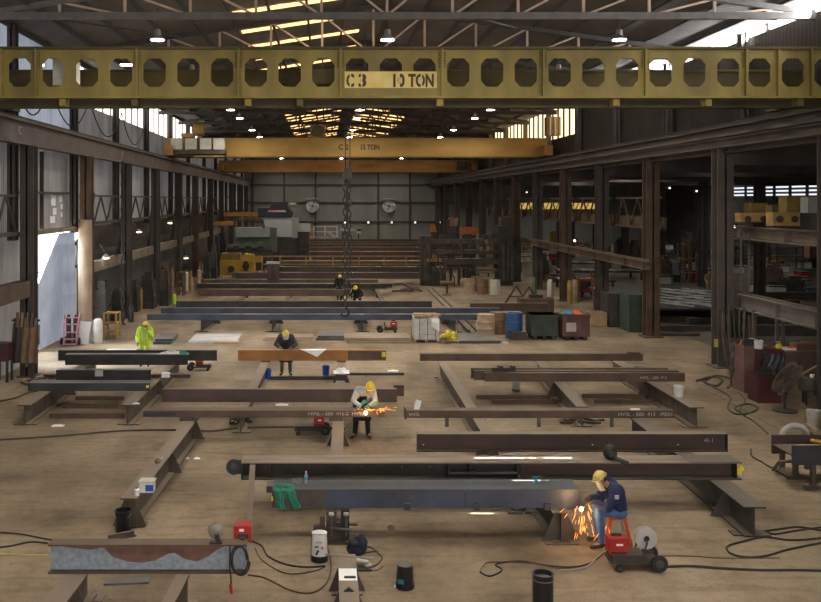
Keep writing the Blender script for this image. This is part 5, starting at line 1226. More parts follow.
for k,(u,v,s,lab) in enumerate(((58,426,.35,'crumpled pale wrapper on the floor between the two leftmost trestles'),(393,371,.4,'flat white disc of paper on the floor below the yellow girder end'),(187.5,459,.1,'left one of two white scraps right of the long left trestle'),(197,459,.16,'right one of two white scraps right of the long left trestle'),(136,404,.2,'white scrap on the trestle second from the left wall'),(282,405,.4,'white paper scrap on the floor behind the long chalk joist'),(396,587,.06,'tiny white scrap left of the black bucket'),(344,602,.1,'reddish scrap at the bottom edge'),(505,343,.3,'pale scrap on the floor near the steel plates'))):
    p = P(u,v,.6 if u==136 else 0.0); 
    if k != 7: cloth(lab,(p.x,p.y,p.z),s,s*.7,'paper','scrap','paper_scrap',.05,k)
# rope/strip of cable scrap under B6 at S7 foot
t = thing('chain_pile','dark heap of chain at the foot of the trestle by the left blue bucket','chain pile',P(239,425))
random.seed(5); c = P(239,424)
for k in range(14):
    a = random.random()*6.28; r = random.random()*.35; cc = c+Vector((r*math.cos(a),r*.6*math.sin(a),.05+.12*random.random()*(1-r)))
    M().tube([cc+Vector((.07*math.cos(w),.05*math.sin(w),.03*math.sin(w+k))) for w in [2*PI*q/8 for q in range(9)]],.022,5).build('link', MT['chain'], t)
t = thing('scrap_heap','dark scrap pieces on the floor left of the dark trestle at the welder','scrap',P(527,514)); c = P(527,514)
for k in range(6): M().obox(c+Vector((-.25+.1*k,.1*(k%3),.04+.03*(k%2))),.3,.12,.05,.4*k).build('scrap_piece', MT['trestled' if k%2 else 'plate'], t)
t = thing('scrap_heap','scrap clamps at the foot of the middle right trestle','scrap',P(583,425)); c = P(583,424)
for k in range(8): M().obox(c+Vector((-.5+.14*k,.12*(k%3),.05+.04*(k%2))),.34,.12,.06,.5*k).build('scrap_piece', MT['trestled' if k%2 else 'brown'], t)

cloth('crumpled white and green cloth on the end of the bright edged left girder',(X(172,32.3),32.35,.98),.9,.28,'palegrey','cloth','work_glove_heap',.16,2)
cloth('green rag beside the crumpled cloth on the bright edged left girder',(X(183,32.3),32.32,.98),.4,.25,'greenjk','rag','rag',.14,1)
solo('angle_offcut', M().obox(P(121,539)+Vector((0,0,.06)),.5,.05,.12,.5).obox(P(121,539)+Vector((.02,.06,.02)),.5,.14,.03,.5), MT['trestle'], 'bent steel angle piece on the floor behind the zinc and rust girder', 'offcut')
solo('floor_plate', M().obox(P(127,582)+Vector((0,0,.015)),.75,.22,.03,.1), MT['plate'], 'flat grey plate on the floor below the zinc and rust girder', 'plate')
for k,(u,y,z,l,lab) in enumerate(((508,29.55,.90,.5,'dark clamp lying on top of the brown channel bundle, left part'),(540,33.05,.87,.4,'dark lump on top of the farthest brown joist') if False else (497,29.55,.9,.35,'second dark clamp on top of the brown channel bundle'))):
    solo('clamp', M().obox((X(u,y),y+.0,z+.05),l,.12,.09,.1).obox((X(u,y)+l*.3,y,z+.09),.1,.2,.14,.3), MT['dark'], lab, 'clamp')
solo('steel_plate_scrap', M().obox(P(625,372)+Vector((0,0,.03)),1.5,.5,.04,.15).obox(P(626,369)+Vector((.2,.2,.08)),1.2,.4,.04,-.2), MT['plate'], 'loose grey plates on the floor beyond the right hand trestle', 'plate')

random.seed(17)
for k,(u,y,z,m,kind,lab) in enumerate(((752,30.9,Z(347,Y1),'shiny','can','small bright can at the right end of the dusty rose cabinet'),(748,30.6,Z(347,Y1),'charcoal','box','dark toolbox on the dusty rose cabinet'),(772,30.3,zt,'redbrown','box','rusty box behind the canister on the dark red cabinet'),(777,30.4,zt,'palegrey','can','grey can left of the yellow hard hat'),(797,30.5,zt2,'tandark','box','brown tin on the brown cabinet right of the tray'),(765,29.1,Z(376,28.8),'dark','box','dark case on the low maroon cabinet'),(773,29.1,Z(376,28.8),'plate','can','grey tin on the low maroon cabinet'))):
    x = X(u,y)
    t = thing('tin_can' if kind=='can' else 'tool_box', lab, kind, (x,y,z))
    if kind == 'can': M().lathe((x,y,z),[(.08,0),(.085,.01),(.085,.2),(.06,.22)],14).build('can_body', MT[m], t, True); M().lathe((x,y,z+.22),[(.05,0),(.05,.03)],10).build('cap', MT['dark'], t)
    else: M().box(x-.18,x+.18,y-.1,y+.1,z,z+.17).build('case', MT[m], t); M().box(x-.19,x+.19,y-.11,y+.11,z+.17,z+.21).build('lid', MT[m], t); M().tube([(x-.08,y,z+.21),(x-.08,y,z+.27),(x+.08,y,z+.27),(x+.08,y,z+.21)],.012,6).build('handle', MT['dark'], t)
# ================================================================== BACKGROUND MACHINES AND CLUTTER
random.seed(11)
# ---- right of mid hall
p, q = P(591,327), P(607,327); y = p.y; t = thing('wooden_crate','open tan wooden crate left of the dark lockers','crate',((p.x+q.x)/2,y+.5,0))
for a,b,c,d in ((p.x,q.x,y,y+.05),(p.x,q.x,y+.95,y+1),(p.x,p.x+.05,y+.05,y+.95),(q.x-.05,q.x,y+.05,y+.95)): M().box(a,b,c,d,.1,.72).build('side_board', MT['card'], t)
M().box(p.x,q.x,y,y+1,.05,.1).build('bottom_board', MT['card'], t); M().box(p.x+.05,q.x-.05,y+.1,y+.9,0,.05).build('runner', MT['wood'], t)
cabinet('dark open steel locker beside the wooden crate',X(609,46),X(628,46),46,47.4,0,Z(294,46),'dark',panel='steel',doors=2)
cabinet('dark green steel locker standing against the right column',X(629,44.2),X(644,44.2),44.2,45.6,0,Z(295,44.2),'green',panel='green',doors=1)
p = P(588,298); t = thing('gas_engine_cart','red engine welder on a frame in front of the right columns','engine welder',(p.x,p.y,0)); x,y = p.x,p.y
M().box(x-.8,x+.9,y,y+.9,.45,1.25).build('housing', MT['red'], t); M().box(x-.9,x+1.0,y-.05,y+.95,.35,.45).build('frame', MT['dark'], t); M().box(x-.5,x+.2,y-.03,y,.6,1.1).build('control_panel', MT['dark'], t)
for dx in (-.6,.7):
    for dy in (-.08,.98): wheel(t,(x+dx,y+dy,.3),.3,.1)
t = thing('ladder','red ladder leaning by the red engine welder','ladder',(X(597,52),52,0))
for dx in (-.25,.25): M().bar((X(597,52)+dx,51.6,0),(X(597,52)+dx,52.3,2.4),.08).build('rail', MT['redbrown'], t)
for k in range(7): M().bar((X(597,52)-.25,51.65+.09*k,.3+.3*k),(X(597,52)+.25,51.65+.09*k,.3+.3*k),.05).build('rung', MT['redbrown'], t)
k = 0
for u,v,c in ((550,303,'cyl'),(575,303,'tan'),(570,304,'yelold'),(534,300,'cylg')):
    p = P(u,v); t = thing('gas_cylinder',['white gas cylinder alone by the far right columns','tan gas cylinder next to the yellow one','yellow gas cylinder by the far right columns','green gas cylinder farther left by the columns'][k],'gas cylinder',p)
    M().lathe(p,[(.16,0),(.17,.03),(.17,1.3),(.12,1.45),(.06,1.5)],14).build('bottle_body', MT[c], t, True); M().lathe(p+Vector((0,0,1.5)),[(.07,0),(.07,.12),(.03,.16)],10).build('valve_cap', MT['dark'], t); k += 1
t = thing('yellow_work_bench','yellow tubular frame by the far right columns','frame',P(567,300)); p = P(567,300)+Vector((.3,0,0))
for dx in (-.5,.5):
    for dy in (0,.5): M().bar(p+Vector((dx,dy,0)),p+Vector((dx,dy,1.4)),.08).build('post', MT['yelold'], t)
M().box(p.x-.55,p.x+.55,p.y-.05,p.y+.55,1.4,1.46).build('top', MT['yelold'], t)
M().box(p.x-.2,p.x+.2,p.y+.1,p.y+.4,1.46,1.8).build('machine_head', MT['tandark'], t)
# brown box machine, A-frames on floor
p = P(541,316); t = thing('steel_box','brown open steel box with scrap behind the green bin','box',p); M().box(p.x-1,p.x+.9,p.y+.6,p.y+1.6,0,.9).build('tub', MT['browncab'], t); M().box(p.x-.4,p.x+.3,p.y+.8,p.y+1.3,.9,1.1).build('scrap', MT['dark'], t)
for k,(u,v) in enumerate(((517,305),(530,306))):
    p = P(u,v); t = thing('saw_horse','brown steel A frame stand, %s from the left behind the blue drum'%ORD[k],'stand',p)
    for sx in (-1,1): M().bar(p+Vector((sx*.75,.2,0)),p+Vector((0,.2,1.15)),.11).build('leg', MT['darkb'], t)
    M().bar(p+Vector((-.4,.2,.5)),p+Vector((.4,.2,.5)),.08).build('brace', MT['darkb'], t)
for k,(u,v,h) in enumerate(((446,295,1.0),(451,296,.6))):
    if k==0:
        p = P(u+1,v); t = thing('roller_stand','rusty roller stand alone on the floor before the rolling machine','stand',p); M().lathe(p,[(.35,0),(.35,.05),(.1,.1)],14).build('base', MT['darkb'], t, True); M().tube([p,p+Vector((0,0,.75))],.08,10).build('post', MT['darkb'], t); M().tube([p+Vector((-.45,0,.85)),p+Vector((.45,0,.85))],.12,12).build('roller', MT['tandark'], t, True)
for k in range(7):
    a = P(392+5*k+ (k%2)*3,292-1.2*(k%3)); o = Vector((1.5*math.cos(.4*k+.2),.9*math.sin(1.3*k),.1+.06*k))
    solo('scrap_bar', M().bar(a+Vector((0,0,.06)),a+o,.12), MT[('darkb','trestle','tandark')[k%3]], 'scrap bar in the tangle left of the rolling machine, %s piece'%ORD[k], 'bar', 'scrap bars')
# floor rail track
for k,(a,b) in enumerate((((428,290),(478,341)),((433,289),(487,341)))):
    A, B = P(*a), P(*b).lerp(P(*a),.12); solo('floor_rail', M().bar(A+Vector((0,0,.05)),B+Vector((0,0,.05)),.1), MT['trestled'], ['left','right'][k]+' floor rail running back to the rolling machine','rail')
# rolling / drill line machine
ym = 68.5
t = thing('beam_machine','dark beam processing machine with two towers and long rollers, right of mid hall','machine',(X(472,ym),ym,0))
def mx(u0,u1,v0,v1,m,n,d=.8,dy=0,z0=None):
    y = ym+dy; return M().box(X(u0,y),X(u1,y),y,y+d,max(0,Z(v1,y)) if z0 is None else z0,Z(v0,y)).build(n, MT[m], t)
mx(420,512,239,244,'darkb','top_roller_beam',.9); mx(421,512,250,254,'darkb','middle_beam',.9); mx(424,505,259,264,'darkb','lower_table',1.4)
mx(421,432,236,292,'dark','left_tower',1.2,-.3); mx(498,513,226,292,'dark','right_tower',1.4,-.3); mx(448,455,219,262,'dark','middle_mast',.8,.2)
mx(450,458,218,226,'tandark','mast_head',1.0,.1); mx(501,512,217,230,'darkb','tower_head',1.0,.1); mx(432,446,271,292,'dark','base_cabinet',1.0,-.4)
mx(432,447,268,272,'darkb','cabinet_top',1.1,-.45)
mx(449,470,266,274,'dark','feed_table',1.2,0,None if False else 1.3)
for u in (450,458,466,474): mx(u,u+2,268,292,'dark','table_leg',.25,.3)
mx(470,500,271,273,'darkb','outfeed_table',1.2,0,1.2)
for u in (478,488,498): mx(u,u+1.2,273,286,'dark','outfeed_leg',.2,.2)
mx(512,521,243,282,'dark','side_cabinet',1.0,.3)
M().box(X(427,ym-.6),X(441,ym-.6),ym-.7,ym-.55,Z(261,ym),Z(258,ym)).build('yellow_guard', MT['yelold'], t)
for u in (425,428,503,507,511): M().tube([(X(u,ym),ym-.4,Z(244,ym)),(X(u,ym),ym-.4,Z(280,ym))],.12,8).build('hydraulic_tube', MT['darkb'], t)
for k,(u,v) in enumerate(((440,239),(466,238),(484,239),(492,238))): M().box(X(u,ym),X(u+6,ym),ym+.1,ym+.7,Z(v+1,ym),Z(v-4,ym)).build('valve_block', MT['dark'], t)
random.seed(14)
for k in range(26):
    u = 422+95*random.random(); v = 238+42*random.random(); dy = -.9-.3*random.random()
    if k%2: M().tube([(X(u,ym),ym+dy,Z(v,ym)),(X(u,ym)+.2,ym+dy-.1,Z(v,ym)-.5*random.random()-.3),(X(u+3,ym),ym+dy,max(.05,Z(v,ym)-1.2))],.05,6).build('hose', MT[('cable','hose','darkb')[k%3]], t)
    else: M().box(X(u,ym),X(u+1.5+3*random.random(),ym),ym+dy,ym+dy+.5,max(0.02,Z(v,ym)),max(.3,Z(v,ym)+.2+.3*random.random())).build('fitting', MT[('dark','darkb','tandark','trestled')[k%4]], t) if v<262 else None
t = thing('machine_guard','orange machine guard standing behind the rolling machine','guard',(X(469,75),75,0)); M().box(X(461,75),X(478,75),75,75.6,Z(235,75),Z(227,75)).build('guard_panel', MT['redorange'] if False else mat('dull_orange',(.42,.13,.03),None,.6), t); M().box(X(463,75),X(476,75),75.1,75.5,0,Z(235,75)).build('stand', MT['dark'], t)
t = thing('machine_guard','orange wedge shaped guard left of the mast','guard',(X(433,80),80,0)); M().prism([(X(430,80),Z(232,80)),(X(437,80),Z(232,80)),(X(435,80),Z(225,80)),(X(431,80),Z(225,80))],80,80.4).build('panel', bpy.data.materials['dull_orange'], t); M().box(X(431,80),X(436,80),80,80.4,0,Z(232,80)).build('stand', MT['dark'], t)
# stair and platform in front of the far wall
t = thing('stair_platform','pale steel platform with stairs in front of the far end wall','platform',(X(325,127.5),127.5,0)); yy = 127.5
M().box(X(297,yy),X(338,yy),yy,yy+2,Z(238,yy),Z(236.5,yy)).build('deck', MT['palegrey'], t)
for u in (314,325,337): M().box(X(u,yy)-.08,X(u,yy)+.08,yy,yy+.12,Z(236,yy),Z(226,yy)).build('post', MT['white'], t)
M().box(X(314,yy),X(338,yy),yy,yy+.1,Z(227,yy),Z(226.3,yy)).build('rail', MT['white'], t); M().box(X(314,yy),X(338,yy),yy,yy+.1,Z(232,yy),Z(231.4,yy)).build('rail', MT['white'], t)
M().bar((X(327,yy),yy-.1,Z(231,yy)),(X(335,yy),yy-.1,Z(237,yy)),.35).build('stair_flight', MT['palegrey'], t)
for u in (298,318,337): M().box(X(u,yy)-.1,X(u,yy)+.1,yy+.2,yy+.4,0,Z(238,yy)).build('leg', MT['dark'], t)
M().box(X(297,yy),X(303,yy),yy+.2,yy+.8,Z(236.5,yy),Z(228,yy)).build('blue_panel', MT['drumblue'], t); M().box(X(304,yy),X(313,yy),yy+.2,yy+.8,Z(236.5,yy),Z(230,yy)).build('grey_panel', MT['machroof'], t)
M().box(X(309,yy)-.1,X(313,yy),yy-.1,yy+.1,Z(236,yy),Z(233,yy)).build('orange_panel', bpy.data.materials['dull_orange'], t)
t = thing('conveyor_arm','pale conveyor arm in front of the far end wall right of the stairs','conveyor',(X(350,128),128,0)); M().box(X(340,128),X(361,128),128,128.8,Z(231,128),Z(228.5,128)).build('arm', MT['palegrey'], t); M().box(X(357,128),X(361,128),128,128.8,Z(233.5,128),Z(228,128)).build('head', MT['palegrey'], t)
for u in (342,358): M().box(X(u,128),X(u+1.2,128),128.2,128.6,0,Z(231,128)).build('leg', MT['dark'], t)
# white / navy machine
yy = 90; t = thing('saw_line_machine','big pale machine with a navy top and red stripe in front of the far wall','machine',(X(278,yy),yy,0))
M().box(X(246,yy),X(297,yy),yy,yy+5,.0,Z(237,yy)).build('base', MT['dark'], t)
M().box(X(262,yy),X(296.5,yy),yy,yy+4,Z(238,yy),Z(217.5,yy)).build('body', MT['machwhite'], t); M().box(X(292,yy),X(297.5,yy),yy-.05,yy+4,Z(238,yy),Z(217,yy)).build('side_panel', MT['machroof'], t)
mb = M(); mb.prism([(X(258,yy),Z(217.5,yy)),(X(292,yy),Z(217.5,yy)),(X(292,yy),Z(213,yy)),(X(285,yy),Z(203.5,yy)),(X(271,yy),Z(203.5,yy)),(X(270,yy),Z(208,yy)),(X(258,yy),Z(208,yy))],yy-.1,yy+3.5); mb.build('top_hood', MT['machdark'], t)
M().prism([(X(268,yy),Z(212,yy)),(X(286,yy),Z(212,yy)),(X(285,yy),Z(210.2,yy)),(X(268,yy),Z(210.2,yy))],yy-.13,yy-.1).build('red_stripe', mat('pale_red_stripe',(.62,.26,.22),None,.6), t)
M().box(X(279,yy),X(286,yy),yy-.14,yy-.12,Z(212,yy),Z(210.6,yy)).build('grey_stripe', MT['palegrey'], t)
M().box(X(297.5,yy),X(310,yy),yy+.5,yy+3,Z(232,yy),Z(224,yy)).build('rear_housing', MT['machwhite'], t); M().box(X(297.5,yy),X(309,yy),yy+.6,yy+2.9,0,Z(232,yy)).build('rear_base', MT['dark'], t)
M().tube([(X(288,yy),yy+1,Z(204.5,yy)),(X(296,yy),yy+1,Z(204.5,yy))],.2,10).build('exhaust', MT['alu'], t, True)
yy = 84; t = thing('grey_machine','grey green machine with a pale roof left of the big pale machine','machine',(X(255,yy),yy,0))
M().box(X(237,yy),X(271,yy),yy,yy+3,0,Z(237,yy)).build('body', MT['greymach'], t); M().box(X(236,yy),X(270,yy),yy-.2,yy+3,Z(237,yy),Z(228,yy)).build('roof_panel', MT['machroof'], t); M().box(X(270,yy),X(276,yy),yy-.2,yy+2,Z(252,yy),Z(228,yy)).build('motor_bank', MT['greymach'], t)
mb = M(); mb.tube([(X(234,yy),yy+.2,Z(227,yy)),(X(236,yy),yy+.2,Z(219,yy)),(X(262,yy),yy+.2,Z(219,yy)),(X(264,yy),yy+.2,Z(228,yy))],.16,10); mb.build('pipe', MT['darkb'], t, True)
for k in range(6): M().lathe((X(231+6*k,yy),yy-.6,Z(247-(k%2)*2,yy)),[(.3,-.3),(.3,.3)],12,'X').build('motor', MT['greymach'], t, True)
M().box(X(228,yy),X(272,yy),yy-1.2,yy-.2,0,Z(250,yy)).build('motor_base', MT['dark'], t)
yy = 77.5; t = thing('yellow_machine','yellow shear machine with round dials at far left','machine',(X(238,yy),yy,0))
M().box(X(220,yy),X(254,yy),yy,yy+2,0,Z(260,yy)).build('body', MT['machyel'], t); M().box(X(220.5,yy),X(240,yy),yy+.1,yy+2,Z(260,yy),Z(253.5,yy)).build('upper_body', mat('dull_olive_yellow',(.26,.17,.03),(.18,.12,.025),.6), t)
M().prism([(X(240,yy),Z(262,yy)),(X(254,yy),Z(262,yy)),(X(253,yy),Z(255,yy)),(X(244,yy),Z(254,yy)),(X(240,yy),Z(258,yy))],yy-.2,yy+1.8).build('hood', MT['machyel'], t)
M().box(X(254,yy),X(262,yy),yy+.2,yy+1.2,Z(262.5,yy),Z(256.5,yy)).build('arm', MT['machyel'], t)
for u in (231.5,246): M().lathe((X(u,yy),yy-.2,Z(269 if u<240 else 266,yy)),[(.3,-.06),(.3,.06)],14,'Y').build('dial', MT['dark'], t)
M().box(X(244,yy),X(248,yy),yy-.25,yy-.2,Z(271,yy),Z(261,yy)).build('control_panel', MT['dark'], t)
# wall fans
k = 0
for u in (312.5,389):
    yy = 131.5; x, z = X(u,yy), Z(206,yy)
    t = thing('wall_fan',['left','right'][k]+' round white bladed fan on the far end wall','fan',(x,yy,z-.9)); k += 1
    M().tube([(x+.85*math.cos(2*PI*i/24),yy-.1,z+.85*math.sin(2*PI*i/24)) for i in range(25)],.1,8).build('ring', MT['white'], t, True)
    M().lathe((x,yy,z),[(.82,-.02),(.82,.05)],24,'Y').build('back_disc', MT['palegrey'], t)
    for i in range(4):
        a = PI/2*i+.4; M().add([(x+r*math.cos(a+b),yy-.14,z+r*math.sin(a+b)) for r,b in ((.1,-.5),(.78,-.42),(.78,.42),(.1,.5))],[(0,1,2,3)]).build('blade', MT['fanw'], t)
    M().lathe((x,yy-.2,z),[(.16,-.05),(.16,.05)],12,'Y').build('motor', MT['dark'], t)
    M().box(x-1.0,x+1.0,yy-.5,yy+.3,z+1.0,z+1.1).build('hood', MT['palegrey'], t)
k = 0
for u in (345,368.5,392,415.5,440):
    x, z = X(u,131), Z(222.5,131); t = thing('wall_light','small white light on the far end wall, %s from the left'%ORD[k],'lamp',(x,131.3,z-.2),'small lights on the far wall'); k += 1
    M().box(x-.1,x+.1,131.3,131.4,z-.1,z+.12).build('lens', MT['bulbdim'], t); M().box(x-.14,x+.14,131.4,131.99,z-.2,z+.2).build('bracket', MT['palegrey'], t)
# jib cranes
for k,(u0,u1,v0,v1,y) in enumerate(((201,235,221.3,225.3,86),(228,259,212.2,216.2,95))):
    t = thing('jib_crane','orange jib crane arm on the far left columns, %s one'%('nearer' if k==0 else 'farther'),'jib crane',(X(u0,y),y,Z(v1,y)))
    M().box(-10.65,X(u1,y),y-.15,y+.15,Z(v1,y),Z(v0,y)).build('arm', mat('jib_orange',(.50,.26,.07),(.4,.2,.05),.6) if k==0 else bpy.data.materials['jib_orange'], t)
    M().bar((-10.62,y,Z(v0,y)+1.9),(X(u1-12,y),y,Z(v0,y)),.07).build('tie_rod', MT['dark'], t)
    M().box(X(u1-16,y),X(u1-12,y),y-.2,y+.2,Z(v1+2.2,y),Z(v1,y)).build('trolley', MT['darkb'], t)
# ---- left recess clutter
k = 0
for u,v,z,y in ((106,259,0,44.5),(139,232,0,53),(186,258,0,66),(170,223,0,66)):
    x = -12.3; zz = Z(v,y) if k!=0 else Z(258,44.5); t = thing('wall_lamp',['glowing lamp low under the first left lattice','glowing lamp under the second left lattice','small lamp deep in the left recess','small lamp high on the far left lattice'][k],'lamp',(X(u,y),y,zz))
    M().lathe((X(u,y),y,zz),[(.22,.0),(.2,.06),(.05,.2)],14).build('shade', MT['alu'], t, True); M().lathe((X(u,y),y,zz-.03),[(.15,0),(.15,.03)],12).build('lens', MT['bulb'], t); M().tube([(X(u,y),y,zz+.2),(X(u,y)-.3,y,zz+.7)],.02,6).build('rod', MT['dark'], t); k += 1
def lump(lab, u, vb, vt, wpx, m, n, cat, d=1.0, style=0):
    p = P(u,vb); y = p.y; w = wpx*y/F; h = Z(vt,y); t = thing(n, lab, cat, (p.x,y+d/2,0))
    if style == 0:     # machine: base, body, head, motor, pipe
        M().box(p.x-w/2,p.x+w/2,y,y+d,0,h*.35).build('base', MT['dark'], t); M().box(p.x-w*.4,p.x+w*.4,y+.1,y+d*.9,h*.35,h*.8).build('body', MT[m], t)
        M().box(p.x-w*.2,p.x+w*.3,y+.15,y+d*.8,h*.8,h).build('head', MT[m], t); M().lathe((p.x-w*.3,y+d*.4,h*.85),[(w*.12,-w*.12),(w*.12,w*.12)],12,'X').build('motor', MT['darkb'], t, True)
        M().tube([(p.x+w*.35,y,h*.75),(p.x+w*.45,y-.1,h*.4),(p.x+w*.42,y,0.02)],.04,6).build('hose', MT['cable'], t)
    elif style == 1:   # rack
        for sx in (-1,1):
            for sy in (0,1): M().box(p.x+sx*w/2-.04,p.x+sx*w/2+.04,y+sy*d-.04,y+sy*d+.04,0,h).build('post', MT[m], t)
        for q in (.2,.55,.95): M().box(p.x-w/2,p.x+w/2,y,y+d,h*q,h*q+.05).build('shelf', MT[m], t)
        random.seed(int(u)); 
    elif style == 2:   # cylinder
        r = w/2; M().lathe(p,[(r,0),(r*1.03,.03),(r*1.03,h*.82),(r*.7,h*.93),(r*.35,h*.96)],16).build('bottle_body', MT[m], t, True); M().lathe(p+Vector((0,0,h*.95)),[(r*.4,0),(r*.4,h*.05)],10).build('valve_cap', MT['dark'], t)
    return t
t = lump('tall white gas tank beside the cream column casing',98,343.5,317,9,'cyl','gas_tank','gas tank',.4,2)
t = thing('hand_truck','pink tubular cylinder hand truck by the open doorway','hand truck',P(70,345)); p = P(70,345)
for sx in (-.28,.28): M().tube([p+Vector((sx,0,.1)),p+Vector((sx*1.05,.1,.75)),p+Vector((sx*1.2,.35,1.35))],.035,8).build('rail', MT['pink'], t)
for z in (.25,.55,.9,1.2): M().bar(p+Vector((-.3,.05+.2*z*.8,z)),p+Vector((.3,.05+.2*z*.8,z)),.05).build('rung', MT['pink'], t)
for sx in (-.4,.4): wheel(t,p+Vector((sx,.1,.16)),.16,.08,'X')
M().box(p.x-.3,p.x+.3,p.y-.25,p.y,.04,.07).build('toe_plate', MT['pink'], t)
for sx in (-.16,.16): 
    M().lathe(p+Vector((sx,.35,.02)),[(.11,0),(.11,1.15),(.05,1.3)],12).build('cylinder', MT['charcoal'], t, True)
p = P(83,345); solo('metal_sheet', M().obox(p+Vector((0,.2,.52)),.5,.03,1.02,0,-.2,.12), MT['palegrey'], 'pale sheet leaning at the foot of the cream column casing', 'sheet')
t = lump('yellow shelf rack with tools right of the white gas tank',110,338,313,12,'yelold','tool_rack','rack',.8,1)
for k,(u,vb,vt,w,m,n,c,s,lab) in enumerate((
 (100,325,281,14,'dark','dark_machine','machine',0,'dark machine in the left recess behind the white gas tank'),
 (116,321,289,12,'dark','dark_machine','machine',0,'dark bench machine right of the yellow shelf rack'),
 (131,322,305,5,'rubber','dark_cylinder','cylinder',2,'short dark cylinder right of the hanging chain at left'),
 (133,312,280,9,'dark','dark_machine','machine',0,'dark machine between the second and third left columns'),
 (147,309,272,14,'dark','dark_machine','machine',0,'tall dark machine in front of the fourth left column'),
 (141,309,286,3,'yelold','yellow_post','post',2,'thin yellow post before the tall dark left machine'),
 (164,306,262,9,'darkb','brown_machine','machine',0,'brown machine right of the fourth left column'),
 (172,300,265,4,'tandark','tan_post','gas cylinder',2,'tall tan cylinder beside the brown machine'),
 (174.5,304,293,4,'hivis','green_bottle','gas cylinder',2,'short lime topped cylinder on the floor'),
 (186.5,291,271,4,'cyl','gas_cylinder','gas cylinder',2,'first white gas cylinder in the left row'),
 (191,291,270,2.5,'yelold','gas_cylinder','gas cylinder',2,'yellow gas cylinder in the left row'),
 (180,296,272,6,'redbrown','red_rack','rack',1,'red brown rack in the left row'),
 (199,290,268,4,'tan','gas_cylinder','gas cylinder',2,'tan gas cylinder right of the yellow one in the left row'),
 (206,285,252,7,'dark','dark_machine','machine',0,'dark machine left of the yellow shear, nearer one'),
 (213,280,245,7,'greymach','grey_machine','machine',0,'grey machine left of the yellow shear, farther one'),
 (216,276,236,6,'dark','dark_machine','machine',0,'tall dark machine behind the yellow shear'),
 (155,304,280,4,'cylg','gas_cylinder','gas cylinder',2,'green gas cylinder behind the tall dark left machine'),
 (222,268,232,8,'dark','dark_machine','machine',0,'dark machine at the far end of the left recess'),
 )): lump(lab,u,vb,vt,w,m,n,c,.9,s)
# near left column clutter
t = thing('hose_bundle','brown hoses and cloths hung on the nearest left column','hose bundle',(-10.4,32.9,0))
random.seed(4)
for i in range(14):
    x = X(14+1.6*i,32.8); L = 1.0+.7*random.random()
    M().tube([(x,32.85,2.0+.2*(i%3)),(x+.05*math.sin(i),32.7,1.4),(x+.1*math.sin(i*2),32.65,2-L),(x+.14,32.72,1.3),(x+.1,32.85,1.95)],.05+.02*(i%2),6).build('hose_loop', MT[('tandark','hose','leather','trestle','cable')[i%5]], t, True)
M().bar((X(12,32.9),32.9,2.1),(X(40,32.9),32.9,2.1),.07).build('hanger', MT['dark'], t)
for i in range(3): M().grid(lambda a,b: (X(13+8*i,32.6)+.32*a, 32.55+.05*math.sin(7*a+3*b+i), 1.9-1.3*b),6,8).build('hung_cloth', MT[('dark','leather','tandark')[i]], t, True)
t = thing('welder_cabinet','dark red welding machine on a frame at the left edge','welding machine',(X(-1,32),32,0)); xx = X(8,32)
M().box(xx-.55,xx,32,32.6,.75,Z(344,32)).build('case', MT['maroon'], t)
for dx in (-.5,-.05): 
    for dy in (.06,.54): M().box(xx+dx-.04,xx+dx+.04,32+dy-.04,32+dy+.04,0,.75).build('leg', MT['dark'], t)
M().box(xx-.5,xx-.05,31.98,32,1.1,1.35).build('panel', MT['dark'], t)
random.seed(9)
for k in range(5):
    p = P(30+4*k,383+2*(k%2)); solo('hose_coil', M().tube([p+Vector((.3*math.cos(a)*(1+.1*k),.25*math.sin(a),.05+.02*k)) for a in [2*PI*q/12 for q in range(13)]],.05,6), MT[('tandark','leather','hose')[k%3]], 'brown hose coil on the floor at the nearest left column, %s from the left'%ORD[k], 'coil', 'hose coils by the left column')
# ---- side bay (right, behind the columns)
random.seed(21)
cols = ('dark','darkb','greymach','redbrown','browncab','steel','green','machroof')
k = 0
for (u,vb,vt,w,m,s,lab) in (
 (555,248,231,10,'yelolive',0,'olive yellow cabinet in the side bay above the rust brown girder'),
 (533,266,246,14,'yelold',1,'yellow framed rack left of the far right columns'),
 (544,281,254,10,'greymach',0,'grey cabinet machine behind the white gas cylinder'),
 (623,262,238,14,'dark',0,'dark machine in the side bay right of the second column'),
 (636,270,240,9,'darkb',0,'brown machine in the side bay beside the near column pair'),
 (667,282,256,10,'redbrown',0,'dark red machine in the side bay gap'),
 (676,282,262,9,'machroof',0,'grey bench machine in the side bay gap'),
 (686,281,243,5,'yelold',1,'tall yellow frame in the side bay gap'),
 (694,282,240,5,'tandark',1,'tall tan frame in the side bay gap'),
 (702,284,272,4,'cyl',2,'white cylinder in the side bay left of the standing person'),
 (690,262,232,10,'greymach',0,'far grey green machine in the side bay gap'),
 (777,292,262,14,'browncab',0,'brown cabinet machine beyond the pale side girder'),
 (765,289,270,10,'redbrown',0,'dark red machine beyond the pale side girder'),
 (796,296,276,22,'dark',0,'dark machine beyond the pale side girder at the right'),
 (759,268,243,20,'dark',1,'dark shelf rack deep in the side bay'),
 (790,270,246,26,'darkb',1,'long brown shelf rack deep in the side bay'),
 (742,265,246,12,'greymach',0,'grey machine deep in the side bay beside the near column'),
 (815,268,240,12,'tandark',0,'tan machine at the right edge of the side bay'),
 (605,252,236,12,'machroof',0,'pale machine far in the side bay'),
 (648,256,238,14,'steel',0,'steel machine far in the side bay'),
 (722,258,238,14,'dark',0,'dark machine far in the side bay behind the near column')):
    lump(lab,u,vb,vt,w,m,('side_machine','side_rack','gas_cylinder')[s],('machine','rack','gas cylinder')[s],1.2,s)
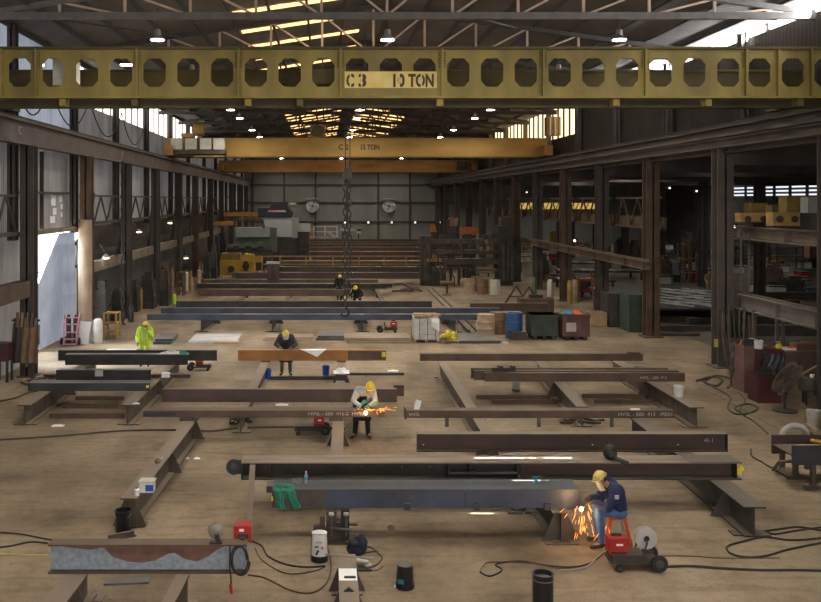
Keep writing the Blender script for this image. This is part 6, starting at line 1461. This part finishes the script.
# material on the side bay floor: bright bars and dark plates
k = 0
for i in range(34):
    u0 = 655+(i*7.3)%47; v0 = 288+(i*3.7)%17
    a = P(u0,v0,.83); b = a+Vector((.75+.5*math.sin(i*2.1),-.75-.3*math.sin(i),0))
    solo('bright_bar', M().bar(a,b,.06), MT['shiny'], 'bright steel bar lying among others on the dark side bay rack', 'bar', 'bright bars in the side bay')
t = thing('floor_rack','dark rack under the bright bars in the side bay','rack',(X(685,55),55,0))
M().box(17.3,24.6,47.2,59.2,.72,.80).build('deck', MT['dark'], t)
for x in (17.6,21,24.3):
    for y in (47.6,52.5,58.8): M().box(x-.08,x+.08,y-.08,y+.08,0,.72).build('leg', MT['dark'], t)
k = 0
for i in range(26):
    u0 = (562+(i%9)*(4.2 if i//9!=1 else 7.2)); v0 = (261.6,269.4,278.3)[i//9]+random.random()*.9; z = .775+.02*(i%2)
    a = P(u0,v0,z); L = .3+.25*random.random() if i//9!=1 else .4+.3*random.random(); an = random.random()*1.2-.3
    c = MT[('shiny','palegrey','plate')[i%3]]
    if u0 > 626: continue
    t = solo('cut_plate', M().obox(a,L,.6+.5*random.random(),.05,an*.3), c, 'pale cut plate in the side bay, %s row back, %s along'%(ORD[i//9],ORD[i%9]), 'plate', 'cut plates in the side bay')
for k,(u0,u1,v,h) in enumerate(((560,600,262,.72),(560,630,270,.72),(560,600,279,.72))):
    p, q = P(u0,v,.74), P(u1,v,.74); t = thing('plate_table','low dark stock table in the side bay, %s from the back'%ORD[k],'table',((p.x+q.x)/2,p.y,0)); M().box(p.x,q.x+.8,p.y-1.2,p.y+1.8,.62,.74).build('top', MT['dark'], t)
    for xx in (p.x+.2,q.x+.6):
        for yy in (p.y-1,p.y+1.6): M().box(xx-.08,xx+.08,yy-.08,yy+.08,0,.62).build('leg', MT['dark'], t)
for i,(u0,u1,v,m,h) in enumerate(((655,690,322,'darkb',.3),(690,735,326,'dark',.4),(662,715,331,'darkb',.25),(655,700,336,'steel',.12),(730,830,318,'steel',.6),(740,830,327,'dark',.55),(752,830,336,'steel',.5),(735,800,309,'dark',.5),(745,830,300,'darkb',.5))):
    p, q = P(u0,v), P(u1,v); solo('stock_girder', M().box(p.x,q.x,p.y,p.y+.5,0,h), MT[m], 'dark girder piece on the side bay floor, %s from the left pile'%ORD[i], 'girder', 'stock girders on the side bay floor')
# rail in the side bay
t = thing('guard_rail','thin grey guard rail frame right of the near right column','rail',(X(745,34.9),34.9,3.1))
for u in (733,741,749): M().box(X(u,34.9)-.03,X(u,34.9)+.03,34.88,34.94,Z(283,34.9)-.3,Z(232,34.9)).build('post', MT['greybeam'], t)
M().box(X(733,34.9),X(749,34.9),34.88,34.94,Z(235,34.9),Z(234,34.9)).build('top_rail', MT['greybeam'], t)
for k,u in enumerate((754,777,783)):
    y = 33.5 if k==0 else 36; struct('side_post', M().box(X(u,y)-.06,X(u,y)+.06,y-.06,y+.06,0,2.4), MT['trestle' if k==0 else 'greybeam'], ['tan','first grey','second grey'][k]+' slim post below the pale side girder', 'post')
# far small lamps in the side bay
k = 0
for u,v,y in ((519,233,110),(575,242,70),(670,189,95),(697,192,95),(765,205,80),(527,193,120),(536,240,100),(735,228,70)):
    t = thing('work_light','small glowing work light in the dark side bay, %s from the left'%ORD[(0,2,4,5,7,1,3,6).index(k)] if False else ['glowing work light at the left end of the side bay','low work light behind the rust brown girder','high work light in the side bay gap, left','high work light in the side bay gap, right','work light deep right in the side bay','high work light at the far left of the side bay','work light beside the olive yellow cabinet','work light right of the near right column'][k],'lamp',(X(u,y),y,Z(v,y))); x,z = X(u,y),Z(v,y); k += 1
    M().lathe((x,y+.1,z+.1),[(.02,-.1),(.09,-.06),(.1,0),(.09,.06)],12,'Y').build('lens', MT['bulbdim'], t); M().box(x-.25,x+.25,y+.15,y+.35,z-.05,z+.3).build('housing', MT['dark'], t); M().tube([(x,y+.3,z+.3),(x,y+.3,11.2)],.03,5).build('hanging_rod', MT['dark'], t)

# ---- many small parts bins and boxes deep in the side bay (real bins on the floor and on low tables)
random.seed(33)
KIND = [('pale','machroof'),('dark','dark'),('rusty','tandark'),('olive','yelolive'),('blue','drumblue'),('silver','shiny'),('red','red'),('white','cream'),('green','cylg')]
proto = {}
def pbin(kind, p, s):
    nm, m = KIND[kind]
    if kind not in proto:
        t = thing('parts_bin', nm+' parts bin among the crowded stock of the side bay', 'bin', p, nm+' parts bins in the side bay')
        x,y,z = p; M().box(x-.5,x+.5,y-.4,y+.4,z+.06,z+.6).build('tub', MT[m], t); M().box(x-.54,x+.54,y-.44,y+.44,z+.6,z+.68).build('rim', MT['dark' if kind!=1 else 'darkb'], t)
        for dx in (-.4,.3): M().box(x+dx,x+dx+.1,y-.38,y+.38,z,z+.06).build('runner', MT['dark'], t)
        proto[kind] = t; return t
    return dup(proto[kind], p, None, random.random()*.8-.4)
used = []
def free(x,y,r):
    return all((x-a)**2+(y-b)**2 > r*r for a,b in used) and abs(x-28) > 1.2 or False
n = 0
for (u0,u1,v0,v1,cnt) in ((522,643,236,252,34),(522,560,252,285,10),(655,714,226,285,34),(736,818,236,262,34),(736,818,262,300,18)):
    for i in range(cnt*3):
        if n >= 400 or cnt <= 0: break
        p = P(u0+(u1-u0)*random.random(), v0+(v1-v0)*random.random())
        if p.x > 48 or p.y > 129 or p.x < 17.6 or not free(p.x,p.y,2.3 if p.y>70 else 1.5) or (17<p.x<25.2 and 44.5<p.y<60.5) or (18<p.x<28 and 63<p.y<88 and u0<560): continue
        used.append((p.x,p.y)); pbin(random.choice([0,0,1,2,3,4,5,5,5,6,7,8]), p, 1); cnt -= 1; n += 1
# ================================================================== PEOPLE
def remeshed(mb, vox, smooth=4):
    me = bpy.data.meshes.new('t'); me.from_pydata([tuple(v) for v in mb.v],[],mb.f)
    o = bpy.data.objects.new('t',me); COL.objects.link(o)
    r = o.modifiers.new('r','REMESH'); r.mode='VOXEL'; r.voxel_size=vox; r.use_smooth_shade=True
    s = o.modifiers.new('s','SMOOTH'); s.iterations=smooth; s.factor=.5
    ev = o.evaluated_get(bpy.context.evaluated_depsgraph_get()); m2 = bpy.data.meshes.new_from_object(ev)
    out = M(); out.add([v.co.copy() for v in m2.vertices],[tuple(p.vertices) for p in m2.polygons])
    bpy.data.objects.remove(o); bpy.data.meshes.remove(me); bpy.data.meshes.remove(m2)
    return out
def V(*a): return Vector(a)
def person(label, loc, J, face, look, shirt, trousers, hatm='hat', gloves=None, sleeve=1.0, boots='boot', shieldm=None, apron=None, hairm='hair', vox=.016, bulk=0.0, curl=.6, hat=True, extra=None, shield_up=False):
    """J: joints in metres relative to loc (feet level). face: forward direction of the head; look: up direction of the head"""
    t = thing('person', label, 'person', loc); L = Vector(loc)
    j = {k: L+Vector(v) for k,v in J.items()}
    b = M()
    fw = Vector(face).normalized(); up = Vector(look).normalized(); rt = fw.cross(up).normalized(); up = rt.cross(fw).normalized()
    Rh = Matrix((rt,fw,up)).transposed()
    hd = j['head']
    # torso axes
    sh = (j['shL']+j['shR'])/2; hp = (j['hipL']+j['hipR'])/2
    b.caps(j['hipL'],j['hipR'],.105,.105); b.caps(hp,hp.lerp(sh,.45),.12,.115)
    for s_ in ('L','R'):
        o = j['sh'+s_]; b.caps(hp.lerp(j['hip'+s_],.5).lerp(sh,.2), o.lerp(sh,.35), .095,.105)
        b.caps(sh,o,.09,.07); b.caps(o,j['el'+s_],.062,.047); b.caps(j['el'+s_],j['wr'+s_],.046,.032)
        b.caps(j['hip'+s_],j['kn'+s_],.092,.062); b.caps(j['kn'+s_],j['an'+s_],.062,.042); b.caps(j['an'+s_],j['to'+s_],.042,.034)
    nb = sh+(hd-sh)*.25
    b.caps(sh,hd-up*.06,.07,.055)
    b.ell(hd,.076,.092,.112,14,10,Rh); b.ell(hd+fw*.03-up*.06,.055,.06,.055,12,8,Rh)   # skull and jaw
    b.caps(hd+fw*.085+up*.015,hd+fw*.112-up*.022,.011,.016,8)                                 # nose
    for s_ in (-1,1): b.ell(hd+rt*(.078*s_)-fw*.005,.012,.024,.034,8,6,Rh)
    hands = {}
    for s_ in ('L','R'):
        w = j['wr'+s_]; d = (w-j['el'+s_]).normalized(); hdv = j.get('hd'+s_)
        if hdv is not None: d = (hdv-w).normalized()
        side = d.cross(V(0,0,1)); side = side.normalized() if side.length>.1 else V(1,0,0); nrm = side.cross(d).normalized()
        hands[s_] = (w,d,side,nrm); pc = w+d*.05
        Rp = Matrix((side,d,nrm)).transposed(); b.ell(pc,.042,.055,.018,10,8,Rp)
    body = remeshed(b,vox,3)
    for s_ in ('L','R'):       # five separate fingers on each hand
        w,d,side,nrm = hands[s_]; sg = -1 if s_=='L' else 1
        for i,(off,ln) in enumerate(((-.032,.070),(-.011,.078),(.011,.073),(.031,.058))):
            p0 = w+d*.09+side*off; a = curl*.6; p1 = p0+(d*math.cos(a)-nrm*math.sin(a))*ln*.5; p2 = p1+(d*math.cos(a*2.4)-nrm*math.sin(a*2.4))*ln*.5
            body.tube([p0-d*.02,p0,p1,p2],[.0095,.0095,.0085,.006],6)
        p0 = w+d*.035+side*.035*sg; body.tube([p0,p0+side*.03*sg+d*.02-nrm*.012,p0+side*.03*sg+d*.055-nrm*.03],[.012,.011,.007],6)
    body.mi = 1
    for s_ in (-1,1): body.ell(hd+fw*.084+rt*(.031*s_)+up*.018,.012,.008,.008,8,6,Rh)
    body.mi = 2; body.ell(hd+fw*.092-up*.052,.024,.008,.008,8,6,Rh); body.mi = 0
    body.build('body', [MT['skin'],MT['eye'],MT['lip']], t, True)
    # hair
    hb = M(); hb.ell(hd-fw*.018+up*.012,.083,.088,.112,14,8,Rh); hb.build('hair', MT[hairm], t, True)
    # shirt
    c = M(); c.caps(j['hipL'].lerp(sh,.12),j['hipR'].lerp(sh,.12),.115,.115)
    c.caps(hp.lerp(sh,.1),hp.lerp(sh,.5),.135,.13)
    for s_ in ('L','R'):
        o = j['sh'+s_]; c.caps(hp.lerp(j['hip'+s_],.6).lerp(sh,.2), o.lerp(sh,.35), .112,.125); c.caps(sh,o,.105,.09)
        e = j['el'+s_]; c.caps(o,e,.084,.068)
        if sleeve > .5: c.caps(e,e.lerp(j['wr'+s_],.9),.068,.052)
    c.caps(sh,sh+(hd-sh)*.3,.085,.08)
    if bulk:
        for s_ in ('L','R'): c.caps(hp.lerp(j['hip'+s_],.8).lerp(sh,.15),j['sh'+s_].lerp(sh,.2),.115+bulk,.12+bulk); c.caps(j['sh'+s_],j['el'+s_],.088+bulk*.6,.07+bulk*.6); c.caps(j['el'+s_],j['el'+s_].lerp(j['wr'+s_],.85),.07+bulk*.5,.056+bulk*.4)
    remeshed(c,vox,3).build('shirt', MT[shirt], t, True)
    c = M(); c.caps(j['hipL'],j['hipR'],.13,.13)
    for s_ in ('L','R'): c.caps(j['hip'+s_],j['kn'+s_],.112,.084); c.caps(j['kn'+s_],j['an'+s_]+(j['kn'+s_]-j['an'+s_])*.06,.084,.068)
    remeshed(c,vox,3).build('trousers', MT[trousers], t, True)
    for s_ in ('L','R'):
        c = M(); a, o = j['an'+s_], j['to'+s_]; c.caps(a+V(0,0,.17),a,.062,.057); c.caps(a-V(0,0,.03),o-V(0,0,.005),.05,.042); hl = a+(a-o).normalized()*.05-V(0,0,.035); c.caps(hl,a-V(0,0,.03),.045,.05)
        bt = remeshed(c,.014,2); bt.build('boot', MT[boots], t, True)
        if gloves:
            w,d,side,nrm = hands[s_]; g = M(); g.caps(w-d*(.24 if gloves=='greenglove' else .1),w,.064 if gloves=='greenglove' else .05,.046); Rp = Matrix((side,d,nrm)).transposed(); g.ell(w+d*.055,.05,.062,.027,10,8,Rp); g = remeshed(g,.014,2); sg = -1 if s_=='L' else 1
            for i,(off,ln) in enumerate(((-.034,.075),(-.012,.083),(.012,.078),(.033,.063))):
                p0 = w+d*.09+side*off; a = curl*.6; p1 = p0+(d*math.cos(a)-nrm*math.sin(a))*ln*.5; p2 = p1+(d*math.cos(a*2.4)-nrm*math.sin(a*2.4))*ln*.5
                g.tube([p0-d*.02,p0,p1,p2],[.013,.013,.0125,.009],6)
            p0 = w+d*.03+side*.035*sg; g.tube([p0,p0+side*.035*sg+d*.02-nrm*.012,p0+side*.035*sg+d*.06-nrm*.03],[.016,.015,.01],6)
            g.build('glove', MT[gloves], t, True)
    if hat:
        hm = M(); n, m_ = 18, 7; vs = []; q0 = hd+up*.035
        for i in range(m_+1):
            a = PI/2*i/m_
            for q in range(n):
                w = 2*PI*q/n; vs.append(q0+Rh@V(.108*math.cos(a)*math.cos(w),.132*math.cos(a)*math.sin(w),.118*math.sin(a)))
        hm.add(vs,[(i*n+q,i*n+(q+1)%n,(i+1)*n+(q+1)%n,(i+1)*n+q) for i in range(m_) for q in range(n)])
        h = hm.build('hard_hat', MT[hatm], t, True)
        br = M(); vs = []
        for r_,dz in ((1.0,0),(1.0,0)):
            pass
        for q in range(n):
            w = 2*PI*q/n; ext = 1.12+.22*max(0,math.sin(w)); 
            for k_,dz in ((1.0,.004),(ext,-.004),(ext,.006)): vs.append(q0+Rh@V(.108*k_*math.cos(w),.132*k_*math.sin(w),dz))
        br.add(vs,[(q*3+k_,((q+1)%n)*3+k_,((q+1)%n)*3+(k_+1)%3,q*3+(k_+1)%3) for q in range(n) for k_ in range(3)]); br.build('brim', MT[hatm], h, True)
        rg = M(); rg.tube([q0+Rh@V(0,.1*math.cos(a),.123*math.sin(a)+.002) for a in [PI*.15+PI*.7*q/8 for q in range(9)]],.012,6); rg.build('ridge', MT[hatm], h, True)
    if shieldm:
        s_ = M(); 
        def sf(a,bb):
            w = -1.15+2.3*a
            if shield_up: return hd+up*(.17)+Rh@V(.13*math.sin(w),.145*math.cos(w)+.02+.11*bb*.6,.02+.13*bb)
            return hd+Rh@V(.13*math.sin(w),.145*math.cos(w),.06-.24*bb)
        s_.grid(sf,10,6); s_.build('face_shield', MT[shieldm], t, True)
    if apron:
        ap = M(); lo = (j['knL']+j['knR'])/2; fwd = V(*apron[1]).normalized(); rr = V(0,0,1).cross(fwd).normalized()
        def af(a,bb):
            top = sh.lerp(hp,.35); c_ = top.lerp(hp,min(1,bb*2)) if bb<.5 else hp.lerp(lo,(bb-.5)*2*apron[2])
            w = (-1+2*a); wd = .15+.10*min(1,bb*2)
            return c_+rr*(w*wd)+fwd*(.165-.06*w*w+.02*math.sin(6*a+3*bb))
        ap.grid(af,10,12); ap.build('apron', MT[apron[0]], t, True)
    if extra: extra(t,j,hd,fw,up,rt)
    return t
# P1 seated welder (faces left)
def ex1(t,j,hd,fw,up,rt):
    M().obox(j['shL'].lerp(j['hipL'],.12)+V(-.06,-.13,0),.07,.02,.07).build('badge', MT['palegrey'], t)
p1 = V(5.2,16.92,0)
person('person in a navy jacket, jeans and yellow hard hat seated on a stool welding',p1,dict(
 head=(-.02,-.02,1.27),shL=(.23,-.21,1.07),shR=(.22,.20,1.07),elL=(.03,-.27,.80),elR=(.02,.24,.82),wrL=(-.17,-.12,.86),wrR=(-.17,.12,.86),hdL=(-.27,-.06,.84),hdR=(-.27,.06,.84),
 hipL=(.32,-.10,.66),hipR=(.32,.12,.66),knL=(-.09,-.14,.70),knR=(-.06,.20,.70),anL=(-.05,-.15,.10),anR=(.02,.22,.10),toL=(-.24,-.17,.05),toR=(-.17,.24,.05)),
 (-.85,-.12,-.5),(-.45,0,.9),'navy','denim','hatworn','darkglove',1.0,'boot','shield',None,extra=ex1,bulk=.035)
# P2 cutting worker (faces the viewer, bent over)
def ex2(t,j,hd,fw,up,rt):
    M().obox(j['wrL'].lerp(j['wrR'],.5)+V(-.08,-.1,.02),.09,.3,.09,.3,.3).build('sleeve_guard', MT['greenglove'], t) if False else None
p2 = V(1.0,24.62,0)
person('person in a light grey shirt, black apron and yellow hard hat bent over cutting steel',p2,dict(
 head=(.22,-.42,1.48),shL=(.30,-.20,1.33),shR=(-.12,-.20,1.33),elL=(.36,-.34,1.06),elR=(-.24,-.36,1.08),wrL=(.16,-.52,.99),wrR=(-.06,-.52,.99),hdL=(.06,-.58,.97),hdR=(-.10,-.58,.97),
 hipL=(.14,.06,.92),hipR=(-.12,.06,.92),knL=(.16,-.02,.50),knR=(-.15,-.02,.50),anL=(.18,.05,.10),anR=(-.18,.05,.10),toL=(.24,-.13,.05),toR=(-.26,-.13,.05)),
 (-.12,-.75,-.65),(0,-.55,.8),'greycloth','blackcloth','hat','greenglove',1.0,'boot','shield',('blackcloth',(0,-1,0),1.0),bulk=.008)
# P3 shielded worker behind the orange girder
p3 = V(X(286,33.42),33.42,0)
person('person in black jacket with white face cloth and yellow hard hat behind the orange girder',p3,dict(
 head=(0,-.14,1.56),shL=(.22,-.05,1.40),shR=(-.22,-.05,1.40),elL=(.36,-.10,1.16),elR=(-.36,-.10,1.16),wrL=(.22,-.30,1.08),wrR=(-.22,-.30,1.08),hdL=(.14,-.4,1.07),hdR=(-.14,-.4,1.07),
 hipL=(.12,.04,.92),hipR=(-.12,.04,.92),knL=(.15,.0,.50),knR=(-.15,.0,.50),anL=(.16,.05,.10),anR=(-.16,.05,.10),toL=(.2,-.13,.05),toR=(-.2,-.13,.05)),
 (0,-.9,-.4),(0,-.35,.9),'charcoal','olivecloth','hat','olivecloth',1.0,'boot','shieldw',('blackcloth',(0,-1,0),1.0),bulk=.03)
# P4 hi-vis worker
p4 = V(X(145,35.2),35.2,0)
def ex4(t,j,hd,fw,up,rt):
    for d in (-.1,.1): M().obox((j['shL']+j['shR'])/2+V(d*1.1,-.145,-.2),.045,.02,.42).build('reflective_strip', MT['silver'], t)
person('person in lime high visibility shirt and yellow hard hat with one hand at the face',p4,dict(
 head=(.04,-.03,1.61),shL=(.21,-.0,1.42),shR=(-.21,-.0,1.42),elL=(.30,-.14,1.20),elR=(-.30,.04,1.16),wrL=(.16,-.2,1.40),wrR=(-.26,-.1,.94),hdL=(.12,-.18,1.5),hdR=(-.25,-.14,.85),
 hipL=(.11,0,.94),hipR=(-.11,0,.94),knL=(.12,-.02,.52),knR=(-.12,-.02,.52),anL=(.12,.04,.10),anR=(-.12,.04,.10),toL=(.15,-.14,.05),toR=(-.15,-.14,.05)),
 (.75,-.6,-.15),(0,-.1,1),'hivis','hivis','hat',None,.2,'boot',None,None,extra=ex4,bulk=.03)
# P5, P6 dark dressed workers far back
p5 = V(X(339.5,57.5),57.5,0)
stand = dict(head=(.02,-.05,1.60),shL=(.21,-.0,1.42),shR=(-.21,-.0,1.42),elL=(.30,-.08,1.16),elR=(-.28,-.1,1.16),wrL=(.24,-.26,1.0),wrR=(-.2,-.28,1.0),hdL=(.2,-.34,.98),hdR=(-.16,-.36,.98),
 hipL=(.11,0,.94),hipR=(-.11,0,.94),knL=(.12,-.02,.52),knR=(-.12,-.02,.52),anL=(.12,.04,.10),anR=(-.12,.04,.10),toL=(.15,-.14,.05),toR=(-.15,-.14,.05))
person('person in dark clothes and yellow hard hat standing left of the hanging chain, far back',p5,stand,(.2,-.9,-.3),(0,-.2,1),'blackcloth','charcoal','hat',None,1.0,vox=.022)
p6 = V(X(357,52.2),52.2,0)
person('person in dark clothes and yellow hard hat bending right of the hanging chain, far back',p6,dict(
 head=(-.10,-.30,1.42),shL=(.16,-.15,1.28),shR=(-.22,-.15,1.28),elL=(.30,-.28,1.03),elR=(-.34,-.32,1.04),wrL=(.18,-.48,.92),wrR=(-.3,-.52,.90),hdL=(.12,-.55,.9),hdR=(-.3,-.6,.86),
 hipL=(.13,.1,.90),hipR=(-.11,.1,.90),knL=(.22,.0,.5),knR=(-.14,-.06,.5),anL=(.3,.12,.10),anR=(-.14,.1,.10),toL=(.38,-.04,.05),toR=(-.18,-.08,.05)),
 (-.3,-.8,-.55),(0,-.5,.85),'blackcloth','blackcloth','hat',None,1.0,vox=.022)
p7 = V(X(709,60),60,0)
person('person in a tan jacket standing in the side bay behind the bright bars',p7,stand,(-.6,-.8,-.1),(0,0,1),'tancloth','tancloth','hatworn',None,1.0,vox=.024)
# ------------------------------------------------------------------ sparks and arc glow
random.seed(2)
def sparks(name, lab, c, n, spread, down, ln, m='spark'):
    mb = M()
    for i in range(n):
        d = Vector((random.gauss(0,spread[0]),random.gauss(0,spread[1]),random.gauss(0,spread[2])-down*random.random()))
        p = Vector(c)+d; v = (d+Vector((0,0,-down*.8))).normalized()*(ln*(.4+random.random()))
        if p.z+v.z < .03 or p.z < .03: continue
        mb.tube([p,p+v*.5,p+v],[.0015,.0042*(.5+.8*random.random()),.001],5)
    return tag(mb.build(name, MT[m]), lab, 'sparks', None, 'stuff')
sparks('welding_sparks','orange sparks falling from the seated welder\'s arc',(4.84,16.88,.70),40,(.11,.05,.10),.42,.13)
sparks('welding_sparks','orange sparks bouncing on the floor by the stool legs',(5.25,16.7,.38),10,(.14,.05,.12),.2,.16)
sparks('cutting_sparks','orange sparks spraying right from the cutting torch on the joist',(1.36,23.98,.92),60,(.19,.06,.022),.02,.07)
M_ = M(); M_.ell((4.80,16.86,.71),.04,.04,.04,10,8); solo('welding_arc', M_, MT['arc'], 'bright arc spot at the end of the blue girder', 'arc', None, 'stuff', True)
M_ = M(); M_.ell((1.08,23.88,.85),.05,.04,.055,10,8); solo('cutting_flame', M_, MT['arc'], 'bright flame spot on the chalk marked joist', 'flame', None, 'stuff', True)
def point(loc, power, col, r=.06):
    l = bpy.data.lights.new('glow','POINT'); l.energy = power; l.color = col; l.shadow_soft_size = r
    o = bpy.data.objects.new('glow_light', l); COL.objects.link(o); o.location = loc
point((4.78,16.72,.74),16,(1,.55,.22)); point((1.1,23.75,.95),10,(1,.5,.18)); point((1.45,24.0,1.02),5,(1,.4,.12))
# torch and grinder held by the two workers
t = thing('welding_torch','dark welding torch held by the seated welder','torch',(4.98,16.9,.8)); M().tube([(5.08,16.92,.86),(4.95,16.9,.84),(4.86,16.88,.75)],.018,8).build('handle', MT['rubber'], t); M().tube([(4.86,16.88,.75),(4.83,16.87,.72)],.012,6).build('nozzle', MT['alu'], t)
t = thing('cutting_torch','cutting torch held by the worker in the grey shirt','torch',(1.0,24.0,.93)); M().tube([(.98,24.12,1.0),(1.03,24.0,.97),(1.08,23.92,.90)],.02,8).build('handle', MT['dark'], t); M().tube([(1.08,23.92,.90),(1.08,23.89,.86)],.012,6).build('nozzle', MT['tandark'], t)
